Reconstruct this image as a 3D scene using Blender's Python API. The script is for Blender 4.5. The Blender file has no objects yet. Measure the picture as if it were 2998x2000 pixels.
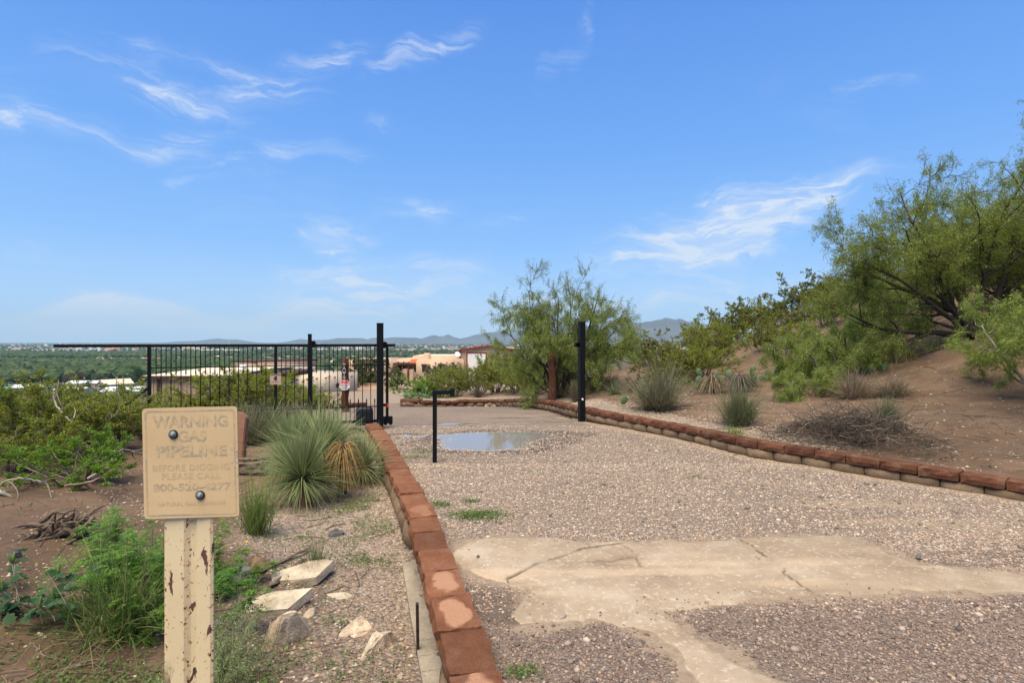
import bpy, bmesh, math, random
import numpy as np
from mathutils import Vector, Matrix

# ------------------------------------------------------------------ camera, sky, sun, exposure
S = bpy.context.scene
COL = S.collection
R = math.radians
F, CX, CY, H = 1600.0, 1499.0, 1000.0, 1.65      # focal length in photo pixels, optical centre, eye height

cam_d = bpy.data.cameras.new('camera'); cam = bpy.data.objects.new('camera', cam_d); COL.objects.link(cam)
cam.location = (0, 0, H); cam.rotation_euler = (R(90), 0, 0)
cam_d.sensor_width = 36.0; cam_d.lens = 36.0 * F / 2998.0
cam_d.clip_start = 0.05; cam_d.clip_end = 60000
S.camera = cam

SUN_EL, SUN_AZ = 66.0, 205.0                       # azimuth clockwise from +Y (view direction)
world = bpy.data.worlds.new('World'); S.world = world; world.use_nodes = True
sun_d = bpy.data.lights.new('sun', 'SUN'); sun = bpy.data.objects.new('sun', sun_d); COL.objects.link(sun)
sun_d.energy = 3.6; sun_d.angle = R(56); sun_d.color = (1.0, 0.875, 0.62)
sv = Vector((math.sin(R(SUN_AZ)) * math.cos(R(SUN_EL)), math.cos(R(SUN_AZ)) * math.cos(R(SUN_EL)), math.sin(R(SUN_EL))))
sun.rotation_euler = sv.to_track_quat('Z', 'Y').to_euler(); sun.location = (0, -20, 60)

S.view_settings.view_transform = 'Standard'; S.view_settings.look = 'None'
S.view_settings.exposure = 1.0; S.view_settings.gamma = 1.0; S.view_settings.use_curve_mapping = False
S.render.engine = 'CYCLES'
cy = S.cycles
cy.use_denoising = True; cy.denoiser = 'OPENIMAGEDENOISE'
cy.max_bounces = 4; cy.diffuse_bounces = 2; cy.glossy_bounces = 2; cy.transmission_bounces = 2
cy.volume_bounces = 0; cy.transparent_max_bounces = 6
cy.use_adaptive_sampling = True; cy.adaptive_threshold = 0.01
cy.caustics_reflective = False; cy.caustics_refractive = False

def build_world():
    nt = world.node_tree; N = nt.nodes; L = nt.links; N.clear()
    def node(t, **kw):
        n = N.new(t)
        for k, v in kw.items(): setattr(n, k, v)
        return n
    def math_(op, a, b=None, c=None, clamp=False):
        n = node('ShaderNodeMath', operation=op, use_clamp=clamp)
        for i, v in enumerate((a, b, c)):
            if v is None: continue
            if isinstance(v, (int, float)): n.inputs[i].default_value = v
            else: L.new(v, n.inputs[i])
        return n.outputs[0]
    out = node('ShaderNodeOutputWorld'); bg = node('ShaderNodeBackground')
    bg.inputs['Strength'].default_value = 0.15
    sky = node('ShaderNodeTexSky', sky_type='NISHITA', sun_disc=False)
    sky.sun_elevation = R(SUN_EL); sky.sun_rotation = R(SUN_AZ)
    sky.altitude = 1200; sky.air_density = 1.0; sky.dust_density = 0.6; sky.ozone_density = 2.4
    tc = node('ShaderNodeTexCoord')
    sep = node('ShaderNodeSeparateXYZ'); L.new(tc.outputs['Generated'], sep.inputs[0])
    az = math_('ARCTAN2', sep.outputs[0], sep.outputs[1]); el = math_('ARCSINE', sep.outputs[2])
    uv = node('ShaderNodeCombineXYZ'); L.new(az, uv.inputs[0]); L.new(el, uv.inputs[1])
    # the photograph's clear saturated blue, laid over the physical sky by elevation
    er = node('ShaderNodeMapRange'); er.inputs['From Min'].default_value = 0.0; er.inputs['From Max'].default_value = R(60); L.new(el, er.inputs['Value'])
    cr = node('ShaderNodeValToRGB'); r_ = cr.color_ramp
    stops = [(0.0, (.52, .70, .95)), (.06, (.385, .615, .96)), (.16, (.22, .485, .96)), (.32, (.13, .375, .92)), (.55, (.075, .26, .80)), (1.0, (.05, .185, .64))]
    while len(r_.elements) < len(stops): r_.elements.new(.5)
    for e_, (p_, c_) in zip(r_.elements, stops): e_.position = p_; e_.color = (*c_, 1)
    L.new(er.outputs[0], cr.inputs[0])
    up = node('ShaderNodeVectorMath', operation='SCALE'); L.new(cr.outputs[0], up.inputs[0]); up.inputs['Scale'].default_value = 1 / .30
    hs = node('ShaderNodeMix', data_type='RGBA'); hs.inputs[0].default_value = .88; L.new(sky.outputs[0], hs.inputs[6]); L.new(up.outputs[0], hs.inputs[7])
    # warped coordinate so the cloud edges curl
    wn = node('ShaderNodeTexNoise'); wn.inputs['Scale'].default_value = 6.0; wn.inputs['Detail'].default_value = 5.0
    L.new(uv.outputs[0], wn.inputs['Vector'])
    ws = node('ShaderNodeVectorMath', operation='SUBTRACT'); L.new(wn.outputs['Color'], ws.inputs[0]); ws.inputs[1].default_value = (.5, .5, .5)
    wm = node('ShaderNodeVectorMath', operation='MULTIPLY'); L.new(ws.outputs[0], wm.inputs[0]); wm.inputs[1].default_value = (.26, .11, 0)
    wv = node('ShaderNodeVectorMath', operation='ADD'); L.new(uv.outputs[0], wv.inputs[0]); L.new(wm.outputs[0], wv.inputs[1])
    # streaky fibres
    mp = node('ShaderNodeMapping'); L.new(wv.outputs[0], mp.inputs[0])
    mp.inputs['Rotation'].default_value = (0, 0, R(-14)); mp.inputs['Scale'].default_value = (5.0, 30, 1)
    fn = node('ShaderNodeTexNoise'); fn.inputs['Scale'].default_value = 1.5; fn.inputs['Detail'].default_value = 12.0
    fn.inputs['Roughness'].default_value = 0.66; fn.inputs['Distortion'].default_value = 0.8
    L.new(mp.outputs[0], fn.inputs['Vector'])
    fr = node('ShaderNodeMapRange'); fr.interpolation_type = 'SMOOTHSTEP'
    fr.inputs['From Min'].default_value = 0.42; fr.inputs['From Max'].default_value = 0.74
    L.new(fn.outputs[0], fr.inputs['Value'])
    # patches of cirrus: photo pixel, radii in degrees, tilt, strength
    patches = [(55, 355, 7.0, 1.5, 2, 1.0), (490, 265, 8, 1.8, -4, .9), (760, 265, 6.5, 1.8, 8, .8), (1240, 130, 6.5, 1.6, 28, .75),
               (950, 150, 6, 1.7, 14, .65), (720, 190, 5.6, 1.2, -2, .65), (370, 135, 5.5, 1.3, 8, .5), (500, 412, 6.5, 1.4, 10, .85), (960, 435, 5.6, 1.2, 6, 1.0),
               (560, 505, 2.2, .9, 12, .45), (740, 480, 4, .8, 14, .4), (1130, 345, 3.5, .9, 5, .36), (970, 705, 4.6, 2.0, 2, 1.3),
               (1210, 630, 4.8, 1.7, 6, 1.2), (1500, 640, 5.0, 1.2, 10, .4), (2110, 665, 15.0, 3.6, 12, 1.7), (2050, 745, 10.0, 1.6, 5, 1.0), (2380, 600, 8.0, 1.4, 22, .7),
               (2560, 270, 4.0, .8, 3, .5), (560, 925, 22, 1.8, 1, 2.6), (100, 960, 10, 1.2, 0, .35), (1080, 820, 15, 2.6, 4, 1.1),
               (170, 735, 6, 1.2, -8, .3), (1680, 100, 7, 1.1, 52, .25), (2000, 860, 16, 2.6, 4, .8), (1360, 900, 22, 3.4, 0, .8)]
    total = None
    for (px, py, rx, ry, tilt, st) in patches:
        a = math.atan2(px - CX, F); e = math.atan2((CY - py) * math.cos(a), F)
        m = node('ShaderNodeMapping', vector_type='TEXTURE'); L.new(wv.outputs[0], m.inputs[0])
        m.inputs['Location'].default_value = (a, e, 0); m.inputs['Rotation'].default_value = (0, 0, R(tilt))
        m.inputs['Scale'].default_value = (R(rx), R(ry), 1)
        ln = node('ShaderNodeVectorMath', operation='LENGTH'); L.new(m.outputs[0], ln.inputs[0])
        g = node('ShaderNodeMapRange'); g.interpolation_type = 'SMOOTHERSTEP'
        g.inputs['From Min'].default_value = 1.25; g.inputs['From Max'].default_value = 0.0
        g.inputs['To Max'].default_value = st
        L.new(ln.outputs['Value'], g.inputs['Value'])
        total = g.outputs[0] if total is None else math_('ADD', total, g.outputs[0])
    # thin cirrus of the same kind over the rest of the sky
    gn = node('ShaderNodeTexNoise'); gn.inputs['Scale'].default_value = 2.1; gn.inputs['Detail'].default_value = 3.0
    L.new(wv.outputs[0], gn.inputs['Vector'])
    gr = node('ShaderNodeMapRange'); gr.inputs['From Min'].default_value = .56; gr.inputs['From Max'].default_value = .8; gr.inputs['To Max'].default_value = .3
    L.new(gn.outputs[0], gr.inputs['Value'])
    total = math_('ADD', total, gr.outputs[0])
    dens = math_('MULTIPLY', total, fr.outputs[0])
    soft = math_('MULTIPLY', math_('POWER', total, 2.0), 0.13)
    dens = math_('ADD', dens, soft)
    dens = math_('MULTIPLY', dens, 0.95, clamp=True)
    dens = math_('MINIMUM', dens, 0.82)
    mix = node('ShaderNodeMix', data_type='RGBA'); L.new(dens, mix.inputs['Factor'])
    L.new(hs.outputs[2], mix.inputs[6]); mix.inputs[7].default_value = (2.75, 2.95, 3.25, 1)
    L.new(mix.outputs[2], bg.inputs['Color']); L.new(bg.outputs[0], out.inputs[0])
build_world()

# ------------------------------------------------------------------ helpers
rng = np.random.default_rng(11)
def at(px, py, Y): return np.array([(px - CX) / F * Y, Y, H - (py - CY) / F * Y])

def smooth(a, b, x):
    t = np.clip((np.asarray(x, float) - a) / (b - a), 0, 1); return t * t * (3 - 2 * t)

_perm = np.random.default_rng(3).permutation(512)
_val = np.random.default_rng(4).random(512)
def vnoise(x, y, s=0):
    x = np.asarray(x, float); y = np.asarray(y, float)
    xi = np.floor(x).astype(np.int64); yi = np.floor(y).astype(np.int64)
    fx = x - xi; fy = y - yi; fx = fx * fx * (3 - 2 * fx); fy = fy * fy * (3 - 2 * fy)
    def h(a, b): return _val[(_perm[(_perm[(a + 37 * s) & 511] + b) & 511])]
    v = (h(xi, yi) * (1 - fx) + h(xi + 1, yi) * fx) * (1 - fy) + (h(xi, yi + 1) * (1 - fx) + h(xi + 1, yi + 1) * fx) * fy
    return v * 2 - 1
def fbm(x, y, o=4, s=0):
    r = 0; a = 1.0; t = 0
    for i in range(o):
        r = r + a * vnoise(np.asarray(x) * 2 ** i + 17.3 * i, np.asarray(y) * 2 ** i - 9.1 * i, s + i); t += a; a *= .5
    return r / t

def in_poly(X, Y, poly):
    X = np.asarray(X); Y = np.asarray(Y); r = np.zeros(X.shape, bool); n = len(poly)
    for i in range(n):
        x0, y0 = poly[i]; x1, y1 = poly[(i + 1) % n]
        if y0 == y1: continue
        c = ((y0 > Y) != (y1 > Y)) & (X < (x1 - x0) * (Y - y0) / (y1 - y0) + x0)
        r ^= c
    return r
def line_dist(X, Y, pts, closed=False):
    d = np.full(np.shape(X), 1e9); n = len(pts)
    for i in range(n if closed else n - 1):
        x0, y0 = pts[i][:2]; x1, y1 = pts[(i + 1) % n][:2]
        dx, dy = x1 - x0, y1 - y0; t = np.clip(((X - x0) * dx + (Y - y0) * dy) / (dx * dx + dy * dy + 1e-12), 0, 1)
        d = np.minimum(d, np.hypot(X - x0 - t * dx, Y - y0 - t * dy))
    return d
def sdf(X, Y, poly):
    d = line_dist(X, Y, poly, True); return np.where(in_poly(X, Y, poly), -d, d)

def raw_mesh(name, V, faces, col=None, smooth_=False):
    """V (n,3); faces: list of (m,k) int arrays"""
    me = bpy.data.meshes.new(name)
    V = np.ascontiguousarray(V, dtype=np.float32)
    faces = [np.asarray(f, dtype=np.int32) for f in faces if len(f)]
    me.vertices.add(len(V)); me.vertices.foreach_set('co', V.ravel())
    idx = np.concatenate([f.ravel() for f in faces]); tot = np.concatenate([np.full(len(f), f.shape[1], np.int32) for f in faces])
    st = np.concatenate([[0], np.cumsum(tot)[:-1]]).astype(np.int32)
    me.loops.add(len(idx)); me.loops.foreach_set('vertex_index', idx)
    me.polygons.add(len(tot)); me.polygons.foreach_set('loop_start', st)
    try: me.polygons.foreach_set('loop_total', tot)
    except Exception: pass
    me.polygons.foreach_set('use_smooth', np.full(len(tot), smooth_, bool))
    me.update(calc_edges=True)
    if col is not None:
        c = np.ones((len(V), 4), np.float32); c[:, :col.shape[1]] = col
        at_ = me.color_attributes.new('Col', 'FLOAT_COLOR', 'POINT'); at_.data.foreach_set('color', c.ravel())
    return me

def link(name, me, mat=None, parent=None, loc=None, rot=None, scale=None):
    o = bpy.data.objects.new(name, me); COL.objects.link(o)
    if mat is not None and me is not None and len(me.materials) == 0: me.materials.append(mat)
    if parent is not None: o.parent = parent
    if loc is not None: o.location = loc
    if rot is not None: o.rotation_euler = rot
    if scale is not None: o.scale = scale if hasattr(scale, '__len__') else (scale,) * 3
    return o
def empty(name, loc=(0, 0, 0), rotz=0):
    o = bpy.data.objects.new(name, None); COL.objects.link(o); o.location = loc; o.rotation_euler = (0, 0, rotz)
    o.empty_display_size = .1
    return o
def tag(o, label, cat, group=None, kind=None):
    o['label'] = label; o['category'] = cat
    if group: o['group'] = group
    if kind: o['kind'] = kind
    return o
def struct(o, kind='structure'):
    o['kind'] = kind; return o

class G:
    """collects geometry for one mesh"""
    def __init__(s): s.V = []; s.Fs = {}; s.C = []; s.n = 0
    def add(s, V, faces, col=None):
        V = np.asarray(V, float)
        for f in faces:
            f = np.asarray(f, np.int64)
            if f.size: s.Fs.setdefault(f.shape[1], []).append(f + s.n)
        s.V.append(V); s.n += len(V)
        c = np.ones((len(V), 3)) if col is None else np.broadcast_to(np.asarray(col, float), (len(V), 3))
        s.C.append(c)
    def box(s, c, size, rz=0.0, col=None, rx=0.0):
        x, y, z = np.asarray(size) / 2
        V = np.array([[-x, -y, -z], [x, -y, -z], [x, y, -z], [-x, y, -z], [-x, -y, z], [x, -y, z], [x, y, z], [-x, y, z]])
        if rx: V = V @ np.array(Matrix.Rotation(rx, 3, 'X')).T
        if rz: V = V @ np.array(Matrix.Rotation(rz, 3, 'Z')).T
        s.add(V + np.asarray(c), [[[0, 3, 2, 1], [4, 5, 6, 7], [0, 1, 5, 4], [1, 2, 6, 5], [2, 3, 7, 6], [3, 0, 4, 7]]], col)
    def tube(s, P, r, n=6, col=None, cap=True):
        P = np.asarray(P, float); m = len(P); r = np.broadcast_to(np.asarray(r, float), (m,))
        T = np.gradient(P, axis=0); T /= np.linalg.norm(T, axis=1, keepdims=True) + 1e-9
        ref = np.array([0, 0, 1.]) if abs(T[:, 2]).mean() < .8 else np.array([1., 0, 0])
        A = np.cross(T, ref); A /= np.linalg.norm(A, axis=1, keepdims=True) + 1e-9; B = np.cross(T, A)
        th = np.arange(n) * 2 * math.pi / n
        V = P[:, None, :] + r[:, None, None] * (np.cos(th)[None, :, None] * A[:, None, :] + np.sin(th)[None, :, None] * B[:, None, :])
        V = V.reshape(-1, 3)
        i = np.arange(m - 1)[:, None] * n; j = np.arange(n)[None, :]; k = (j + 1) % n
        f = np.stack([i + j, i + k, i + n + k, i + n + j], -1).reshape(-1, 4)
        fs = [f]
        if cap: fs.append(np.array([np.arange(n)[::-1]])); fs.append(np.array([np.arange(n) + (m - 1) * n]))
        s.add(V, fs, col)
    def bar(s, a, b, w, h=None, col=None):
        """square-section bar from a to b"""
        a = np.asarray(a, float); b = np.asarray(b, float); h = w if h is None else h
        t = (b - a) / np.linalg.norm(b - a); ref = np.array([0, 0, 1.]) if abs(t[2]) < .9 else np.array([0, 1., 0])
        A = np.cross(t, ref); A /= np.linalg.norm(A); B = np.cross(A, t)
        o = np.array([A * w / 2 + B * h / 2, -A * w / 2 + B * h / 2, -A * w / 2 - B * h / 2, A * w / 2 - B * h / 2])
        s.add(np.vstack([a + o, b + o]), [[[3, 2, 1, 0], [4, 5, 6, 7], [0, 1, 5, 4], [1, 2, 6, 5], [2, 3, 7, 6], [3, 0, 4, 7]]], col)
    def mesh(s, name, smooth_=False, color=False):
        return raw_mesh(name, np.vstack(s.V), [np.vstack(v) for v in s.Fs.values()], np.vstack(s.C) if color else None, smooth_)
    def build(s, name, mat, parent=None, smooth_=False, color=False, **kw):
        return link(name, s.mesh(name, smooth_, color), mat, parent, **kw)

def grid_faces(nr, nc, keep=None):
    i = np.arange(nr - 1)[:, None] * nc; j = np.arange(nc - 1)[None, :]
    f = np.stack([i + j, i + j + 1, i + nc + j + 1, i + nc + j], -1)
    return f.reshape(-1, 4) if keep is None else f[keep]

# ------------------------------------------------------------------ materials
def new_mat(name):
    m = bpy.data.materials.new(name); m.use_nodes = True; nt = m.node_tree; nt.nodes.clear()
    return m, nt
class NT:
    def __init__(s, nt): s.nt = nt
    def n(s, t, ins=None, **kw):
        n = s.nt.nodes.new(t)
        for k, v in kw.items(): setattr(n, k, v)
        if ins:
            for k, v in ins.items(): s.put(n.inputs[k], v)
        return n
    def put(s, sock, v):
        if isinstance(v, bpy.types.NodeSocket): s.nt.links.new(v, sock)
        else: sock.default_value = v
    def math(s, op, a, b=0.0, clamp=False):
        n = s.n('ShaderNodeMath', operation=op, use_clamp=clamp); s.put(n.inputs[0], a); s.put(n.inputs[1], b); return n.outputs[0]
    def mix(s, fac, a, b, blend='MIX'):
        n = s.n('ShaderNodeMix', data_type='RGBA', blend_type=blend); n.clamp_factor = True
        s.put(n.inputs[0], fac)
        for i, v in ((6, a), (7, b)):
            if isinstance(v, tuple) and len(v) == 3: v = (*v, 1)
            s.put(n.inputs[i], v)
        return n.outputs[2]
    def noise(s, vec, scale, detail=4, rough=.55, dist=0.0):
        n = s.n('ShaderNodeTexNoise', {'Scale': scale, 'Detail': detail, 'Roughness': rough, 'Distortion': dist})
        s.put(n.inputs['Vector'], vec); return n.outputs[0]
    def ramp(s, v, a, b, lo=0.0, hi=1.0):
        n = s.n('ShaderNodeMapRange', {'From Min': a, 'From Max': b, 'To Min': lo, 'To Max': hi}); n.interpolation_type = 'SMOOTHSTEP'
        s.put(n.inputs['Value'], v); return n.outputs[0]
    def cramp(s, v, stops, interp='LINEAR'):
        n = s.n('ShaderNodeValToRGB'); cr = n.color_ramp; cr.interpolation = interp
        while len(cr.elements) < len(stops): cr.elements.new(.5)
        for e, (p, c) in zip(cr.elements, stops): e.position = p; e.color = (*c, 1)
        s.put(n.inputs[0], v); return n.outputs[0]
    def bump(s, h, strength, dist=.01, normal=None):
        n = s.n('ShaderNodeBump', {'Strength': strength, 'Distance': dist}); s.put(n.inputs['Height'], h)
        if normal is not None: s.put(n.inputs['Normal'], normal)
        return n.outputs[0]
    def out(s, color, rough=.8, normal=None, spec=.3, metal=0.0, **kw):
        b = s.n('ShaderNodeBsdfPrincipled'); s.put(b.inputs['Base Color'], (*color, 1) if isinstance(color, tuple) and len(color) == 3 else color)
        s.put(b.inputs['Roughness'], rough); s.put(b.inputs['Specular IOR Level'], spec); s.put(b.inputs['Metallic'], metal)
        for k, v in kw.items(): s.put(b.inputs[k], v)
        if normal is not None: s.put(b.inputs['Normal'], normal)
        o = s.n('ShaderNodeOutputMaterial'); s.nt.links.new(b.outputs[0], o.inputs[0]); return b
    def coord(s, rand=True):
        t = s.n('ShaderNodeTexCoord').outputs['Object']
        if not rand: return t
        oi = s.n('ShaderNodeObjectInfo')
        m = s.math('MULTIPLY', oi.outputs['Random'], 37.0)
        a = s.n('ShaderNodeVectorMath', operation='ADD'); s.put(a.inputs[0], t); s.put(a.inputs[1], m); return a.outputs[0]
    def attr(s, name='Col'):
        return s.n('ShaderNodeAttribute', attribute_name=name).outputs['Color']

def simple(name, col, rough=.75, var=.18, scale=6.0, bscale=60.0, bstr=.25, bdist=.004, spec=.25, tint=None, metal=0.0, attr=False, fine=.12):
    """base colour broken up by two noises, plus a fine bump"""
    m, nt = new_mat(name); T = NT(nt); v = T.coord()
    base = T.attr() if attr else (*col, 1)
    n1 = T.noise(v, scale, 5, .6); n2 = T.noise(v, bscale, 3, .6)
    f1 = T.ramp(n1, .3, .7, 1 - var, 1 + var); f2 = T.ramp(n2, .3, .7, 1 - fine, 1 + fine)
    f = T.math('MULTIPLY', f1, f2)
    cc = T.n('ShaderNodeCombineColor', {'Red': f, 'Green': f, 'Blue': f}).outputs[0]
    c = T.mix(1.0, base, cc, 'MULTIPLY')
    if tint is not None:
        c = T.mix(T.ramp(T.noise(v, scale * .6, 4, .6), .45, .7, 0, .75), c, tint)
    T.out(c, rough, T.bump(n2, bstr, bdist), spec, metal)
    return m

def leaf_mat(name, trans=.35, gain=1.0):
    m, nt = new_mat(name); T = NT(nt); c = T.attr()
    oi = T.n('ShaderNodeObjectInfo')
    f = T.math('MULTIPLY_ADD', oi.outputs['Random'], .3); nt.nodes[-1].inputs[2].default_value = .85 * gain
    cc = T.n('ShaderNodeCombineColor', {'Red': f, 'Green': f, 'Blue': f}).outputs[0]
    c = T.mix(1.0, c, cc, 'MULTIPLY')
    b = T.n('ShaderNodeBsdfPrincipled', {'Roughness': .55, 'Specular IOR Level': .25}); T.put(b.inputs['Base Color'], c)
    tr = T.n('ShaderNodeBsdfTranslucent'); T.put(tr.inputs[0], c)
    mx = T.n('ShaderNodeMixShader', {0: trans}); nt.links.new(b.outputs[0], mx.inputs[1]); nt.links.new(tr.outputs[0], mx.inputs[2])
    o = T.n('ShaderNodeOutputMaterial'); nt.links.new(mx.outputs[0], o.inputs[0]); return m

M = {}
M['leaf'] = leaf_mat('leaf', .45, 1.08); M['blade'] = leaf_mat('blade', .2)
M['bark_dark'] = simple('bark_dark', (.055, .042, .032), .9, .3, 20, 120, .5)
M['bark_grey'] = simple('bark_grey', (.19, .16, .13), .9, .3, 20, 120, .5)
M['twig_dry'] = simple('twig_dry', (.2, .16, .12), .9, .3, 3, 60, .3, attr=True)
M['black_metal'] = simple('black_metal', (.004, .0045, .005), .5, .25, 5, 160, .12, .001, .2)
M['steel'] = simple('steel', (.16, .19, .205), .55, .2, 60, 200, .3, .001, .4, metal=.35)
M['galv'] = simple('galv', (.55, .55, .53), .45, .2, 30, 90, .1, .001, .5, metal=.5)
M['rubber'] = simple('rubber', (.012, .014, .015), .6, .2, 40, 200, .2, .001)
M['red_lens'] = simple('red_lens', (.55, .03, .01), .25, .05, 30, 90, .02, .001, .5)
M['white_print'] = simple('white_print', (.72, .71, .69), .5, .06, 8, 90, .03, .001)
M['red_print'] = simple('red_print', (.62, .02, .03), .5, .08, 8, 90, .03, .001)
M['black_print'] = simple('black_print', (.03, .03, .03), .5, .1, 8, 90, .03, .001)
M['stucco_pink'] = simple('stucco_pink', (.50, .35, .25), .92, .10, .8, 14, .25, .02)
M['stucco_cream'] = simple('stucco_cream', (.60, .50, .38), .92, .07, .5, 14, .25, .02)
M['roof_pale'] = simple('roof_pale', (.66, .55, .43), .8, .06, .3, 8, .1, .01)
M['metal_tan'] = simple('metal_tan', (.42, .29, .21), .6, .06, .4, 6, .05, .01)
M['metal_tan_far'] = simple('metal_tan_far', (.43, .31, .22), .6, .06, .4, 6, .05, .01)
M['trim_brown'] = simple('trim_brown', (.07, .038, .028), .7, .15, 2, 12, .1)
M['trim_red'] = simple('trim_red', (.20, .028, .022), .6, .1, 2, 12, .1)
M['wood_red'] = simple('wood_red', (.16, .05, .026), .8, .25, 2, 12, .1)
M['tile_red'] = simple('tile_red', (.42, .10, .045), .8, .2, 3, 12, .2)
M['glass_dark'] = simple('glass_dark', (.03, .035, .04), .15, .1, 1, 5, .02, .001, .5)
M['white_paint'] = simple('white_paint', (.75, .75, .73), .6, .05, 1, 10, .05)
M['teal_roof'] = simple('teal_roof', (.055, .22, .215), .6, .08, .3, 5, .1)
M['white_roof'] = simple('white_roof', (.70, .72, .72), .55, .06, .3, 5, .05)
M['concrete'] = simple('concrete', (.30, .255, .20), .9, .2, 4, 60, .5, tint=(.2, .165, .125, 1))
M['wood_grey'] = simple('wood_grey', (.15, .112, .082), .9, .35, 12, 70, .9, .008, tint=(.06, .043, .03, 1))
M['pad'] = simple('pad', (.11, .185, .085), .65, .16, 8, 60, .25, .003, tint=(.16, .2, .08, 1))
# ------------------------------------------------------------------ ground plan
_zd = np.array([[-20, .02], [0, .02], [3, .0], [6, .0], [8, -.045], [10.9, -.05], [12, -.10], [14.2, -.2], [16.4, -.36], [18.1, -.52], [19.5, -.68],
                [24, -1.05], [30, -1.6], [45, -3.0], [60, -4.2], [75, -5.2], [85, -5.35], [140, -5.6]])
def z_drive(Y): return np.interp(Y, _zd[:, 0], _zd[:, 1])
def on_drive(px, py):
    Y = 8.0
    for _ in range(30): Y = .5 * Y + .5 * F * (H - float(z_drive(Y))) / (py - CY)
    return np.array([(px - CX) / F * Y, Y, float(z_drive(Y))])

LEFT_WALL = np.array([(.70, -.7), (.51, 0), (.24, 1.0), (-.03, 2.0), (-.168, 2.53), (-.478, 3.67), (-.89, 5.15), (-1.66, 7.5), (-2.10, 8.8), (-2.60, 10.2)])
RIGHT_WALL = np.array([(7.3, 2.2), (6.3, 4.0), (5.28, 5.64), (4.79, 6.32), (4.08, 7.31), (3.53, 8.05), (2.92, 9.48), (2.07, 10.98), (1.63, 11.9), (1.345, 12.66), (1.08, 14.16),
                       (.62, 16.4), (.11, 18.1), (-.45, 19.1), (-1.2, 19.45), (-1.75, 19.2), (-2.45, 18.55), (-3.08, 18.15), (-3.6, 18.6), (-3.93, 19.5), (-4.1, 21.0), (-4.0, 23.0)])
DRIVE = [tuple(p) for p in LEFT_WALL] + [(-3.2, 11.0), (-4.3, 12.5), (-5.2, 14.5), (-6.3, 17), (-8, 22), (-11, 32), (-15, 45), (-22, 62), (-27, 72), (-22, 95), (-14, 100),
         (-11, 80), (-9.5, 60), (-8.2, 45), (-6, 32), (-4.3, 25)] + [tuple(p) for p in RIGHT_WALL[::-1]] + [(9, -.7)]
DRIVE_FRONT = [(9, -.7), (14, -14), (-2.6, -14), (.70, -.7)]      # the road the camera side opens onto

def tps(P):
    P = np.asarray(P, float); n = len(P)
    sc = 20.0
    xy = P[:, :2] / sc
    def U(d2): return .5 * d2 * np.log(d2 + 1e-12)
    d2 = ((xy[:, None] - xy[None]) ** 2).sum(-1)
    A = np.zeros((n + 3, n + 3)); A[:n, :n] = U(d2) + np.eye(n) * 2e-4; A[:n, n] = 1; A[:n, n + 1:] = xy; A[n:, :n] = A[:n, n:].T
    w = np.linalg.solve(A, np.concatenate([P[:, 2], [0, 0, 0]]))
    def f(X, Y):
        X = np.asarray(X, float) / sc; Y = np.asarray(Y, float) / sc
        r = w[n] + w[n + 1] * X + w[n + 2] * Y
        for i in range(n): r = r + w[i] * U((X - xy[i, 0]) ** 2 + (Y - xy[i, 1]) ** 2)
        return r
    return f

common = [(-4.3, 26, -1.25), (-6, 32, -1.75), (-8.2, 45, -3.0), (-9.5, 60, -4.2), (-11, 80, -5.2), (-12, 100, -5.4), (0, 100, -5.4), (20, 105, -5.4), (-27, 75, -5.3), (-40, 70, -7.0), (-60, 80, -9.0), (-60, 110, -11),
          (0, 130, -5.8), (-30, 130, -8.5), (40, 130, -5.0)]
left_pts = [(x - .22, y, -.17) for x, y in LEFT_WALL[:7]] + [(-1.95, 7.5, -.1), (-2.5, 9, -.06), (-3.0, 10.4, -.06), (-3.6, 11.4, -.1), (-4.6, 13, -.16), (-5.6, 15, -.28), (-6.8, 17.5, -.48), (-8.6, 22.5, -.9), (-11.5, 32, -1.8), (-15.5, 45, -3.05), (-22.5, 62, -4.4),
            (-1.2, 3.0, -.18), (-2.2, 3.2, -.12), (-3.2, 3.4, .08), (-4.5, 3.5, .25), (-2.4, 4.6, -.10), (-3.6, 4.8, .06), (-5, 5, .16), (-3.0, 6.3, -.06), (-4.7, 6.2, .05), (-6.5, 6.5, .1), (-3.6, 8.2, -.06), (-6, 8.5, 0), (-9, 9, 0),
            (-8, 11.5, -.15), (-12, 13, -.6), (-7.5, 15, -.5), (-12, 18, -1.5), (-20, 17, -2.4), (-10, 25, -1.9), (-18, 28, -3.6), (-30, 30, -5), (-22, 42, -4.8), (-34, 50, -6.4), (-50, 45, -7.5), (-50, 20, -5.5),
            (-1.0, 0, -.15), (-3, 0, 0), (-6, 0, .2), (-10, 2, .3), (-15, 5, .1), (-1, -8, 0), (-10, -8, .2)]
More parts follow.
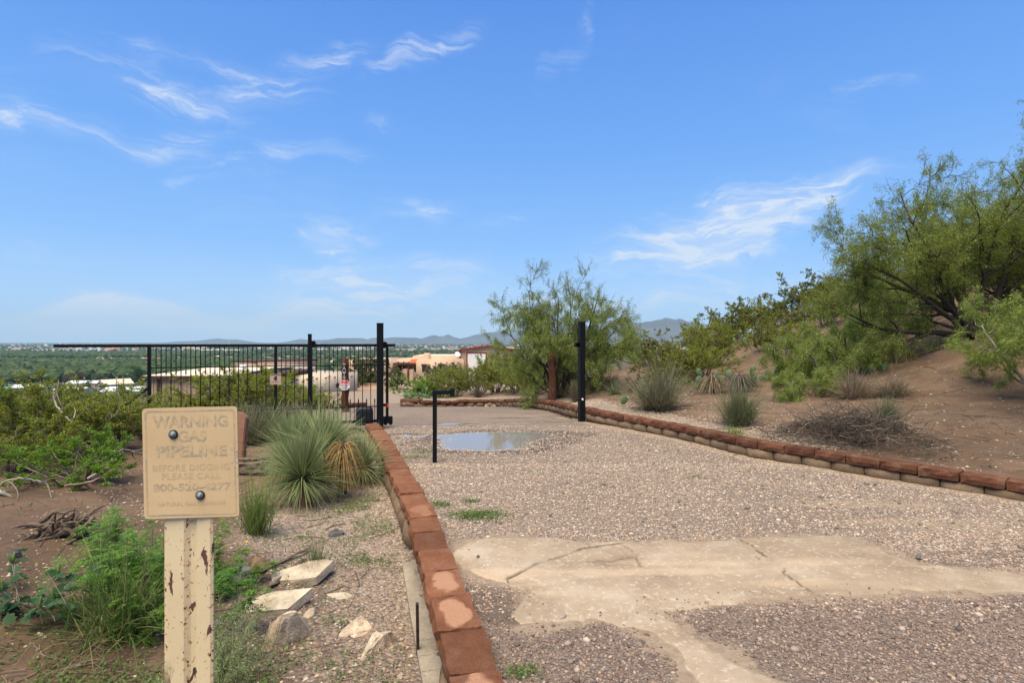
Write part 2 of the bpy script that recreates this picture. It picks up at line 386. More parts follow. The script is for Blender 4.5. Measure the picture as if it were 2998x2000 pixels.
right_pts = [(5.75, 5.85, .17), (6.6, 4.2, .17), (7.6, 2.4, .2), (5.0, 6.65, .18), (4.35, 7.5, .18), (3.8, 8.4, .17), (3.2, 9.7, .17), (2.4, 11.1, .17), (1.95, 12.1, .15), (1.7, 13.2, .09), (1.4, 14.4, 0), (.95, 16.6, -.14), (.5, 18.5, -.30), (-.5, 19.6, -.4), (-1.8, 19.8, -.43),
             (-3.0, 19.0, -.46), (-3.5, 20.0, -.48), (-3.6, 22.5, -.8), (-2, 22, -.55), (1, 20.5, -.25),
             (4.6, 9.4, .3), (3.4, 12, .26), (2.8, 14.5, .17), (8.9, 9.5, .90), (8.26, 11, .98), (10.1, 12, 1.6), (7.5, 12, .76), (6.5, 13, .62), (5.3, 13, .45), (5.6, 18, .66), (4.3, 18, .45), (3.4, 22, .35), (5.9, 24, .72), (9.6, 22, 1.66), (8.9, 19, 1.32),
             (13.0, 25, 2.35), (15, 29, 2.75), (20, 28, 4.7), (28, 29, 9.0), (6.2, 28, .5), (3, 28, -.3), (8, 42, -1.6), (16, 44, -.5), (25, 50, 1.5), (38, 46, 7), (45, 30, 12.5), (60, 30, 16), (46, 10, 10), (30, 10, 7.2), (20, 10, 4.4), (15, 8, 3.0), (10.5, 5, 1.3), (9, 2, .7), (12.5, 0, 1.2), (12, -8, .6), (25, -8, 4), (60, 0, 12),
             (4, 60, -4.2), (20, 65, -3.6), (40, 75, -1), (60, 60, 8), (0, 45, -2.9)]
ZL = tps(left_pts + common); ZR = tps(right_pts + common)

_far = np.array([[0, -5], [60, -6], [100, -9], [160, -15], [320, -29], [640, -40], [30000, -40]])
def z_far(X, Y):
    D = np.hypot(np.maximum(np.abs(X) - 60, 0) * .8, np.maximum(Y, 0)); return np.interp(D, _far[:, 0], _far[:, 1])
# centre line that splits left terrain from right terrain
MID = np.array([(3.5, -14), (3, 0), (2, 5.6), (-.3, 11), (-2, 16), (-5, 20), (-6, 25), (-8, 32), (-11, 45), (-14, 62), (-16, 80), (-16, 200)])
def ground_z(X, Y):
    X = np.asarray(X, float); Y = np.asarray(Y, float)
    Xc = np.clip(X, -62, 62); Yc = np.clip(Y, -10, 132)
    xm = np.interp(Y, MID[:, 1], MID[:, 0])
    z = np.where(X < xm, ZL(Xc, Yc), ZR(Xc, Yc))
    w = smooth(118, 150, Y); w = np.maximum(w, smooth(55, 75, np.abs(X)) * np.where(X > 0, .0, 1)); w = np.maximum(w, smooth(60, 200, X))
    z = z * (1 - w) + z_far(X, Y) * w
    d = np.hypot(X, Y)
    amp = np.interp(d, [0, 15, 40, 200, 600], [1, 1, 2, 4, 2])
    z = z + amp * (.035 * fbm(X * .7, Y * .7, 3, 5) + .020 * fbm(X * 2.6, Y * 2.6, 4, 9) - .03 * smooth(.25, .0, np.abs(fbm(X * .55 + Y * .35, Y * .2 - X * .12, 3, 14)))) * smooth(900, 500, d)
    return z
def drive_sd(X, Y): return np.minimum(sdf(X, Y, DRIVE), sdf(X, Y, DRIVE_FRONT))
PUD = [(-.58, 9.42, 1.12, .95, .055), (.25, 10.05, .75, .38, .04), (-1.25, 11.25, .36, .26, .04), (-2.1, 9.9, .42, .25, .022)]
def drive_surf(X, Y):
    z = z_drive(Y) + .011 * fbm(X * .9, Y * .9, 3, 21) + .006 * fbm(X * 4, Y * 4, 2, 22)
    for (a, b, rx, ry, dp) in PUD:
        q = ((X - a) / rx) ** 2 + ((Y - b) / ry) ** 2 + .5 * fbm(X * 2.2, Y * 2.2, 3, 30)
        z = z - dp * np.exp(-q * 1.1)
    return z
def ground_full(X, Y):
    """surface of everything that is not the drive sheet"""
    z = ground_z(X, Y); sd = drive_sd(X, Y)
    zin = z_drive(Y) - .09
    xm = np.interp(Y, MID[:, 1], MID[:, 0]); k = np.where(X > xm, smooth(25, 23, Y), smooth(11.3, 10.3, Y))      # 1 where a wall bounds the drive
    w = k * smooth(.02, .10, sd) + (1 - k) * smooth(-.5, .45, sd)
    zo = z_drive(Y) + .03 + .05 * fbm(X * 1.3, Y * 1.3, 3, 40) + (z - z_drive(Y)) * smooth(.2, 2.5, sd)
    ze = k * z + (1 - k) * zo
    return zin * (1 - w) + ze * w
def gz(x, y): return float(ground_full(np.array([x]), np.array([y]))[0])

def geo_lines(start, step, fac, end):
    r = []; v = start
    while v < end: step *= fac; v += step; r.append(v)
    return r
xl = list(np.arange(-7, 11.51, .10))
Xl = np.array([-v for v in geo_lines(7, .10, 1.13, 16000)][::-1] + xl + geo_lines(xl[-1], .10, 1.13, 16000))
Yl = np.array(list(np.arange(-14, 1.0, .6)) + list(np.arange(1.0, 8, .075)) + list(np.arange(8, 21, .12)) + geo_lines(20.95, .12, 1.06, 16000))
GX, GY = np.meshgrid(Xl, Yl); GZ = ground_full(GX, GY)
d = np.hypot(GX, GY)
rw = line_dist(GX, GY, RIGHT_WALL); lw = line_dist(GX, GY, LEFT_WALL); sd = drive_sd(GX, GY)
xm = np.interp(GY, MID[:, 1], MID[:, 0])
nz = fbm(GX * .8, GY * .8, 4, 60); nz2 = fbm(GX * 3, GY * 3, 3, 61)
right = GX > xm
gravel = np.where(right, smooth(1.5, .5, rw + nz * .7) * smooth(6.9, 8.4, GY + nz * .6), smooth(1.9, .5, lw + nz * .8) * smooth(11, 9, GY))
gravel = np.maximum(gravel, np.where(right, 0, .55 * smooth(-.25, .5, nz) * smooth(-5.2, -3.2, GX) * smooth(9, 7, GY)))
gravel = np.maximum(gravel, smooth(1.2, -.2, sd + nz * .6) * (GY > 11) * (~right | (GY > 24)))
gravel = np.maximum(gravel, smooth(60, 75, GY) * smooth(115, 100, GY) * smooth(-45, -30, GX) * smooth(25, 5, GX) * .8)
green = smooth(25, 60, d) * np.where(right, .25, .75) * smooth(-.3, .5, nz + .2)
green = np.maximum(green, smooth(120, 200, d) * .85)
wet = np.where(right, 0, smooth(-.9, .1, nz2 * .5) * .5 * smooth(6, 3, GY))
wet = np.maximum(wet, smooth(2.2, 1.0, np.hypot((GX - 4.6) * .8, (GY - 7.6) * 1.4)) * .6)
gcol = np.stack([gravel, green, wet], -1).reshape(-1, 3)
gfar = smooth(90, 160, d)

# palette of the drive gravel
PEB_LIGHT = [tuple(np.array(c) * (.83, .81, .745)) for c in [(.42, .33, .28), (.50, .42, .37), (.36, .28, .24), (.30, .24, .215), (.44, .32, .24), (.56, .49, .43), (.20, .175, .165), (.37, .27, .23), (.40, .345, .315), (.47, .35, .27)]]
PEB_DARK = [tuple(np.array(c) * (.94, .90, .80)) for c in [(.235, .17, .155), (.30, .23, .215), (.17, .125, .115), (.33, .26, .245), (.20, .145, .13), (.37, .31, .285), (.12, .10, .10), (.27, .195, .175), (.24, .20, .195), (.36, .27, .21)]]
def gravel_color(T, vec, pal, scale):
    v = T.n('ShaderNodeTexVoronoi', {'Scale': scale}); T.put(v.inputs['Vector'], vec)
    r = T.n('ShaderNodeSeparateColor'); T.put(r.inputs[0], v.outputs['Color'])
    stops = [(i / len(pal), tuple(float(x) for x in c)) for i, c in enumerate(pal)]
    return T.cramp(r.outputs[0], stops, 'CONSTANT'), v.outputs['Distance']

def mat_ground():
    m, nt = new_mat('ground_soil'); T = NT(nt); v = T.coord(False)
    a = T.n('ShaderNodeSeparateColor'); T.put(a.inputs[0], T.attr())
    n0 = T.noise(v, .35, 5, .6); n1 = T.noise(v, 2.2, 6, .62); n2 = T.noise(v, 24, 5, .7); n3 = T.noise(v, 110, 3, .7)
    soil = T.cramp(n1, [(.25, (.078, .050, .032)), (.5, (.14, .092, .061)), (.78, (.22, .150, .103))])
    soil = T.mix(T.ramp(n0, .4, .65, 0, .6), soil, (.22, .145, .10))
    soil = T.mix(T.ramp(n2, .52, .72, 0, .55), soil, (.10, .066, .046))
    soil = T.mix(T.ramp(n3, .62, .72, 0, .7), soil, (.38, .30, .24))
    lit = T.math('MULTIPLY', T.ramp(T.noise(v, .8, 5, .7), .5, .62), T.ramp(T.noise(v, 38, 4, .75), .45, .58)); soil = T.mix(T.math('MULTIPLY', lit, .8), soil, (.085, .07, .056))
    g1, d1 = gravel_color(T, v, PEB_LIGHT, 46)
    gm = T.math('ADD', a.outputs[0], T.math('MULTIPLY', T.math('SUBTRACT', n2, .5), .9)); gm = T.ramp(gm, .35, .65)
    c = T.mix(gm, soil, g1)
    # scrub seen from afar
    vg = T.noise(v, .05, 8, .7); vb = T.noise(v, .9, 6, .7)
    far = T.cramp(vg, [(.3, (.045, .062, .022)), (.5, (.085, .09, .035)), (.7, (.16, .12, .07))])
    far = T.mix(T.ramp(vb, .45, .6, 0, .6), far, (.04, .058, .018))
    c = T.mix(a.outputs[1], c, far)
    c = T.mix(T.math('MULTIPLY', a.outputs[2], .75), c, (.085, .052, .034))
    hgt = T.math('ADD', T.math('MULTIPLY', n2, .6), T.math('MULTIPLY', n3, .4))
    hgt = T.math('ADD', hgt, T.math('MULTIPLY', T.math('MULTIPLY', d1, gm), -1.2))
    T.out(c, .93, T.bump(hgt, .8, .025), .15); return m
M['ground'] = mat_ground()
GV = np.stack([GX, GY, GZ], -1).reshape(-1, 3)
ground = link('ground', raw_mesh('ground', GV, [grid_faces(len(Yl), len(Xl))], gcol, True), M['ground']); struct(ground)

# ------------------------------------------------------------------ driveway sheet
SLAB = [on_drive(*p)[:2] for p in [(1290, 1640), (1345, 1592), (1420, 1578), (1500, 1571), (1615, 1584), (1750, 1594), (1800, 1588), (1883, 1591), (2017, 1588), (2170, 1579), (2400, 1571), (2503, 1576), (2600, 1610), (2692, 1653), (2830, 1672), (3100, 1700), (3600, 1745), (3600, 1780), (3000, 1741), (2845, 1738), (2411, 1750), (2055, 1776), (1900, 1782), (1953, 1826), (2106, 1903), (2290, 2010), (2500, 2180), (2230, 2180), (2035, 2000), (1994, 1933), (1900, 1850), (1790, 1815), (1640, 1825), (1520, 1835), (1495, 1800), (1545, 1740), (1500, 1715), (1400, 1690), (1340, 1670)]]
def drive_grid():
    xs = np.concatenate([np.arange(-4, 8.6, .075), geo_lines(8.5, .1, 1.2, 14)]); xs = np.concatenate([-np.array(geo_lines(4, .1, 1.08, 40))[::-1], xs])
    ys = np.concatenate([np.arange(-14, 1.2, .5), np.arange(1.2, 12, .075), np.arange(12, 24, .15), geo_lines(23.9, .15, 1.06, 104)])
    X, Y = np.meshgrid(xs, ys); s = drive_sd(X, Y)
    Z = drive_surf(X, Y) - .16 * smooth(.12, .6, s)
    nz = fbm(X * 1.1, Y * 1.1, 4, 70); nz2 = fbm(X * 4, Y * 4, 3, 71)
    sl = sdf(X, Y, SLAB)
    sand = smooth(.22, -.02, sl + nz2 * .12) * .9
    for (px, py, rx, ry, st) in [(2450, 1478, .95, .15, .8), (2700, 1530, 1.3, .12, .75), (2900, 1560, .8, .12, .6), (1640, 1500, .35, .2, .25), (1360, 1765, .35, .32, .9), (1470, 1800, .3, .22, .7), (2420, 1410, .3, .1, .55), (2200, 1408, .22, .07, .6), (1500, 1740, .3, .14, .8), (2880, 1675, .8, .09, .8)]:
        p = on_drive(px, py); q = np.hypot((X - p[0]) / rx, (Y - p[1]) / ry) + nz * .7
        sand = np.maximum(sand, st * smooth(1.25, .5, q))
    rwd = line_dist(X, Y, RIGHT_WALL); lwd = line_dist(X, Y, LEFT_WALL)
    sand = np.maximum(sand, .85 * smooth(.42, .2, rwd + nz2 * .12) * (Y < 13)); sand = np.maximum(sand, .45 * smooth(-.1, .5, nz) * smooth(11.5, 13, Y))
    sand = np.maximum(sand, smooth(19, 26, Y) * .8)
    trk = np.abs(np.abs(X - np.interp(Y, [2, 6, 11, 16], [2.2, 1.2, -.55, -2.2])) - .75); sand = np.maximum(sand, .33 * smooth(.45, .1, trk + .25 * nz) * (Y > 4.6))
    dark = smooth(4.45, 3.75, Y - .30 * (X > 3.2) * (X - 3.2) + nz * .25)
    wet = np.zeros_like(X)
    for (a, b, rx, ry, dp) in PUD:
        q = np.hypot((X - a - .25) / (rx * 1.6), (Y - b + .05) / (ry * 1.45)) + nz2 * .22; wet = np.maximum(wet, smooth(1.1, .55, q))
    for (px, py, rx, ry, st) in [(1470, 1225, 1.1, .35, .6), (1560, 1212, .9, .2, .6), (1650, 1290, .6, .5, .6), (1360, 1772, .42, .30, .75), (1480, 1815, .22, .14, .9), (2240, 1405, .5, .1, .35), (1450, 1345, .7, .25, .35), (1280, 1500, .3, .3, .3)]:
        p = on_drive(px, py); q = np.hypot((X - p[0]) / rx, (Y - p[1]) / ry) + nz * .5
        wet = np.maximum(wet, st * smooth(1.15, .4, q))
    keep = (s < np.where(np.minimum(rwd, lwd) < .7, .10, .62))
    kc = keep[:-1, :-1] & keep[1:, :-1] & keep[:-1, 1:] & keep[1:, 1:]
    return X, Y, Z, np.stack([sand, dark, wet], -1).reshape(-1, 3), kc
def mat_drive():
    m, nt = new_mat('drive_gravel'); T = NT(nt); v = T.coord(False)
    a = T.n('ShaderNodeSeparateColor'); T.put(a.inputs[0], T.attr())
    n1 = T.noise(v, 1.3, 5, .6); n2 = T.noise(v, 18, 5, .7); n3 = T.noise(v, 140, 3, .7)
    wv = T.n('ShaderNodeVectorMath', operation='ADD'); nn = T.n('ShaderNodeTexNoise', {'Scale': 40.0, 'Detail': 2.0}); T.put(nn.inputs['Vector'], v)
    sc = T.n('ShaderNodeVectorMath', operation='SCALE'); T.put(sc.inputs[0], nn.outputs['Color']); sc.inputs['Scale'].default_value = .02
    T.put(wv.inputs[0], v); T.put(wv.inputs[1], sc.outputs[0])
    g1, d1 = gravel_color(T, wv.outputs[0], PEB_LIGHT, 52); g2, d2 = gravel_color(T, wv.outputs[0], PEB_DARK, 60)
    g3, d3 = gravel_color(T, wv.outputs[0], PEB_LIGHT, 27)
    g1 = T.mix(T.ramp(n2, .5, .62), g1, g3)
    g = T.mix(T.ramp(T.math('ADD', a.outputs[1], T.math('MULTIPLY', T.math('SUBTRACT', n2, .5), .8)), .35, .65), g1, g2)
    g = T.mix(T.ramp(n1, .35, .7, 0, .35), g, (.30, .235, .185)); g = T.mix(T.ramp(T.noise(v, .45, 4, .6), .42, .62, 0, .45), g, (.21, .165, .135))
    ed = T.ramp(d1, .25, .6, 0, .55)
    g = T.mix(ed, g, (.13, .095, .075))
    sand = T.cramp(n2, [(.3, (.21, .155, .11)), (.55, (.29, .22, .16)), (.8, (.36, .28, .21))])
    sm = T.ramp(T.math('ADD', a.outputs[0], T.math('MULTIPLY', T.math('SUBTRACT', n2, .5), .7)), .3, .7)
    c = T.mix(sm, g, sand)
    wm = T.ramp(T.math('ADD', a.outputs[2], T.math('MULTIPLY', T.math('SUBTRACT', n2, .5), .5)), .25, .75)
    c = T.mix(wm, c, T.mix(.75, c, (.075, .052, .037)))
    hgt = T.math('SUBTRACT', T.math('MULTIPLY', n3, .25), T.math('MULTIPLY', d1, T.math('SUBTRACT', 1.0, sm)))
    rough = T.ramp(wm, 0, 1, .92, .62)
    T.out(c, rough, T.bump(hgt, .9, .02), .25); return m
M['drive'] = mat_drive()
X, Y, Z, C, kc = drive_grid()
drive = link('gravel_driveway', raw_mesh('gravel_driveway', np.stack([X, Y, Z], -1).reshape(-1, 3), [grid_faces(*X.shape, keep=kc)], C, True), M['drive']); struct(drive)

# ------------------------------------------------------------------ concrete apron, cracked
CRACKS = [[on_drive(*p)[:2] for p in c] for c in [
    [(1490, 1700), (1560, 1672), (1600, 1650), (1660, 1632), (1720, 1610), (1840, 1595), (1870, 1588)],
    [(2165, 1578), (2200, 1605), (2245, 1640), (2290, 1672), (2300, 1690), (2370, 1735), (2400, 1760)],
    [(1832, 1605), (1850, 1625), (1880, 1668)], [(1720, 1652), (1800, 1650), (1855, 1642)], [(2200, 1612), (2225, 1650)]]]
def slab():
    xs = np.arange(-.75, 6.0, .016); ys = np.arange(2.3, 4.9, .016); X, Y = np.meshgrid(xs, ys)
    n = fbm(X * 2.4, Y * 2.4, 4, 80); s = sdf(X, Y, SLAB) + .09 * n + .05 * fbm(X * 8, Y * 8, 4, 83)
    Z = z_drive(Y) + .022 + .006 * fbm(X * 1.5, Y * 1.5, 3, 81) + .002 * fbm(X * 12, Y * 12, 2, 82) - .10 * smooth(-.03, .12, s) - .012 * smooth(-.3, 0, s)
    jx = X + .05 * fbm(X * 6, Y * 6, 5, 85); jy = Y + .05 * fbm(X * 6, Y * 6, 5, 86)
    cr = np.zeros_like(X)
    for i, c in enumerate(CRACKS):
        dd = line_dist(jx, jy, c); w = (.008, .0075, .005, .0045, .0045)[i] * (1 + .7 * fbm(X * 3, Y * 3, 2, 87))
        cr = np.maximum(cr, np.clip((w * 1.9 - dd) / (w * 1.3), 0, 1) * (1 if i < 2 else .6) * smooth(-.35, .1, fbm(X * 2.5 + i, Y * 2.5, 3, 84)))
    Z = Z - .012 * cr
    # wind-laid silt streaks
    st = smooth(.1, .5, fbm(X * 1.0 + 3, Y * 6.5, 4, 88)) * smooth(4.35, 3.9, Y) * smooth(3.3, 3.7, Y)
    damp = smooth(-.15, .4, fbm(X * .8, Y * 1.6, 3, 89)) * smooth(3.95, 3.6, Y) * smooth(3.2, 3.5, Y)
    keep = s < .16; kc = keep[:-1, :-1] & keep[1:, :-1] & keep[:-1, 1:] & keep[1:, 1:]
    C = np.stack([cr, st, damp], -1).reshape(-1, 3)
    m, nt = new_mat('apron_concrete'); T = NT(nt); v = T.coord(False)
    a = T.n('ShaderNodeSeparateColor'); T.put(a.inputs[0], T.attr())
    n1 = T.noise(v, 1.6, 6, .65); n2 = T.noise(v, 30, 4, .7); n3 = T.noise(v, 120, 3, .7); n4 = T.noise(v, 6, 5, .7)
    c = T.cramp(n1, [(.30, (.21, .155, .108)), (.48, (.325, .25, .178)), (.70, (.44, .365, .28))])
    c = T.mix(T.ramp(n4, .5, .72, 0, .5), c, (.31, .225, .145))
    c = T.mix(T.ramp(T.noise(v, .7, 4, .6), .45, .62, 0, .4), c, (.23, .17, .11)); c = T.mix(T.ramp(n2, .53, .68, 0, .8), c, (.50, .44, .35)); c = T.mix(T.ramp(n3, .56, .70, 0, .65), c, (.19, .135, .09)); c = T.mix(T.ramp(T.noise(v, 62, 3, .7), .6, .7, 0, .6), c, (.27, .19, .125))
    c = T.mix(T.math('MULTIPLY', a.outputs[1], .45), c, (.52, .39, .27)); c = T.mix(T.math('MULTIPLY', a.outputs[2], .5), c, (.24, .185, .125))
    c = T.mix(T.math('MULTIPLY', a.outputs[0], .85), c, (.06, .042, .03))
    hgt = T.math('ADD', n2, T.math('MULTIPLY', n3, .6)); T.out(c, .9, T.bump(hgt, .45, .006), .2)
    o = link('concrete_apron', raw_mesh('concrete_apron', np.stack([X, Y, Z], -1).reshape(-1, 3), [grid_faces(*X.shape, keep=kc)], C, True), m); struct(o)
slab()

# puddles: flat water lying in the hollows of the drive
def mat_water():
    m, nt = new_mat('puddle_water'); T = NT(nt); v = T.coord(False)
    n = T.noise(v, 5, 3, .5)
    b = T.out((.22, .195, .165), .04, T.bump(n, .02, .01), .6); return m
M['water'] = mat_water()
for (a, b, rx, ry, lv, nm) in [(-.30, 9.55, 2.1, 1.18, -.0715, 'main'), (-1.25, 11.25, .5, .36, -.083, 'back'), (-2.02, 9.95, .5, .35, -.0635, 'edge')]:
    th = np.linspace(0, 2 * math.pi, 41)[:-1]; V = np.stack([a + rx * np.cos(th), b + ry * np.sin(th), np.full(40, lv)], -1)
    o = link('puddle', raw_mesh('puddle', V, [np.array([np.arange(40)])]), M['water']); struct(o)

# ------------------------------------------------------------------ loose pebbles (too many to count)
def pebbles(name, pts, size, pal, tris20, seed, zsink=.25):
    r = np.random.default_rng(seed); n = len(pts)
    if tris20:
        t = (1 + 5 ** .5) / 2
        B = np.array([[-1, t, 0], [1, t, 0], [-1, -t, 0], [1, -t, 0], [0, -1, t], [0, 1, t], [0, -1, -t], [0, 1, -t], [t, 0, -1], [t, 0, 1], [-t, 0, -1], [-t, 0, 1]]) / 1.9
        Fc = np.array([[0, 11, 5], [0, 5, 1], [0, 1, 7], [0, 7, 10], [0, 10, 11], [1, 5, 9], [5, 11, 4], [11, 10, 2], [10, 7, 6], [7, 1, 8], [3, 9, 4], [3, 4, 2], [3, 2, 6], [3, 6, 8], [3, 8, 9], [4, 9, 5], [2, 4, 11], [6, 2, 10], [8, 6, 7], [9, 8, 1]])
    else:
        B = np.array([[1, 0, 0], [0, 1, 0], [-1, 0, 0], [0, -1, 0], [0, 0, 1.]]) * 1.05
        Fc = np.array([[0, 1, 4], [1, 2, 4], [2, 3, 4], [3, 0, 4]])
    k = len(B)
    s = size[:, None] * np.stack([r.uniform(.75, 1.35, n), r.uniform(.65, 1.1, n), r.uniform(.45, .85, n)], -1)
    V = B[None] * (1 + r.uniform(-.22, .22, (n, k, 1))) * s[:, None, :] * .5
    a = r.uniform(0, 6.28, n); ca, sa = np.cos(a)[:, None], np.sin(a)[:, None]
    x = V[..., 0] * ca - V[..., 1] * sa; y = V[..., 0] * sa + V[..., 1] * ca
    V = np.stack([x, y, V[..., 2]], -1) + pts[:, None, :]; V[..., 2] += (size * .12)[:, None]
    fcs = (Fc[None] + (np.arange(n) * k)[:, None, None]).reshape(-1, 3)
    pal = np.array(pal); c = pal[r.integers(0, len(pal), n)] * r.uniform(.8, 1.2, (n, 1))
    return V.reshape(-1, 3), fcs, np.repeat(c, k, 0)
M['pebble'] = simple('pebble', (1, 1, 1), .85, .12, 40, 200, .2, .002, attr=True)
def scatter_pebbles():
    r = np.random.default_rng(5); g = G(); g2 = G()
    def emit(gg, n, x0, x1, y0, y1, szr, pal, t20, accept, zf, seed):
        x = r.uniform(x0, x1, n); y = r.uniform(y0, y1, n)
        k = (np.abs(x) < y * 1.25 + 1.2) & (r.random(n) < accept(x, y)); x, y = x[k], y[k]
        sz = szr[0] + (szr[1] - szr[0]) * r.random(len(x)) ** 2.2
        V, f, c = pebbles('', np.stack([x, y, zf(x, y)], -1), sz, pal, t20, seed); gg.add(V, [f], c)
    def drv(x, y):
        s = drive_sd(x, y); sl = sdf(x, y, SLAB)
        return np.where(s < -.12, 1, 0) * np.where(sl < .02, .03, smooth(-.05, .22, sl + .12 * fbm(x * 3, y * 3, 3, 90)) * .95 + .05)
    sandy = lambda x, y: drv(x, y) * (1 - .9 * smooth(1.2, .6, np.hypot((x + .42) / .38, (y - 3.45) / .32)))
    emit(g, 32000, -1, 5.8, 2.0, 3.6, (.009, .024), PEB_DARK, True, sandy, drive_surf, 1)
    emit(g, 32000, -1, 6.6, 3.3, 4.7, (.009, .026), PEB_DARK + PEB_LIGHT, False, drv, drive_surf, 2)
    emit(g, 56000, -2, 6.4, 4.3, 7.5, (.010, .030), PEB_LIGHT, False, lambda x, y: drv(x, y) * .9, drive_surf, 3)
    emit(g, 26000, -3, 4.5, 7.2, 11.0, (.014, .034), PEB_LIGHT, False, lambda x, y: drv(x, y) * .8, drive_surf, 4)
    emit(g, 2600, -2, 6.0, 2.3, 9.0, (.026, .055), PEB_LIGHT + PEB_DARK, True, lambda x, y: drv(x, y) * .5, drive_surf, 14)
    emit(g, 5000, -.6, 5.5, 2.5, 4.8, (.007, .018), PEB_DARK, False, lambda x, y: np.where((drive_sd(x, y) < -.12) & (sdf(x, y, SLAB) < .02), .10 + .9 * smooth(-.16, .02, sdf(x, y, SLAB)), 0) * smooth(-.3, .2, fbm(x * 2, y * 2, 2, 97)), lambda x, y: z_drive(y) + .017, 15)
    o = g.build('drive_pebbles', M['pebble'], color=True, smooth_=True); struct(o, 'stuff'); o['label'] = 'loose mixed gravel covering the driveway'
    def lf(x, y):
        lwd = line_dist(x, y, LEFT_WALL); s = drive_sd(x, y); n = fbm(x * 1.4, y * 1.4, 3, 92)
        return np.where(s > .14, 1, 0) * np.clip(smooth(1.7, .4, lwd + n * .8) * .9 + .10 + .35 * smooth(.1, .5, n), 0, 1)
    emit(g2, 24000, -4.2, -.2, 2.3, 6.5, (.008, .030), PEB_DARK + PEB_LIGHT, False, lf, ground_full, 5)
    emit(g2, 9000, -5.5, -1.0, 5.5, 11, (.012, .036), PEB_LIGHT, False, lf, ground_full, 6)
    def rf(x, y):
        rwd = line_dist(x, y, RIGHT_WALL); s = drive_sd(x, y)
        return np.where(s > .14, 1, 0) * np.clip(smooth(1.6, .7, rwd + .5 * fbm(x, y, 3, 93)) * smooth(6.9, 8.4, y) + .03, 0, 1)
    emit(g2, 24000, .8, 6, 6, 15.5, (.018, .042), PEB_LIGHT, False, rf, ground_full, 7)
    emit(g2, 9000, 3, 12, 5, 15, (.010, .045), PEB_LIGHT, False, lambda x, y: np.where(drive_sd(x, y) > .2, .5, 0), ground_full, 8)
    o = g2.build('yard_pebbles', M['pebble'], color=True, smooth_=True); struct(o, 'stuff'); o['label'] = 'pebbles strewn over the bare soil beside the walls'
scatter_pebbles()

# ------------------------------------------------------------------ retaining walls of split-face blocks
def lump_box(nx, ny, nz, size, amp, bulge, seed, edge=.012):
    r = np.random.default_rng(seed); key = {}; V = []; Fq = []
    def vid(i, j, k):
        if (i, j, k) not in key: key[(i, j, k)] = len(V); V.append((i / nx, j / ny, k / nz))
        return key[(i, j, k)]
    for i in range(nx):
        for j in range(ny):
            Fq += [[vid(i, j, 0), vid(i, j + 1, 0), vid(i + 1, j + 1, 0), vid(i + 1, j, 0)], [vid(i, j, nz), vid(i + 1, j, nz), vid(i + 1, j + 1, nz), vid(i, j + 1, nz)]]
    for i in range(nx):
        for k in range(nz):
            Fq += [[vid(i, 0, k), vid(i + 1, 0, k), vid(i + 1, 0, k + 1), vid(i, 0, k + 1)], [vid(i, ny, k), vid(i, ny, k + 1), vid(i + 1, ny, k + 1), vid(i + 1, ny, k)]]
    for j in range(ny):
        for k in range(nz):
            Fq += [[vid(0, j, k), vid(0, j, k + 1), vid(0, j + 1, k + 1), vid(0, j + 1, k)], [vid(nx, j, k), vid(nx, j + 1, k), vid(nx, j + 1, k + 1), vid(nx, j, k + 1)]]
    U = np.array(V) - .5; P = U * np.asarray(size)
    ext = np.abs(U) > .499
    ne = ext.sum(1)
    P -= np.sign(U) * np.where(ext & (ne[:, None] >= 2), edge, 0)
    P += r.normal(0, 1, P.shape) * np.asarray(amp) * np.where(ext, 1, .3)
    fr = U[:, 1] < -.499
    P[fr, 1] -= bulge * np.cos(U[fr, 0] * 2.6) * np.cos(U[fr, 2] * 2.4)
    return P, np.array(Fq)
def mat_block(name, c0, c1, c2, patch=True):
    m, nt = new_mat(name); T = NT(nt); v = T.coord(); vo = T.coord(False)
    oi = T.n('ShaderNodeObjectInfo')
    n1 = T.noise(v, 6, 6, .7); n2 = T.noise(v, 38, 5, .8); n3 = T.noise(v, 130, 3, .75)
    c = T.cramp(n1, [(.3, c0), (.55, c1), (.75, c2)])
    c = T.mix(T.ramp(n2, .5, .75, 0, .5), c, tuple(x * .45 for x in c0)); c = T.mix(T.ramp(n3, .62, .72, 0, .7), c, (.40, .29, .22)); c = T.mix(T.ramp(n3, .40, .30, 0, .6), c, (.05, .026, .016)); c = T.mix(T.ramp(T.noise(v, 3, 5, .7), .5, .68, 0, .5), c, (.20, .135, .09))
    f = T.math('MULTIPLY_ADD', oi.outputs['Random'], .5); nt.nodes[-1].inputs[2].default_value = .75
    cc = T.n('ShaderNodeCombineColor', {'Red': f, 'Green': f, 'Blue': f}).outputs[0]; c = T.mix(1.0, c, cc, 'MULTIPLY')
    if patch:      # dry patch left on a rain-soaked cap, held in the object's own colour alpha
        sx = T.n('ShaderNodeVectorMath', operation='MULTIPLY'); T.put(sx.inputs[0], vo); sx.inputs[1].default_value = (4.6, 8.5, 0)
        ln = T.n('ShaderNodeVectorMath', operation='LENGTH'); T.put(ln.inputs[0], sx.outputs[0])
        q = T.math('ADD', ln.outputs['Value'], T.math('MULTIPLY', T.math('SUBTRACT', T.noise(v, 7, 2, .5), .5), 1.1))
        pm = T.math('MULTIPLY', T.ramp(q, .80, .58), oi.outputs['Alpha'])
        c = T.mix(T.math('MULTIPLY', pm, .9), c, (.50, .27, .165))
    T.out(c, .92, T.bump(T.math('ADD', n2, T.math('MULTIPLY', n3, .6)), 1.0, .014), .15); return m
M['cap'] = mat_block('cap_block_red', (.165, .066, .033), (.225, .094, .050), (.27, .125, .072))
M['capw'] = mat_block('cap_block_weathered', (.095, .040, .024), (.15, .062, .036), (.22, .105, .062))
M['tan'] = mat_block('wall_block_tan', (.15, .102, .066), (.215, .150, .098), (.28, .20, .135), False)
CAPM = []; TANM = []; CAPW = []
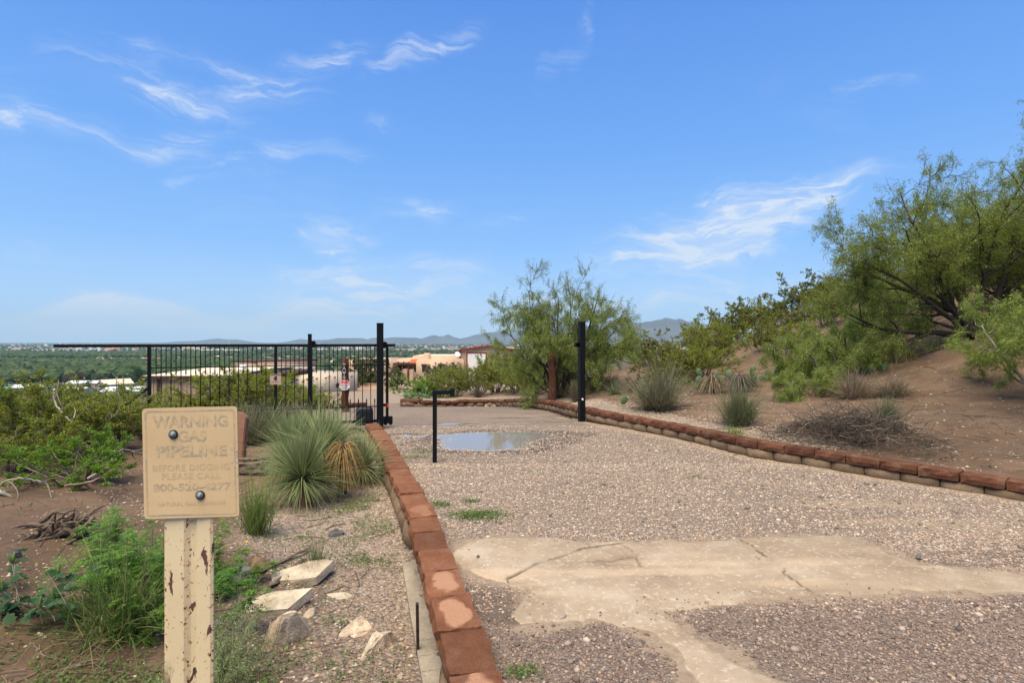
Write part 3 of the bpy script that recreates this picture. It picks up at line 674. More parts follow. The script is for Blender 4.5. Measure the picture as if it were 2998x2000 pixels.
for i in range(7):
    P, f = lump_box(5, 4, 2, (.385, .245, .105), (.003, .006, .002), .008, 100 + i, .006); CAPM.append(raw_mesh('cap_block', P, [f], None, False))
    P, f = lump_box(5, 3, 2, (.385, .24, .11), (.003, .006, .002), .010, 150 + i, .006); CAPW.append(raw_mesh('cap_block', P, [f], None, False))
    P, f = lump_box(5, 2, 3, (.39, .21, .16), (.003, .007, .004), .035, 200 + i, .010); TANM.append(raw_mesh('wall_block', P, [f], None, True))
for me in CAPM: me.materials.append(M['cap'])
for me in CAPW: me.materials.append(M['capw'])
for me in TANM: me.materials.append(M['tan'])
def resample(P, step, start=0.0):
    seg = np.hypot(*np.diff(P, axis=0).T); cum = np.concatenate([[0], np.cumsum(seg)])
    s = np.arange(start, cum[-1], step)
    Q = np.stack([np.interp(s, cum, P[:, 0]), np.interp(s, cum, P[:, 1])], -1)
    e = .12; A = np.stack([np.interp(s + e, cum, P[:, 0]), np.interp(s + e, cum, P[:, 1])], -1); B = np.stack([np.interp(s - e, cum, P[:, 0]), np.interp(s - e, cum, P[:, 1])], -1)
    t = A - B
    return Q, np.arctan2(t[:, 1], t[:, 0])
def spline(P, n=8):
    P = np.asarray(P, float); t = np.arange(len(P)); tt = np.linspace(0, len(P) - 1, (len(P) - 1) * n + 1); out = []
    for q in tt:
        i = min(int(q), len(P) - 2); u = q - i; p0 = P[max(i - 1, 0)]; p1 = P[i]; p2 = P[i + 1]; p3 = P[min(i + 2, len(P) - 1)]
        out.append(.5 * (2 * p1 + (p2 - p0) * u + (2 * p0 - 5 * p1 + 4 * p2 - p3) * u * u + (3 * p1 - p0 - 3 * p2 + p3) * u ** 3))
    return np.array(out)
rw_ = random.Random(4)
# left wall
LW = spline(LEFT_WALL)
left_wall = empty('retaining_wall', (-.89, 5.15, 0))
tag(left_wall, 'straight low wall of brick-red caps running from lower centre up to the gate', 'wall')
left_wall.matrix_world = Matrix.Translation((-.89, 5.15, 0))
def put_block(parent, nm, me, x, y, z, rz, rx=0.0, ry=0.0, scale=None):
    o = link(nm, me, None, parent); px, py, pz = parent.location
    o.location = (x - px, y - py, z - pz); o.rotation_euler = (rx, ry, rz)
    if scale: o.scale = scale
    return o
Q, A = resample(LW, .385, .10)
for i, (q, a) in enumerate(zip(Q, A)):
    z = .12 - .055 + rw_.uniform(-.006, .006) - .0 * i
    y = q[1]
    if y < 2.75: z -= .012
    o = put_block(left_wall, 'cap_block', CAPM[i % 7], q[0] + rw_.uniform(-.008, .008), q[1], z, a + math.pi + R(rw_.uniform(-2.2, 2.2)), R(rw_.uniform(-1, 1)), R(rw_.uniform(-.8, .8)))
    o.color = (1, 1, 1, 0)
    if 3.05 < y < 3.75 or 2.2 < y < 2.45: o.color = (1, 1, 1, 1.0)
    elif 4.75 < y < 5.0: o.color = (1, 1, 1, .35)
Q, A = resample(LW, .395, .3)
for i, (q, a) in enumerate(zip(Q, A)):
    nx, ny = -math.sin(a), math.cos(a)         # left-hand normal
    if 3.0 < q[1] < 4.55: off = -.03
    else: off = .035
    put_block(left_wall, 'wall_block', TANM[(i * 3) % 7], q[0] + nx * off, q[1] + ny * off, -.075, a + math.pi + R(rw_.uniform(-3, 3)), scale=(.97, .92, 1.15))
g = G()       # footing under the washed-out stretch
P = LW[(LW[:, 1] > 2.85) & (LW[:, 1] < 4.7)]
for k in range(len(P) - 1):
    a = math.atan2(P[k + 1][1] - P[k][1], P[k + 1][0] - P[k][0]); c = (P[k] + P[k + 1]) / 2
    nrm = np.array([-math.sin(a), math.cos(a)]); c = c + nrm * .10
    L = np.hypot(*(P[k + 1] - P[k])) + .002
    g.box((c[0] + .89, c[1] - 5.15, -.235), (L, .20, .15), a)
g.build('footing', M['concrete'], left_wall)
stake = G(); p = at(1224, 1735, 3.22); stake.box((0, 0, .14), (.016, .03, .42)); o = stake.build('iron_stake', simple('rust', (.035, .02, .014), .85, .4, 20, 90, .4)); o.location = (p[0], 3.22, -.24); o.rotation_euler = (R(2), R(-1), R(15))
tag(o, 'dark rusty iron stake standing against the near end of the red wall', 'stake')

# right wall and the planter curve
RWs = spline(RIGHT_WALL)
right_wall = empty('retaining_wall', (3.53, 8.05, 0)); tag(right_wall, 'long curving wall of tan blocks under weathered red caps along the hillside', 'wall')
def wall_top(q):
    y = q[1]
    if q[0] > 1.62 and y < 11.95: return .198
    zb = float(z_drive(y)); 
    return zb + float(np.interp(y, [11.9, 13, 17, 19, 24], [.298, .30, .27, .25, .28])) + (-.05 if (-2.9 < q[0] < -1.9) else 0)
Q, A = resample(RWs, .388, .05)
for i, (q, a) in enumerate(zip(Q, A)):
    t = wall_top(q); nx, ny = -math.sin(a), math.cos(a)    # wall runs away from camera: drive is on the left-hand side
    s = -1
    o = put_block(right_wall, 'cap_block', CAPW[i % 7], q[0] - nx * .07, q[1] - ny * .07, t - .055 + rw_.uniform(-.004, .004), a + math.pi + R(rw_.uniform(-1.5, 1.5)), R(rw_.uniform(-.8, .8)))
    o.color = (1, 1, 1, 0)
    put_b = TANM[(i * 5 + 2) % 7]
    a2 = a; off = .195; sh = .0
    q2 = q + np.array([math.cos(a), math.sin(a)]) * .18
    put_block(right_wall, 'wall_block', put_b, q2[0] - nx * .075, q2[1] - ny * .075, t - .11 - .078, a + math.pi + R(rw_.uniform(-2, 2)))
    if q[0] < 1.5: put_block(right_wall, 'wall_block', TANM[(i + 4) % 7], q[0] - nx * .065, q[1] - ny * .065, t - .11 - .235, a + math.pi)
# low wall of flat red stones left of the drive, past the gate
lowp = np.array([at(1062, 1178, 18.6)[:2], at(1030, 1190, 17.2)[:2], at(985, 1200, 16.2)[:2], at(940, 1200, 16.0)[:2], at(900, 1205, 15.6)[:2]])
low = empty('garden_wall', (lowp[2][0], lowp[2][1], gz(*lowp[2]))); tag(low, 'low red stone edging beyond the gate, by the post with the octagon sign', 'wall')
Q, A = resample(spline(lowp, 6), .42)
for i, (q, a) in enumerate(zip(Q, A)):
    z = gz(*q)
    for k in range(2): 
        o = put_block(low, 'cap_block', CAPW[(i + k * 3) % 7], q[0], q[1], z + .06 + .11 * k, a + R(rw_.uniform(-4, 4))); o.color = (1, 1, 1, .0)
# ------------------------------------------------------------------ text helper
def text(name, s, size, mat, parent, loc, rot=(R(90), 0, 0), bold=.0, align='CENTER', sx=1.0, sp=1.0):
    cu = bpy.data.curves.new(name, 'FONT'); cu.body = s; cu.size = size; cu.align_x = align; cu.align_y = 'CENTER'; cu.offset = bold; cu.extrude = 0.0; cu.resolution_u = 3; cu.space_character = sp
    t = bpy.data.objects.new('tmp', cu); COL.objects.link(t)
    dg = bpy.context.evaluated_depsgraph_get(); dg.update()
    me = bpy.data.meshes.new_from_object(t.evaluated_get(dg)); me.name = name
    bpy.data.objects.remove(t); bpy.data.curves.remove(cu)
    me.materials.clear(); me.materials.append(mat)
    o = link(name, me, None, parent, loc, rot, (sx, 1, 1)); return o
def round_rect(w, h, r, t, n=6):
    """plate in the XZ plane, front face at y=-t/2"""
    P = []
    for cx, cz, a0 in ((w / 2 - r, h / 2 - r, 0), (-w / 2 + r, h / 2 - r, 90), (-w / 2 + r, -h / 2 + r, 180), (w / 2 - r, -h / 2 + r, 270)):
        for k in range(n + 1):
            a = R(a0 + 90 * k / n); P.append((cx + r * math.cos(a), cz + r * math.sin(a)))
    return poly_plate(P, t)
def poly_plate(P, t):
    P = np.array(P); n = len(P)
    V = np.vstack([np.column_stack([P[:, 0], np.full(n, -t / 2), P[:, 1]]), np.column_stack([P[:, 0], np.full(n, t / 2), P[:, 1]])])
    j = np.arange(n); k = (j + 1) % n
    return V, [np.array([j]), np.array([n + j[::-1]]), np.stack([j, j + n, k + n, k], -1)]
def lathe(prof, n=16, axis='Z'):
    prof = np.array(prof); th = np.arange(n) * 2 * math.pi / n; m = len(prof)
    V = np.stack([prof[:, 0][:, None] * np.cos(th), prof[:, 0][:, None] * np.sin(th), np.repeat(prof[:, 1][:, None], n, 1)], -1).reshape(-1, 3)
    if axis == 'Y': V = V[:, [0, 2, 1]] * np.array([1, -1, 1])
    i = np.arange(m - 1)[:, None] * n; j = np.arange(n)[None]; k = (j + 1) % n
    f = np.stack([i + j, i + k, i + n + k, i + n + j], -1).reshape(-1, 4)
    return V, [f, np.array([np.arange(n)[::-1]]), np.array([np.arange(n) + (m - 1) * n])]

# ------------------------------------------------------------------ gas pipeline warning sign
def warning_sign():
    Y0 = 1.60; px, pz = (548.5 - CX) / F * Y0, H - (1359 - CY) / F * Y0
    x0, y0 = px, Y0 + .03; zg = gz(x0, y0)
    root = empty('pipeline_sign', (x0, y0, zg)); tag(root, 'faded tan gas pipeline warning sign on a rust-flecked cream steel post', 'sign')
    # post: folded channel, cream paint flaking to primer and rust
    m, nt = new_mat('post_paint'); T = NT(nt); v = T.coord(False)
    st = T.n('ShaderNodeVectorMath', operation='MULTIPLY'); T.put(st.inputs[0], v); st.inputs[1].default_value = (1, 1, .42)
    n0 = T.noise(v, 3, 3); n1 = T.noise(st.outputs[0], 26, 4, .6, .6); n2 = T.noise(v, 95, 3, .6); n4 = T.noise(v, 40, 2, .5)
    c = T.cramp(n0, [(.3, (.60, .475, .28)), (.7, (.69, .56, .35))])
    sx = T.n('ShaderNodeSeparateXYZ'); T.put(sx.inputs[0], v)
    edge = T.ramp(T.math('ABSOLUTE', sx.outputs[0]), .052, .073)             # rust creeps in from the cut edges
    mid = T.ramp(T.math('ABSOLUTE', T.math('ADD', sx.outputs[0], .006)), .022, .004)
    zone = T.math('ADD', T.math('MULTIPLY', edge, .085), T.math('MULTIPLY', mid, .07))
    zone = T.math('ADD', zone, T.ramp(sx.outputs[2], 1.1, .6, 0, .03))
    halo = T.ramp(T.math('ADD', n2, zone), .615, .70, 0, .75); c = T.mix(halo, c, (.50, .20, .055))
    flake = T.ramp(T.math('ADD', n1, T.math('MULTIPLY', zone, .35)), .632, .650); c = T.mix(flake, c, (.115, .052, .042))
    spot = T.ramp(T.math('ADD', n2, zone), .70, .735); c = T.mix(spot, c, (.055, .026, .02))
    low = T.math('MULTIPLY', T.ramp(sx.outputs[2], .86, .72), T.ramp(T.math('ADD', n1, T.ramp(sx.outputs[0], -.03, -.07, 0, .25)), .62, .68)); c = T.mix(low, c, (.035, .02, .018))
    hh = T.math('MULTIPLY', T.math('ADD', flake, spot), -1.0); T.out(c, .6, T.bump(hh, .4, .003), .3)
    prof = np.array([(-.073, .0), (-.064, -.004), (-.012, -.006), (.002, .006), (.014, .008), (.026, -.003), (.066, -.006), (.073, -.001), (.073, .004), (.066, .001), (.026, .004), (.012, .014), (.0, .012), (-.012, .001), (-.064, .002), (-.073, .005)])
    zt = pz + .150 - zg; zb = -.45; zz = np.linspace(zb, zt, 12); n = len(prof)
    V = np.vstack([np.column_stack([prof[:, 0], prof[:, 1], np.full(n, z)]) for z in zz]); i = np.arange(11)[:, None] * n; j = np.arange(n)[None]; k = (j + 1) % n
    g = G(); g.add(V, [np.stack([i + j, i + k, i + n + k, i + n + j], -1).reshape(-1, 4), np.array([np.arange(n) + 11 * n])])
    g.build('post', m, root, loc=(-.013, 0, 0))
    # plate
    m2, nt = new_mat('plate_paint'); T = NT(nt); v = T.coord(False)
    n0 = T.noise(v, 5, 4, .6); n2 = T.noise(v, 150, 3, .6); n3 = T.noise(v, 60, 4, .75)
    c = T.cramp(n0, [(.3, (.54, .385, .205)), (.7, (.62, .45, .255))]); c = T.mix(T.ramp(n2, .665, .72, 0, .7), c, (.22, .19, .16))
    sx = T.n('ShaderNodeSeparateXYZ'); T.put(sx.inputs[0], v)
    rt = T.math('MULTIPLY', T.ramp(sx.outputs[0], .105, .132), T.ramp(T.math('ABSOLUTE', T.math('ADD', sx.outputs[2], .0)), .10, .03)); c = T.mix(T.math('MULTIPLY', rt, T.ramp(n3, .5, .6, 0, .8)), c, (.27, .24, .21))
    T.out(c, .55, T.bump(n0, .05, .002), .35)
    V, f = round_rect(.277, .327, .012, .003); g = G(); g.add(V, f)
    plate = g.build('plate', m2, root, loc=(0, -.012, pz - zg)); plate.rotation_euler = (0, R(-1.2), R(1.5))
    # printed letters, worn to ghosts
    def faded(nm, lo, hi, sc, col):
        m, nt = new_mat(nm); T = NT(nt); v = T.n('ShaderNodeTexCoord').outputs['Object']
        n = T.noise(v, sc, 5, .7); n2 = T.noise(v, 9, 2)
        f = T.ramp(T.math('ADD', n, T.math('MULTIPLY', T.math('SUBTRACT', n2, .5), .8)), lo, hi, 0.08, .75)
        T.out(T.mix(f, (.58, .418, .23), col), .55, None, .3); return m
    fA = faded('print_worn', .38, .62, 70, (.29, .25, .19)); fB = faded('print_ghost', .42, .72, 60, (.35, .29, .21))
    for s, z, size, b, mt, cx, wanted in (('WARNING', .121, .047, .0011, fA, .003, .219), ('GAS', .0775, .046, .0009, fA, .005, .084), ('PIPELINE', .033, .047, .0011, fA, .003, .206), ('BEFORE DIGGING', -.0146, .026, 0, fB, .001, .225), ('PLEASE CALL', -.040, .026, 0, fB, 0, .171), ('800-520-4277', -.0727, .029, .0006, fA, .002, .227), ('NATURAL GAS COMPANY', -.122, .0165, 0, fB, .0, .199)):
        t = text('lettering', s, size, mt, plate, (cx, -.0021, z), bold=b)
        w = max(v.co.x for v in t.data.vertices) - min(v.co.x for v in t.data.vertices); t.scale = (wanted / w, 1, 1)
    # border line
    g = G(); Vo, _ = round_rect(.262, .312, .010, .0); Vi, _ = round_rect(.254, .304, .007, .0); n = len(Vo) // 2
    V = np.vstack([Vo[:n], Vi[:n]]); j = np.arange(n); k = (j + 1) % n; g.add(V, [np.stack([j, j + n, k + n, k], -1)])
    g.build('border', fA, plate, loc=(0, -.0021, 0))
    for (bx, bz) in ((-.048, .085), (.0265, -.097)):
        g = G(); V, f = lathe([(.0, .0), (.0135, .0), (.0135, .003), (.012, .0035)], 18, 'Y'); g.add(V, f); w = g.build('bolt', M['rubber'], plate, loc=(bx, -.0018, bz))
        g = G(); V, f = lathe([(.0, .0035), (.0108, .0035), (.0105, .0065), (.006, .0075), (.0055, .0095), (.0, .010)], 18, 'Y'); g.add(V, f); g.build('bolt_head', M['steel'], w, smooth_=True)
    root.rotation_euler = (0, 0, 0)
warning_sign()

# ------------------------------------------------------------------ sliding gate, posts and hardware
LP = np.array([-2.55, 10.56]); GD = np.array([.953, .303]); GN = np.array([-.303, .953]); GA = math.atan2(GD[1], GD[0])
def gp(s, off=.13): return LP + GD * s + GN * off
def gate():
    o0 = gp(-1.872); root = empty('sliding_gate', (o0[0], o0[1], 0), GA); tag(root, 'black metal sliding gate with pickets, rolled back to the left', 'gate')
    S0 = -1.872; mt = M['black_metal']
    def bar(nm, s0, s1, z, w=.05, parent=root):
        g = G(); g.box(((s0 + s1) / 2 - S0, 0, z), (s1 - s0, w, w)); return g.build(nm, mt, parent)
    bar('top_rail', -5.27, .30, 1.575, .052); bar('middle_rail', -3.88, .12, 1.19, .018); bar('lower_rail', -3.88, .12, .385, .018); bar('bottom_rail', -3.93, .17, .10, .05)
    g = G(); g.bar((-3.9 - S0, 0, .85), (-4.75 - S0, 0, .12), .04); g.build('tail_brace', mt, root)
    g = G(); g.box((-4.35 - S0, 0, .10), (.88, .045, .045)); g.build('tail_rail', mt, root)
    for s in (-3.9, S0, .145):
        g = G(); g.box((s - S0, 0, .84), (.05, .05, 1.43)); g.build('upright', mt, root)
    g = G(); g.box((.16 - S0, -.02, .115), (.17, .10, .13)); V, f = lathe([(.0, -.012), (.035, -.012), (.035, .012), (0, .012)], 14, 'Y'); g.add(V + np.array([.11 - S0, -.02, .045]), f); g.add(V + np.array([.21 - S0, -.02, .045]), f); g.build('wheel_carriage', mt, root)
    g = G(); g.box((0, 0, .835), (.014, .014, 1.45)); full = g.mesh('picket'); full.materials.append(mt)
    def spear(zr, up):
        g = G(); sgn = 1 if up else -1
        if up: g.box((0, 0, .27), (.013, .013, .42))
        else: g.box((0, 0, 1.33), (.013, .013, .46))
        zt = .46 if up else 1.13
        V, f = lathe([(.0065, 0), (.016, .012), (.0085, .022), (.013, .035), (.011, .05), (.0005, .095)], 6); V = V * np.array([1, 1, sgn]) + np.array([0, 0, zt])
        g.add(V, f); me = g.mesh('short_picket'); me.materials.append(mt); return me
    dn, up = spear(0, False), spear(0, True)
    for base, n in ((-3.721, 12), (-1.698, 12)):
        for i in range(n):
            s = base + .153 * i
            if s < .11: link('picket', full, None, root, (s - S0, 0, 0))
            s2 = s - .0765
            link('short_picket', dn, None, root, (s2 - S0, 0, 0)); link('short_picket', up, None, root, (s2 - S0, 0, 0))
gate()
def gate_post(nm, label, s, off, w, z1, extras):
    p = gp(s, off); zg = gz(*p) - .02 if nm != 'gate_post' else float(z_drive(p[1])) - .02
    root = empty(nm, (p[0], p[1], zg), GA); tag(root, label, 'post')
    g = G(); g.box((0, 0, (z1 - zg) / 2 - .1), (w, w, z1 - zg + .2)); g.box((0, 0, z1 - zg + .002), (w + .008, w + .008, .008)); g.build('post_tube', M['black_metal'], root)
    extras(root, zg); return root
def ex_left(root, zg):
    g = G(); g.box((.09, .10, 1.60 - zg), (.10, .16, .05)); V, f = lathe([(0, -.06), (.032, -.06), (.032, .06), (0, .06)], 12); g.add(V + np.array([.095, .075, 1.585 - zg]), f); g.build('roller_bracket', M['black_metal'], root)
    g = G(); g.box((.10, -.01, .42 - zg), (.10, .05, .05)); g.box((.135, -.01, .40 - zg), (.05, .06, .14)); b = g.build('photo_eye', M['black_metal'], root)
    g = G(); g.box((.138, -.045, .415 - zg), (.034, .012, .075)); g.build('reflector', M['red_lens'], b)
    g = G(); t = np.linspace(0, 1, 8); g.tube(np.stack([.135 - .05 * t ** 2, -.01 + 0 * t, .33 - zg - .18 * t], -1), .006, 6); g.build('cable', M['rubber'], root)
gate_post('gate_post', 'tall square black post at the left of the gate opening, with a red reflector', 0.0, 0.0, .122, 2.0, ex_left)
def ex_mid(root, zg):
    g = G(); g.box((.065, .06, 1.60 - zg), (.06, .10, .12)); V, f = lathe([(0, -.05), (.028, -.05), (.028, .05), (0, .05)], 12); g.add(V + np.array([.075, .06, 1.585 - zg]), f); g.build('guide_roller', M['black_metal'], root)
s_mid = ((907 - CX) / F * 10.56 + 2.55) / (.953 - .303 * (907 - CX) / F)
gate_post('guide_post', 'slim black guide post standing midway along the open gate', s_mid, .02, .068, 1.785, ex_mid)
def ex_right(root, zg):
    g = G(); g.box((-.115, -.02, 1.62 - zg), (.11, .09, .008)); g.box((-.165, -.02, 1.575 - zg), (.008, .09, .095)); g.box((-.115, .022, 1.575 - zg), (.11, .006, .085)); g.build('latch_bracket', M['black_metal'], root)
    g = G(); V, f = lathe([(0, .0), (.018, .0), (.018, .03), (.012, .034), (0, .034)], 12, 'Y'); g.add(V, f); g.build('padlock_eye', M['white_print'], root, loc=(-.012, -.061, .40 - zg), scale=(1, 1, 1.4))
rp = gate_post('gate_post', 'tall square black receiver post at the right of the opening, against the wall', 4.26, 0.0, .122, 2.07, ex_right)
def chain():
    g = G(); base = rp.matrix_world.to_translation() if False else np.array(rp.location)
    x0 = gp(4.26, -.03) + GD * .085; zt = .13; n = 8
    o = empty('chain', (x0[0], x0[1], zt - .26)); tag(o, 'short galvanised chain hanging beside the foot of the right post', 'chain')
    for i in range(n):
        th = np.linspace(0, 2 * math.pi, 13)[:-1]; a, b = .012, .022
        P = np.stack([a * np.cos(th), 0 * th, b * np.sin(th)], -1); P = np.vstack([P, P[:1]])
        gg = G(); gg.tube(P, .0042, 5, cap=False); l = gg.build('chain_link', M['galv'], o, smooth_=True); l.location = (.004 * math.sin(i), 0, .26 - i * .036); l.rotation_euler = (R(6 * math.sin(i * 2)), 0, R(20 if i % 2 else 110))
chain()
# track set into the drive
g = G(); a, b = gp(.10, .13), gp(4.20, .13); 
c = (a + b) / 2; zt = float(z_drive(c[1]))
trk = empty('gate_track', (c[0], c[1], zt), GA); tag(trk, 'concrete strip with a steel rail crossing the drive between the gate posts', 'track')
g = G(); L = np.hypot(*(b - a)) + .25; g.box((0, 0, -.03), (L, .17, .075)); g.build('strip', M['concrete'], trk)
g = G(); g.box((0, .01, .013), (L, .03, .012)); g.build('rail', simple('rail_steel', (.2, .16, .125), .7, .25, 9, 60, .3), trk)

# gate operator
def operator():
    p = at(1067, 1243, 11.15); zg = gz(p[0], 11.15)
    root = empty('gate_operator', (p[0], 11.15, zg), GA); tag(root, 'black plastic gate motor housing with a rounded top behind the left post', 'gate motor')
    g = G(); W, D, Hh = .35, .28, .46; zs = [0, .03, .30, .36, .41, .44, .455]; sc = [1.0, 1.0, .985, .97, .93, .84, .6]; n = 28; V = []
    th = np.arange(n) * 2 * math.pi / n; e = .35
    for z, s in zip(zs, sc):
        V.append(np.stack([W / 2 * s * np.sign(np.cos(th)) * np.abs(np.cos(th)) ** e, D / 2 * s * np.sign(np.sin(th)) * np.abs(np.sin(th)) ** e, np.full(n, z)], -1))
    V = np.vstack(V); i = np.arange(len(zs) - 1)[:, None] * n; j = np.arange(n)[None]; k = (j + 1) % n
    g.add(V, [np.stack([i + j, i + k, i + n + k, i + n + j], -1).reshape(-1, 4), np.array([np.arange(n) + (len(zs) - 1) * n])]); g.build('housing', simple('black_plastic', (.017, .019, .023), .5, .12, 8, 120, .1, .001, .4), root, smooth_=True)
    g = G(); g.box((0, 0, .0), (.46, .40, .07)); g.build('base_pad', M['concrete'], root)
operator()

# keypad pedestal
def keypad():
    p = on_drive(1273, 1355); root = empty('keypad_pedestal', (p[0], p[1], p[2])); tag(root, 'thin black gooseneck keypad stand rising from the gravel before the puddle', 'keypad stand')
    g = G(); hgt = 1.005; g.box((0, 0, hgt / 2 - .05), (.054, .054, hgt + .1)); g.build('upright', M['black_metal'], root)
    g = G(); g.box((.125, .0, hgt - .027), (.196, .053, .053)); g.build('arm', M['black_metal'], root)
    k = empty('keypad', (.235, 0, hgt - .03)); k.parent = root
    g = G(); g.box((0, 0, 0), (.035, .085, .105)); V, f = poly_plate([(-.018, -.05), (.03, -.05), (.035, .03), (.018, .058), (-.018, .058)], .09); g.add(V + np.array([.012, 0, 0]), f); g.build('keypad_case', M['black_metal'], k)
    g = G(); g.box((.046, 0, -.005), (.002, .06, .07)); g.build('button_panel', M['galv'], k)
keypad()

# ------------------------------------------------------------------ small signs and wooden posts
def cam_sign():
    s = ((805 - CX) / F * 10.56 + 2.55) / (.953 - .303 * (805 - CX) / F); p = gp(s, .095); z = H - (1111 - CY) / F * p[1]
    root = empty('surveillance_sign', (p[0], p[1], z), GA); tag(root, 'small tan square surveillance notice fixed to a gate upright', 'sign')
    m = simple('sign_tan', (.52, .35, .26), .5, .06, 6, 60, .03, .001); V, f = round_rect(.192, .192, .004, .003); g = G(); g.add(V, f); g.build('plate', m, root)
    text('lettering', 'WARNING', .036, M['black_print'], root, (.012, -.0024, .077), bold=.0008)
    g = G(); g.add(np.array([(-.085, -.0024, .066), (-.063, -.0024, .066), (-.074, -.0024, .086)]), [[[0, 1, 2]]]); g.build('warning_triangle', M['black_print'], root)
    g = G(); V, f = poly_plate([(-.035, -.005), (-.005, -.03), (.025, -.035), (.025, .045), (.005, .05), (-.015, .03), (-.035, .03), (-.02, .012)], .0004); g.add(V + np.array([0, -.0026, .012]), f); g.build('camera_picture', M['black_print'], root)
    for i, (s_, z_) in enumerate((('24 HOUR', -.038), ('VIDEO SURVEILLANCE', -.052))): text('lettering', s_, .016, M['black_print'], root, (0, -.0024, z_))
    g = G(); g.box((0, -.002, -.083), (.008, .001, .014)); g.build('emblem', M['black_print'], root)
cam_sign()
def wood_mat():
    m, nt = new_mat('post_wood'); T = NT(nt); v = T.coord(); st = T.n('ShaderNodeVectorMath', operation='MULTIPLY'); T.put(st.inputs[0], v); st.inputs[1].default_value = (1, 1, .12)
    n = T.noise(st.outputs[0], 40, 4, .7); n2 = T.noise(v, 7, 4, .65)
    c = T.cramp(n, [(.3, (.035, .013, .007)), (.55, (.095, .034, .016)), (.75, (.16, .062, .03))]); c = T.mix(T.ramp(n2, .5, .7, 0, .75), c, (.04, .017, .011))
    T.out(c, .8, T.bump(n, .5, .01), .25); return m
M['post_wood'] = wood_mat()
def log_post(x, y, z, h, r, seed):
    rr = np.random.default_rng(seed); zs = np.linspace(-.2, h, 9); g = G(); P = np.stack([.012 * rr.normal(size=9), .012 * rr.normal(size=9), zs], -1); g.tube(P, r * (1.06 - .10 * np.linspace(0, 1, 9)), 14)
    return g
def post_left():
    p = at(1011, 1205, 14.5); zg = gz(p[0], 14.5); root = empty('wooden_post', (p[0], 14.5, zg)); tag(root, 'dark stained wooden post with vertical pale letters behind the gate', 'post')
    h = H - (1049 - CY) / F * 14.5 - zg; log_post(0, 0, 0, h, .092, 1).build('shaft', M['post_wood'], root, smooth_=True)
    for i, ch in enumerate('TOTT'): text('letter', ch, .17, M['galv'], root, (.0, -.103, h - .21 - i * .118), bold=.003, sx=.8)
    q = at(1009, 1128, 14.37); s = empty('no_trespassing_sign', (q[0], 14.372, q[2])); tag(s, 'red and white octagonal no trespassing sign on the dark wooden post', 'sign')
    V, f = poly_plate([(.146 * math.cos(R(22.5 + 45 * k)), .146 * math.sin(R(22.5 + 45 * k))) for k in range(8)], .004); g = G(); g.add(V, f); g.build('plate', M['white_print'], s)
    r = .136; c = r * math.cos(R(22.5)); s2 = r * math.sin(R(22.5))
    V, f = poly_plate([(-c, .006), (c, .006), (c, s2), (s2, c), (-s2, c), (-c, s2)], .0006); g = G(); g.add(V + np.array([0, -.0026, 0]), f); g.build('red_band', M['red_print'], s)
    for (t_, z_, sz, w, mt) in (('NO', .093, .055, .062, M['white_print']), ('TRESPASSING', .034, .055, .235, M['white_print']), ('PRIVATE PROPERTY', -.024, .034, .21, M['black_print']), ('VIOLATORS WILL BE', -.067, .026, .17, M['black_print']), ('PROSECUTED', -.098, .026, .11, M['black_print'])):
        t = text('lettering', t_, sz, mt, s, (0, -.0035, z_), bold=.001); wd = max(v.co.x for v in t.data.vertices) - min(v.co.x for v in t.data.vertices); t.scale = (w / wd, 1, 1)
post_left()
p = at(1617, 1176, 15.4); zg = gz(p[0], 15.4); root = empty('wooden_post', (p[0], 15.4, zg)); tag(root, 'reddish wooden post standing in front of the mesquite tree', 'post')
log_post(0, 0, 0, 1.38, .105, 5).build('shaft', M['post_wood'], root, smooth_=True)
# ------------------------------------------------------------------ plants
def unit(v): return v / (np.linalg.norm(v, axis=-1, keepdims=True) + 1e-9)
def grow(r, p, d, L, n, wander, trop=(0, 0, 0), zig=0.0):
    P = [np.array(p, float)]; d = np.array(d, float); st = L / n; trop = np.array(trop)
    for i in range(n):
        d = d + r.normal(size=3) * wander + trop; 
        if zig: d = d + r.normal(size=3) * zig * (1 if i % 2 else -1)
        d /= np.linalg.norm(d) + 1e-9; P.append(P[-1] + d * st)
    return np.array(P)
def side_dir(r, d, ang):
    a = unit(np.cross(d, r.normal(size=3))); c, s = math.cos(ang), math.sin(ang); return unit(d * c + a * s)
def leaf_quads(r, P, D, L, W, cols, flat=.0):
    n = len(P); D = unit(D); S = unit(np.cross(D, r.normal(size=(n, 3)) + np.array([0, 0, flat])))
    Lx = L[:, None] * D; Wx = W[:, None] * S * .5
    V = np.stack([P, P + Lx * .45 + Wx, P + Lx, P + Lx * .45 - Wx], 1).reshape(-1, 3)
    f = np.arange(n * 4).reshape(-1, 4); return V, f, np.repeat(cols, 4, 0)
def tint(r, n, base, var=.25, alt=None, altp=0.0):
    c = np.array(base)[None] * (1 + r.uniform(-var, var, (n, 1))) * (1 + r.uniform(-.08, .08, (n, 3)))
    if alt is not None: k = r.random(n) < altp; c[k] = np.array(alt) * (1 + r.uniform(-var, var, (k.sum(), 1)))
    return c

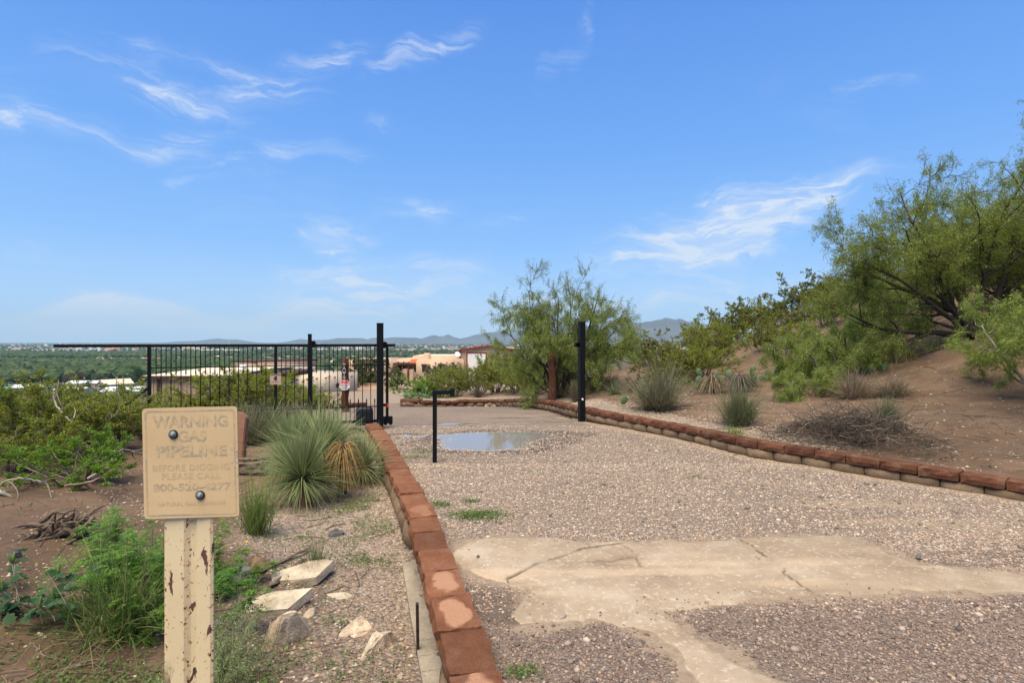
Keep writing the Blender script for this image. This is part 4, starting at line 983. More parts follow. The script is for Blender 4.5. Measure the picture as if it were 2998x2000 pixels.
class Plant:
    def __init__(s): s.w = G(); s.l = G(); s.wm = s.lm = None
    def wood(s, P, r0, r1, n=5): s.w.tube(P, np.linspace(r0, r1, len(P)), n, cap=False)
    def meshes(s, nm): 
        s.wm = s.w.mesh(nm + '_branches', True); s.lm = s.l.mesh(nm + '_foliage', False, True)
        return s
def creosote(seed, h=1.0, spread=1.0, nst=18, leaves=22, leaf=.025, base=(.205, .25, .03), alt=(.36, .34, .05), bare=.25, bright=1.0, n2=5, n3=4):
    r = np.random.default_rng(seed); p = Plant(); LP_, LD_ = [], []
    for i in range(nst):
        az = i * 2.399 + r.uniform(-.4, .4); tl = R(r.uniform(8, 62)) * spread; d = np.array([math.cos(az) * math.sin(tl), math.sin(az) * math.sin(tl), math.cos(tl)])
        L = h * r.uniform(.75, 1.1) / max(.55, math.cos(tl) ** .5); P = grow(r, (d[0] * .12, d[1] * .12, -.05), d, L, 7, .13, (0, 0, .035)); p.wood(P, .012 * h + .004, .003, 5)
        for j in range(n2):
            t = r.uniform(bare, 1); q = P[0] * 0 + np.array([np.interp(t * 7, np.arange(8), P[:, k]) for k in range(3)]); k0 = min(int(t * 7), 6); dd = unit(P[k0 + 1] - P[k0])
            Q = grow(r, q, side_dir(r, dd, R(r.uniform(20, 55))), h * r.uniform(.18, .36), 4, .2, (0, 0, .05)); p.wood(Q, .005, .002, 4)
            for k in range(n3):
                t2 = r.uniform(.25, 1); q2 = np.array([np.interp(t2 * 4, np.arange(5), Q[:, c]) for c in range(3)]); W = grow(r, q2, side_dir(r, unit(Q[-1] - Q[0]), R(r.uniform(15, 60))), h * r.uniform(.08, .17), 3, .25, (0, 0, .06)); p.wood(W, .0025, .001, 3)
                n = int(leaves * r.uniform(.6, 1.4)); tt = r.random(n) * 3; LP_.append(np.stack([np.interp(tt, np.arange(4), W[:, c]) for c in range(3)], -1) + r.normal(size=(n, 3)) * .012); LD_.append(np.tile(unit(W[-1] - W[0]), (n, 1)) + r.normal(size=(n, 3)) * .8)
    LPp = np.vstack(LP_); LDd = np.vstack(LD_); n = len(LPp)
    c = tint(r, n, np.array(base) * bright, .35, np.array(alt) * bright, .22)
    V, f, c = leaf_quads(r, LPp, LDd, leaf * r.uniform(.7, 1.4, n), leaf * .62 * r.uniform(.7, 1.3, n), c); p.l.add(V, [f], c)
    return p.meshes('creosote')
def mesquite(seed, h=3.6, trunks=4, lean=(0, 0), n1=6, n2=6, n3=5, leaves=34, leaf=.075, base=(.17, .215, .06), alt=(.27, .27, .07), droop=.55, tilt=(20, 65), r0=.07, bare_top=0.0, low=.25, wander=.16, dens=1.0, dirs=None, thin=0.0, thin_top=0.0):
    r = np.random.default_rng(seed); p = Plant(); LP_, LD_ = [], []
    for i in range(trunks):
        az = i * 2 * math.pi / trunks + r.uniform(-.5, .5); tl = R(r.uniform(*tilt)); d = unit(np.array([math.cos(az) * math.sin(tl) + lean[0], math.sin(az) * math.sin(tl) + lean[1], math.cos(tl)]))
        lf = r.uniform(.75, 1.0)
        if dirs: az, tl, lf = R(dirs[i][0]), R(dirs[i][1]), dirs[i][2]; d = np.array([math.cos(az) * math.sin(tl), math.sin(az) * math.sin(tl), math.cos(tl)])
        L = h * lf; P = grow(r, (d[0] * .1, d[1] * .1, -.15), d, L, 9, wander, (0, 0, .03)); rr = r0 * r.uniform(.7, 1.1); p.wood(P, rr, .012, 7)
        for j in range(n1):
            t = low + (1 - low) * (j + r.random()) / n1; k0 = min(int(t * 9), 8); q = P[k0] + (P[k0 + 1] - P[k0]) * (t * 9 - k0); dd = unit(P[k0 + 1] - P[k0])
            Lq = h * r.uniform(.28, .5) * (1.15 - .5 * t); Q = grow(r, q, side_dir(r, dd, R(r.uniform(28, 65))), Lq, 6, .2, (0, 0, .03)); p.wood(Q, rr * (1 - t) * .6 + .008, .005, 5)
            for k in range(n2):
                t2 = r.uniform(.15, 1); k1 = min(int(t2 * 6), 5); q2 = Q[k1] + (Q[k1 + 1] - Q[k1]) * (t2 * 6 - k1)
                W = grow(r, q2, side_dir(r, unit(Q[k1 + 1] - Q[k1]), R(r.uniform(20, 60))), h * r.uniform(.10, .2), 5, .1, (0, 0, .03), .22); p.wood(W, .007, .003, 4)
                for m in range(n3):
                    t3 = r.uniform(.1, 1); k2 = min(int(t3 * 5), 4); q3 = W[k2] + (W[k2 + 1] - W[k2]) * (t3 * 5 - k2)
                    X = grow(r, q3, side_dir(r, unit(W[k2 + 1] - W[k2]), R(r.uniform(20, 65))), h * r.uniform(.04, .085), 3, .1, (0, 0, -.03), .2); p.wood(X, .003, .0015, 3)
                    if r.random() < bare_top * smooth(.55, .95, q3[2] / h): continue
                    n = int(leaves * dens * r.uniform(.4, 1.5)); tt = r.random(n) * 3
                    # fronds: leaflets hang in short rows below the twig
                    LP_.append(np.stack([np.interp(tt, np.arange(4), X[:, c]) for c in range(3)], -1) + r.normal(size=(n, 3)) * np.array([.03, .03, .035]) - np.array([0, 0, 1]) * r.random((n, 1)) * .07); LD_.append(r.normal(size=(n, 3)) * .55 + np.array([0, 0, -droop]) + unit(X[-1] - X[0]) * .35)
    LPp = np.vstack(LP_); LDd = np.vstack(LD_); keep = r.random(len(LPp)) > np.maximum(thin, thin_top * smooth(.55, .95, LPp[:, 2] / h)); LPp, LDd = LPp[keep], LDd[keep]; n = len(LPp); c = tint(r, n, base, .35, alt, .25)
    V, f, c = leaf_quads(r, LPp, LDd, leaf * r.uniform(.6, 1.4, n), leaf * .17 * r.uniform(.7, 1.3, n), c); p.l.add(V, [f], c)
    return p.meshes('mesquite')
def blades(r, n, base, dirs, L, W, droop, cols, ns=4, taper=.12):
    """grass or yucca leaves, each a tapered bent strip"""
    D = unit(dirs); S = unit(np.cross(D, np.array([0, 0, 1.]) + r.normal(size=(n, 3)) * .3)); V = []
    for k in range(ns + 1):
        t = k / ns; c = base + D * (L * t)[:, None] + np.array([0, 0, -1.]) * (droop * L * t * t)[:, None]; w = (W * (1 - t * (1 - taper)))[:, None] * S * .5
        V.append(c - w); V.append(c + w)
    V = np.stack(V, 1); m = 2 * (ns + 1); idx = np.arange(n)[:, None] * m
    f = np.concatenate([idx[:, :, None] + np.array([2 * k, 2 * k + 1, 2 * k + 3, 2 * k + 2])[None, None] for k in range(ns)], 1).reshape(-1, 4)
    return V.reshape(-1, 3), f, np.repeat(cols, m, 0)
def sph_dirs(r, n, lo, hi):
    z = np.sin(R(1) * r.uniform(lo, hi, n)); a = r.uniform(0, 2 * math.pi, n); q = np.sqrt(1 - z * z); return np.stack([q * np.cos(a), q * np.sin(a), z], -1)
def place(nm, label, cat, proto, px, Y, scale=1.0, rot=0.0, group=None, sink=0.02, bark='bark_grey', wx=None, leafm='leaf', z=None, parts=('branches', 'foliage')):
    x = (px - CX) / F * Y if wx is None else wx
    zz = gz(x, Y) if z is None else z
    root = empty(nm, (x, Y, zz - sink), rot); root.scale = scale if hasattr(scale, '__len__') else (scale,) * 3; tag(root, label, cat, group)
    if proto.wm: link(parts[0], proto.wm, M[bark], root)
    link(parts[1], proto.lm, M[leafm], root); return root

# --- creosote prototypes
CA = creosote(1, 1.0, 1.0, 24, 40, n2=6); CB = creosote(2, 1.0, 1.05, 24, 40, n2=6); CC = creosote(3, 1.0, .85, 22, 40, n2=6, base=(.19, .235, .03))
CG = creosote(4, 1.0, 1.15, 26, 46, leaf=.028, n2=6, base=(.155, .29, .03), alt=(.25, .38, .045))
CL = creosote(6, 1.0, 1.0, 20, 20, leaf=.045, n2=5, n3=4, base=(.125, .155, .03))          # farther bushes, larger leaf clumps
CM = creosote(7, 1.0, .95, 20, 20, leaf=.045, n2=5, n3=4, base=(.15, .165, .032), alt=(.23, .215, .045))
near_left = 'creosote bushes in the lower left scrub'
for (px, Y, s, rot, pr, lab, sx) in [
    (175, 7.6, 1.27, .4, CA, 'tallest yellow-green creosote bush at the far left with a forked grey stem', 1.0), (15, 8.0, 1.02, 2.0, CB, 'yellow-green creosote bush cut by the left picture edge', 1.15), (330, 8.3, .98, 1.1, CC, 'creosote bush close left of the tan sign, below the gate tail', 1.15),
    (245, 6.25, .66, 2.7, CG, 'bright green low bush in front, sprawling over grey dead branches', 1.3), (40, 6.5, .62, 4.1, CB, 'low creosote bush at the left edge above the twisted branches', 1.3), (425, 9.4, .80, 5.0, CB, 'creosote bush under the left end of the gate', 1.1), (-190, 7.4, 1.0, 3.0, CA, 'creosote bush just past the left edge of the picture', 1.2), (110, 9.2, .95, .9, CC, 'creosote bush behind the tallest one at the far left', 1.3)]:
    place('creosote_bush', lab, 'bush', pr, px, Y, (s * sx * .92, s * sx * .92, s * .80), rot, near_left)
for (px, Y, s, rot, pr, lab) in [(560, 12.3, .62, 1.0, CB, 'bush seen through the gate beside the tan metal shed'), (665, 13.2, 1.32, 2.2, CA, 'big bright bush seen through the left half of the gate'), (735, 13.4, 1.3, 3.0, CC, 'bush behind the gate next to the surveillance notice'),
    (500, 14.5, .6, 4.4, CL, 'bush behind the left gate upright'), (880, 15.4, .80, 5.2, CA, 'bush behind the gate, left of the lettered post'), (940, 16.4, .62, .3, CB, 'low bush at the foot of the lettered post'), (835, 17.2, .80, 1.7, CL, 'bush in front of the cream garage door'), (600, 16.0, .75, 2.5, CL, 'bush in front of the tan metal shed wall')]:
    place('creosote_bush', lab, 'bush', pr, px, Y, (s * 1.12, s * 1.12, s * .86), rot, 'bushes beyond the gate')
r = np.random.default_rng(40)
for i in range(26):
    Y = r.uniform(15, 46); px = r.uniform(-60, 520); x = (px - CX) / F * Y
    place('scrub_bush', ('olive' if i % 2 == 0 else 'yellowish') + ' scrub bush on the slope falling away beyond the left creosotes, ' + ('nearer half' if Y < 30 else 'lower half'), 'bush', (CL, CM)[i % 2], px, Y, r.uniform(.8, 1.35), r.uniform(0, 6.3), 'scrub bushes on the far left slope')
# right hillside creosotes
for (px, Y, s, rot, pr, lab) in [(2080, 18.0, 1.35, 1.2, CC, 'dark green creosote in the middle of the right slope'), (1960, 17.0, 1.0, 2.1, CM, 'lighter bush left of the dark creosote on the right slope'), (1900, 21, 1.15, 3.3, CL, 'bush on the low saddle right of the mesquite'), (2175, 23.5, 1.55, 4.0, CL, 'creosote standing on the crest left of the highest bushes'), (2030, 22, 1.2, 5.0, CL, 'bush against the blue mountain on the right slope'),
    (2290, 28, 1.3, .6, CL, 'bush where the bare ridge meets the sky'), (2390, 28, 1.75, 1.5, CL, 'tall bush on the ridge skyline'), (2460, 27, 1.7, 2.8, CM, 'ridge bush beside the big mesquite crown'), (1860, 25, 1.0, .2, CM, 'small bush beyond the bare soil patch'), (2120, 26, 1.3, .9, CM, 'bush behind the crest creosote'), (2330, 24, .9, 2.2, CM, 'low bush below the ridge skyline'), (2000, 15.6, .8, 1.9, CM, 'small bush below the dark creosote')]:
    place('creosote_bush', lab, 'bush', pr, px, Y, (s * 1.1, s * 1.1, s), rot, 'creosote bushes on the right hillside', bark='bark_dark')
for (px, Y, s, rot, pr, lab) in [(2250, 19, .95, 1.0, CM, 'low bush above the scraggly prickly pear'), (2420, 21, 1.25, 2.0, CC, 'dark bush under the ridge skyline, left of the big tree'), (2480, 24, 1.4, 3.0, CL, 'bush showing beneath the big mesquite crown'), (2330, 17, .9, 4.0, CC, 'dark low bush above the young mesquites'), (2600, 24, 1.6, 5.0, CM, 'bush on the bare slope seen through the mesquite branches'), (2720, 27, 1.8, .5, CL, 'bush high on the slope behind the mesquite'), (1930, 14.6, .8, 2.6, CM, 'bush directly behind the round broom'), (2060, 15.8, .95, .7, CB, 'bright bush behind the prickly pear cluster'), (2230, 30, 1.6, 2.0, CC, 'dark bush breaking the skyline left of the ridge')]:
    place('creosote_bush', lab, 'bush', pr, px, Y, (s * 1.1, s * 1.1, s), rot, 'creosote bushes on the right hillside', bark='bark_dark')
# planter bed bushes
for (px, Y, s, rot, pr, lab) in [(1240, 22.6, .9, .4, CG, 'small leafy bush at the left end of the planter bed'), (1330, 23.0, 1.25, 1.3, CC, 'rounded bush in the planter in front of the adobe house'), (1400, 22.0, 1.15, 2.4, CA, 'bush in the planter below the red-trimmed shop'), (1450, 23.5, 1.45, 3.5, CC, 'dark bush left of the mesquite foot'), (1510, 21.5, 1.3, 5.1, CB, 'bush beneath the left side of the mesquite'), (1290, 24.5, 1.15, 4.0, CL, 'bush at the back of the planter bed'), (1560, 20, 1.1, .6, CC, 'dark bush behind the reddish post')]:
    place('planter_bush', lab, 'bush', pr, px, Y, (s * 1.15, s * 1.15, s), rot, 'bushes in the planter bed', bark='bark_dark')

# --- mesquite trees
MT1 = mesquite(101, 3.95, 10, n1=7, n2=8, n3=6, leaves=46, leaf=.078, droop=.85, r0=.06, thin_top=.6, bare_top=.5, low=.14, base=(.19, .25, .062), alt=(.31, .315, .075), dirs=[(180, 46, .72), (195, 36, .85), (160, 24, .95), (90, 8, .98), (270, 14, .92), (20, 18, 1.05), (0, 30, .98), (340, 42, .82), (30, 56, .68), (205, 58, .55)])
place('mesquite_tree', 'mesquite tree with drooping foliage behind the right gate post', 'tree', MT1, 1640, 16.6, (.86, .86, .97), 0, bark='bark_dark', parts=('trunk', 'crown'))
MT2 = mesquite(109, 4.7, 10, n1=7, n2=8, n3=6, leaves=48, thin=.22, leaf=.078, base=(.21, .28, .055), alt=(.36, .36, .07), droop=.45, r0=.10, bare_top=.25, low=.14, wander=.14, dirs=[(180, 80, .80), (190, 72, .82), (170, 63, .84), (185, 54, .85), (200, 44, .85), (160, 34, .9), (190, 20, .95), (0, 8, 1.0), (20, 30, .9), (340, 50, .8)])
place('mesquite_tree', 'big mesquite leaning out from the hillside at the right edge', 'tree', MT2, 2890, 12.3, (.86, .86, .95), 0, bark='bark_dark', parts=('trunk', 'crown'))
MT3 = mesquite(37, 2.6, 6, (-.2, 0), 7, 7, 5, 60, .062, base=(.21, .285, .055), alt=(.30, .35, .07), droop=.3, tilt=(20, 75), r0=.05, low=.15)
place('mesquite_tree', 'bright green nearer mesquite cut by the right picture edge', 'tree', MT3, 3090, 8.6, (.95, .95, .85), 2.0, bark='bark_grey', parts=('trunk', 'crown'))
place('mesquite_tree', 'mesquite higher up the hill behind the big leaning one', 'tree', MT2, 3080, 13.6, (.9, .9, .74), .5, bark='bark_dark', parts=('trunk', 'crown'))
place('mesquite_tree', 'small mesquite on the slope left of the big leaning one', 'tree', MT3, 2600, 18.5, (.8, .8, .75), 4.2, bark='bark_dark', parts=('trunk', 'crown'))
place('mesquite_tree', 'mesquite crown filling the hilltop at the far right', 'tree', MT2, 2900, 20.0, (.9, .9, .75), .2, bark='bark_dark', parts=('trunk', 'crown'))
MT4 = mesquite(51, 1.15, 6, (0, 0), 6, 6, 4, 34, .055, base=(.22, .29, .06), alt=(.30, .34, .075), droop=.35, tilt=(20, 70), r0=.016, low=.2)
for (px, Y, s, rot, lab) in [(2420, 12.4, 1.25, .5, 'young mesquite with a crooked grey stem in the middle of the slope'), (2370, 11.3, .72, 2.2, 'small young mesquite nearest the brush heap'), (2480, 14.0, 1.3, 3.1, 'young mesquite above the prickly pear'), (2330, 14.0, 1.2, 4.0, 'young mesquite beside the sandy path'), (2560, 15.6, 1.1, 5.2, 'young mesquite under the big tree branches'), (1700, 17.4, 1.2, 1.0, 'low mesquite sprout right of the black post')]:
    place('young_mesquite', lab, 'bush', MT4, px, Y, s, rot, 'young mesquites on the right slope')

# --- soft-blade yuccas (sotol heads)
def yucca(seed, L=.55, n=520, base=(.235, .285, .12), dead=120, lo=-25):
    r = np.random.default_rng(seed); p = Plant(); d = sph_dirs(r, n, lo, 88); k = L * r.uniform(.75, 1.08, n) * (1 - .12 * (d[:, 2] < 0))
    c = tint(r, n, base, .28, (.30, .30, .14), .12); bent = np.where(r.random(n) < .16, r.uniform(.3, .75, n), r.uniform(.0, .16, n)); d = unit(d + np.array([.10, -.05, .08]) + .10 * np.stack([np.sin(3 * d[:, 1] + seed), np.cos(4 * d[:, 0]), 0 * k], -1)); V, f, c = blades(r, n, d * .03, d, k * (1 + .12 * np.sin(5 * np.arctan2(d[:, 1], d[:, 0]) + seed)), r.uniform(.008, .014, n), bent, c, 5, .12); p.l.add(V, [f], c)
    d = sph_dirs(r, dead, -60, -8); c = tint(r, dead, (.33, .22, .09), .3, (.2, .13, .06), .4); V, f, c = blades(r, dead, d * .03, d, L * r.uniform(.6, .95, dead), np.full(dead, .009), r.uniform(.1, .5, dead), c, 4, .2); p.l.add(V, [f], c)
    p.w.tube(np.array([[0, 0, -.35], [0, 0, -.1], [0, 0, .02]]), [.07, .06, .04], 8); return p.meshes('yucca')
YA, YB = yucca(1, .64, 900), yucca(2, .58, 760); YS = yucca(5, .40, 330, (.17, .21, .10), 60)
for (px, py, Y, s, rot, pr, lab) in [(885, 1405, 6.05, 1.0, 0, YA, 'large green spiky yucca head nearest the sign, low to the ground'), (945, 1315, 6.9, 1.05, 1, YB, 'tall upright yucca head at the back of the clump'), (1058, 1370, 7.0, .92, 2, YB, 'yucca head leaning over the red wall'), (855, 1330, 7.2, .95, 3, YA, 'yucca head behind and left of the largest one'), (905, 1290, 7.6, .9, 4, YB, 'yucca head at the back touching the guide post foot'), (985, 1330, 7.4, .85, 5, YA, 'yucca head behind the brown dead one'), (840, 1370, 6.6, .7, 1.5, YB, 'smaller yucca head at the left rim of the clump')]:
    q = at(px, py, Y); place('yucca', lab, 'yucca', pr, px, Y, s, rot, 'yucca clump by the left wall', z=q[2], leafm='blade', bark='bark_grey', parts=('stem', 'leaves'), sink=0)
def dead_head(seed, L=.42, n=330, col=(.36, .215, .075), h=.45):
    r = np.random.default_rng(seed); p = Plant(); a = r.uniform(0, 2 * math.pi, n); z = h * r.random(n) ** .6; d = np.stack([np.cos(a), np.sin(a), r.uniform(-.3, .9, n)], -1); b = np.stack([.05 * np.cos(a), .05 * np.sin(a), z + .02], -1)
    V, f, c = blades(r, n, b, d, np.minimum(L, z + .12) * r.uniform(.7, 1.0, n), np.full(n, .010), r.uniform(.9, 1.25, n), tint(r, n, col, .35, np.array(col) * .45, .3), 4, .3); p.l.add(V, [f], c)
    p.w.tube(np.array([[0, 0, -.1], [0, 0, .3], [.01, 0, h + .1]]), [.06, .05, .008], 8); return p.meshes('dead_yucca')
q = at(1000, 1420, 6.35); place('dead_yucca', 'drooping brown dead yucca head between the green ones', 'yucca', dead_head(3), 1003, 6.35, (.85, .85, 1.05), 0, None, z=q[2], leafm='blade', bark='bark_dark', parts=('stem', 'dead_leaves'), sink=0)
q = at(1045, 1235, 8.6); place('dead_yucca', 'flattened tan dead leaves beside the gate motor', 'yucca', dead_head(9, .45, 160, (.40, .27, .13), .2), 1035, 8.3, (1.2, 1.2, .9), 0, None, leafm='blade', bark='bark_dark', parts=('stem', 'dead_leaves'))
place('dead_yucca', 'shaggy dead yucca stump with straw skirt on the right slope', 'yucca', dead_head(11, .5, 360, (.27, .195, .12), .42), 2085, 13.1, (1.3, 1.3, 1.0), 0, None, leafm='blade', bark='bark_dark', parts=('stem', 'dead_leaves'))
place('dead_yucca', 'greyer shaggy dead yucca stump right of the straw one', 'yucca', dead_head(12, .5, 360, (.17, .14, .11), .4), 2165, 12.9, (1.25, 1.25, 1.0), 1, None, leafm='blade', bark='bark_dark', parts=('stem', 'dead_leaves'))
place('yucca', 'green yucca tuft behind the grey dead stump', 'yucca', YS, 2200, 13.4, 1.2, 0, None, leafm='blade', parts=('stem', 'leaves'))
place('yucca', 'yucca tuft under the right side of the mesquite', 'yucca', YS, 1800, 15.2, 1.1, 0, None, leafm='blade', parts=('stem', 'leaves'))

# --- grey-green broom bushes and grasses
def broom(seed, h=.75, n=900, cols=((.215, .205, .125), (.28, .25, .16)), spread=55, droop=.05, w=.006, dry=.3, foot=.08):
    r = np.random.default_rng(seed); p = Plant(); d = sph_dirs(r, n, 90 - spread, 90); b = np.stack([r.normal(0, foot, n), r.normal(0, foot, n), np.zeros(n)], -1) + d * (h * .4 * r.random(n) ** 2)[:, None]
    c = tint(r, n, cols[0], .3, cols[1], dry); V, f, c = blades(r, n, b, d + r.normal(size=(n, 3)) * .12, h * r.uniform(.4, 1.0, n) * (1 + .25 * np.sin(3 * np.arctan2(d[:, 1], d[:, 0]) + seed)), np.full(n, w), r.uniform(-.1, droop, n) + np.where(r.random(n) < .12, .5, 0), c, 3, .25); p.l.add(V, [f], c)
    for i in range(14):
        dd = sph_dirs(r, 1, 90 - spread * 1.25, 75)[0]; p.wood(grow(r, (0, 0, -.02), dd, h * .55, 4, .15), .008, .003, 4)
    return p.meshes('broom')
BR = broom(1, .8, 1500, ((.165, .17, .098), (.25, .215, .13)), 62, .15, .008); BR2 = broom(2, .7, 1300, ((.15, .18, .085), (.21, .20, .11)), 55, .1, .008); BD = broom(3, .6, 1100, ((.20, .155, .105), (.27, .215, .15)), 72, .3, .007)
place('broom_bush', 'round grey-green broom bush behind the right wall near the black post', 'bush', BR, 1925, 11.4, (1.35, 1.35, 1.08), 0, None, bark='twig_plain' if 'twig_plain' in M else 'bark_grey', leafm='blade')
place('broom_bush', 'smaller grey-green broom bush left of the brush heap', 'bush', BR2, 2165, 9.3, (.95, .95, .95), 0, None, leafm='blade')
place('broom_bush', 'dry straw-coloured bush above the brush heap', 'bush', BD, 2505, 10.6, (1.15, 1.15, .95), 0, None, leafm='blade')
place('broom_bush', 'pale dry tangle right of the straw-coloured bush', 'bush', BD, 2620, 10.3, (1.0, 1.0, .6), 1, None, leafm='blade')
place('broom_bush', 'grey-green broom at the gate foot behind the yuccas', 'bush', BR2, 765, 9.4, (1.25, 1.25, .95), 1, None, leafm='blade')
place('broom_bush', 'second grey-green broom left of the yuccas', 'bush', BR, 715, 8.9, (.75, .75, .72), 2, None, leafm='blade')
place('broom_bush', 'dark twiggy dead shrub behind the gate foot', 'bush', broom(8, .5, 700, ((.07, .05, .04), (.10, .075, .055)), 75, .3, .007), 850, 10.9, 1.0, 2, None, leafm='blade')
BT = broom(9, .9, 420, ((.10, .075, .055), (.14, .11, .08)), 70, .1, .008)
for i, (px, Y, s, lab) in enumerate([(2600, 15.8, 1.2, 'dark leafless thicket under the big mesquite'), (2700, 15.0, 1.1, 'dark leafless thicket close to the mesquite trunk'), (1690, 15.0, .8, 'leafless brush at the mesquite foot'), (1790, 16.0, .75, 'dead brush right of the mesquite foot'), (1400, 20.6, .7, 'grey dead brush at the planter edge')]):
    place('dead_brush', lab, 'bush', BT, px, Y, s, i, 'leafless brush', leafm='blade')
place('broom_bush', 'grey-green broom growing out of the right side of the brush heap', 'bush', BR2, 2600, 8.0, (.55, .55, .75), 3, None, leafm='blade')
place('grass_tuft', 'bright green weed cushion at the wall before the smaller broom', 'grass', broom(19, .2, 260, ((.16, .25, .05), (.22, .29, .07)), 80, .3, .006, .3, .08), 2150, 8.75, (1.1, 1.1, .8), 1, None, leafm='blade', parts=('stalks', 'blades'))
GRm = broom(12, .5, 420, ((.13, .215, .035), (.30, .26, .12)), 38, .25, .006, .22, .05)
place('grass_tuft', 'upright bright green grass tuft between the sign and the yuccas', 'grass', GRm, 750, 5.0, (.95, .95, 1.05), 0, None, leafm='blade', parts=('stalks', 'blades'))
place('grass_tuft', 'thin grass tuft beside the grey board', 'grass', broom(13, .3, 190, ((.14, .20, .07), (.25, .23, .12)), 50, .25, .005, .3, .03), 925, 4.35, 1.0, 1, None, leafm='blade', parts=('stalks', 'blades'))
place('grass_tuft', 'yellow dry grass beside the prickly pear under the big tree', 'grass', broom(14, .4, 160, ((.36, .26, .12), (.40, .31, .17)), 40, .3, .006, .3, .1), 2640, 12.4, 1.0, 1, None, leafm='blade', parts=('stalks', 'blades'))
place('grass_tuft', 'green and straw grass clump left of the sign post', 'grass', broom(15, .55, 900, ((.11, .18, .04), (.28, .25, .11)), 66, .45, .0055, .25, .09), 355, 3.3, (1.1, 1.1, .95), 1, None, leafm='blade', parts=('stalks', 'blades'))

# --- feathery seedlings round the sign post
def feathery(seed, h=.6, nst=10, base=(.12, .26, .04), alt=(.2, .33, .055), tilt=45, leaflet=.026, nl=9):
    r = np.random.default_rng(seed); p = Plant(); A, B, Ls = [], [], []
    for i in range(nst):
        az = r.uniform(0, 6.28); tl = R(r.uniform(5, tilt)); d = np.array([math.cos(az) * math.sin(tl), math.sin(az) * math.sin(tl), math.cos(tl)]); P = grow(r, (r.normal() * .05, r.normal() * .05, -.02), d, h * r.uniform(.6, 1.0), 7, .1); p.wood(P, .004, .0015, 4)
        for j in range(nl):
            t = r.uniform(.25, 1) * 7; k = min(int(t), 6); q = P[k] + (P[k + 1] - P[k]) * (t - k); dd = side_dir(r, unit(P[k + 1] - P[k]), R(r.uniform(45, 80))); dd[2] *= .5; L = h * r.uniform(.14, .26)
            for s in range(3):
                d2 = unit(dd + r.normal(size=3) * .35); m = 12; tt = np.linspace(.12, 1, m); C = q + d2 * (L * tt)[:, None] - np.array([0, 0, 1]) * (L * .35 * tt ** 2)[:, None]
                sd_ = unit(np.cross(d2, [0, 0, 1.]))
                for sg in (-1, 1): A.append(C); B.append(np.tile(sd_ * sg + d2 * .35, (m, 1))); Ls.append(leaflet * (1 - .45 * np.abs(tt - .5) * 2))
    A = np.vstack(A); B = np.vstack(B); L = np.concatenate(Ls); n = len(A); c = tint(r, n, base, .3, alt, .25)
    V, f, c = leaf_quads(r, A, B + r.normal(size=(n, 3)) * .12, L, L * .36, c, 3.0); p.l.add(V, [f], c); return p.meshes('feathery')
FA = feathery(1, .62, 14); FB = feathery(2, .5, 3, tilt=22, nl=10); FC = feathery(3, .42, 16, (.12, .215, .04), tilt=70)
for (px, Y, s, rot, pr, lab) in [(420, 3.5, 1.0, 0, FA, 'lush feathery seedling left of the sign post'), (330, 3.6, 1.0, 2, FC, 'low feathery seedling over the grass clump at the left'), (655, 3.4, 1.2, 1.0, FB, 'tall thin feathery seedling in front of the pale slabs'), (620, 3.9, .9, 1, FC, 'feathery seedling right of the sign post by the yellow flowers'), (470, 3.7, 1.0, 4, FA, 'feathery seedling directly behind the sign post'), (300, 3.9, .85, 5, FA, 'outermost feathery seedling at the left of the group'), (390, 3.25, .8, 3, FC, 'feathery seedling lowest in front of the grass clump')]:
    place('mesquite_seedling', lab, 'plant', pr, px, Y, s, rot, 'feathery seedlings round the sign', parts=('stems', 'leaflets'))
# soft grey-green herb right of the post
def herb(seed, h=.35, n=60, col=(.30, .38, .15)):
    r = np.random.default_rng(seed); p = Plant(); A, B = [], []
    for i in range(n):
        d = sph_dirs(r, 1, 25, 88)[0]; P = grow(r, (r.normal() * .06, r.normal() * .06, 0), d, h * r.uniform(.5, 1.0), 6, .18, (0, 0, .05)); p.wood(P, .002, .001, 3); m = 46; tt = r.random(m) * 5 + 1; A.append(np.stack([np.interp(tt, np.arange(7), P[:, c]) for c in range(3)], -1)); B.append(r.normal(size=(m, 3)) + unit(P[-1] - P[0]) * .8)
    A = np.vstack(A); B = np.vstack(B); n = len(A); c = tint(r, n, col, .25, (.38, .45, .19), .3); V, f, c = leaf_quads(r, A, B, r.uniform(.018, .034, n), np.full(n, .0035), c); p.l.add(V, [f], c); return p.meshes('herb')
place('feather_herb', 'soft pale green thread-leaved plant at the right of the sign post foot', 'plant', herb(1, .42, 80), 655, 3.0, (1.05, 1.05, 1.0), 0, None, parts=('stems', 'leaves'))
place('feather_herb', 'second soft pale green plant lower right of the post', 'plant', herb(2, .4, 70), 600, 2.75, .9, 2, None, parts=('stems', 'leaves'))
# yellow flowers
def flowers():
    r = np.random.default_rng(8); x, y = at(600, 0, 4.0)[0], 4.0
    root = empty('flower_plant', (x, y, gz(x, y))); tag(root, 'small plant with a dozen yellow flowers behind the sign post', 'flower')
    g = G(); heads = []
    for i in range(13):
        P = grow(r, (r.normal() * .05, r.normal() * .05, 0), sph_dirs(r, 1, 45, 85)[0], r.uniform(.22, .42), 5, .12); g.tube(P, .0018, 4); heads.append(P[-1])
    g.build('stems', simple('stem_green', (.10, .16, .035), .7), root)
    fl = G(); V, f = lathe([(0, 0), (.012, .003), (.013, .006), (.004, .008), (0, .009)], 9); fl.add(V, f); me = fl.mesh('flower_head', True); me.materials.append(simple('petal', (.72, .46, .02), .6, .15, 80, 200, .1))
    for h_ in heads: link('flower_head', me, None, root, h_, (r.normal() * .4, r.normal() * .4, 0))
flowers()
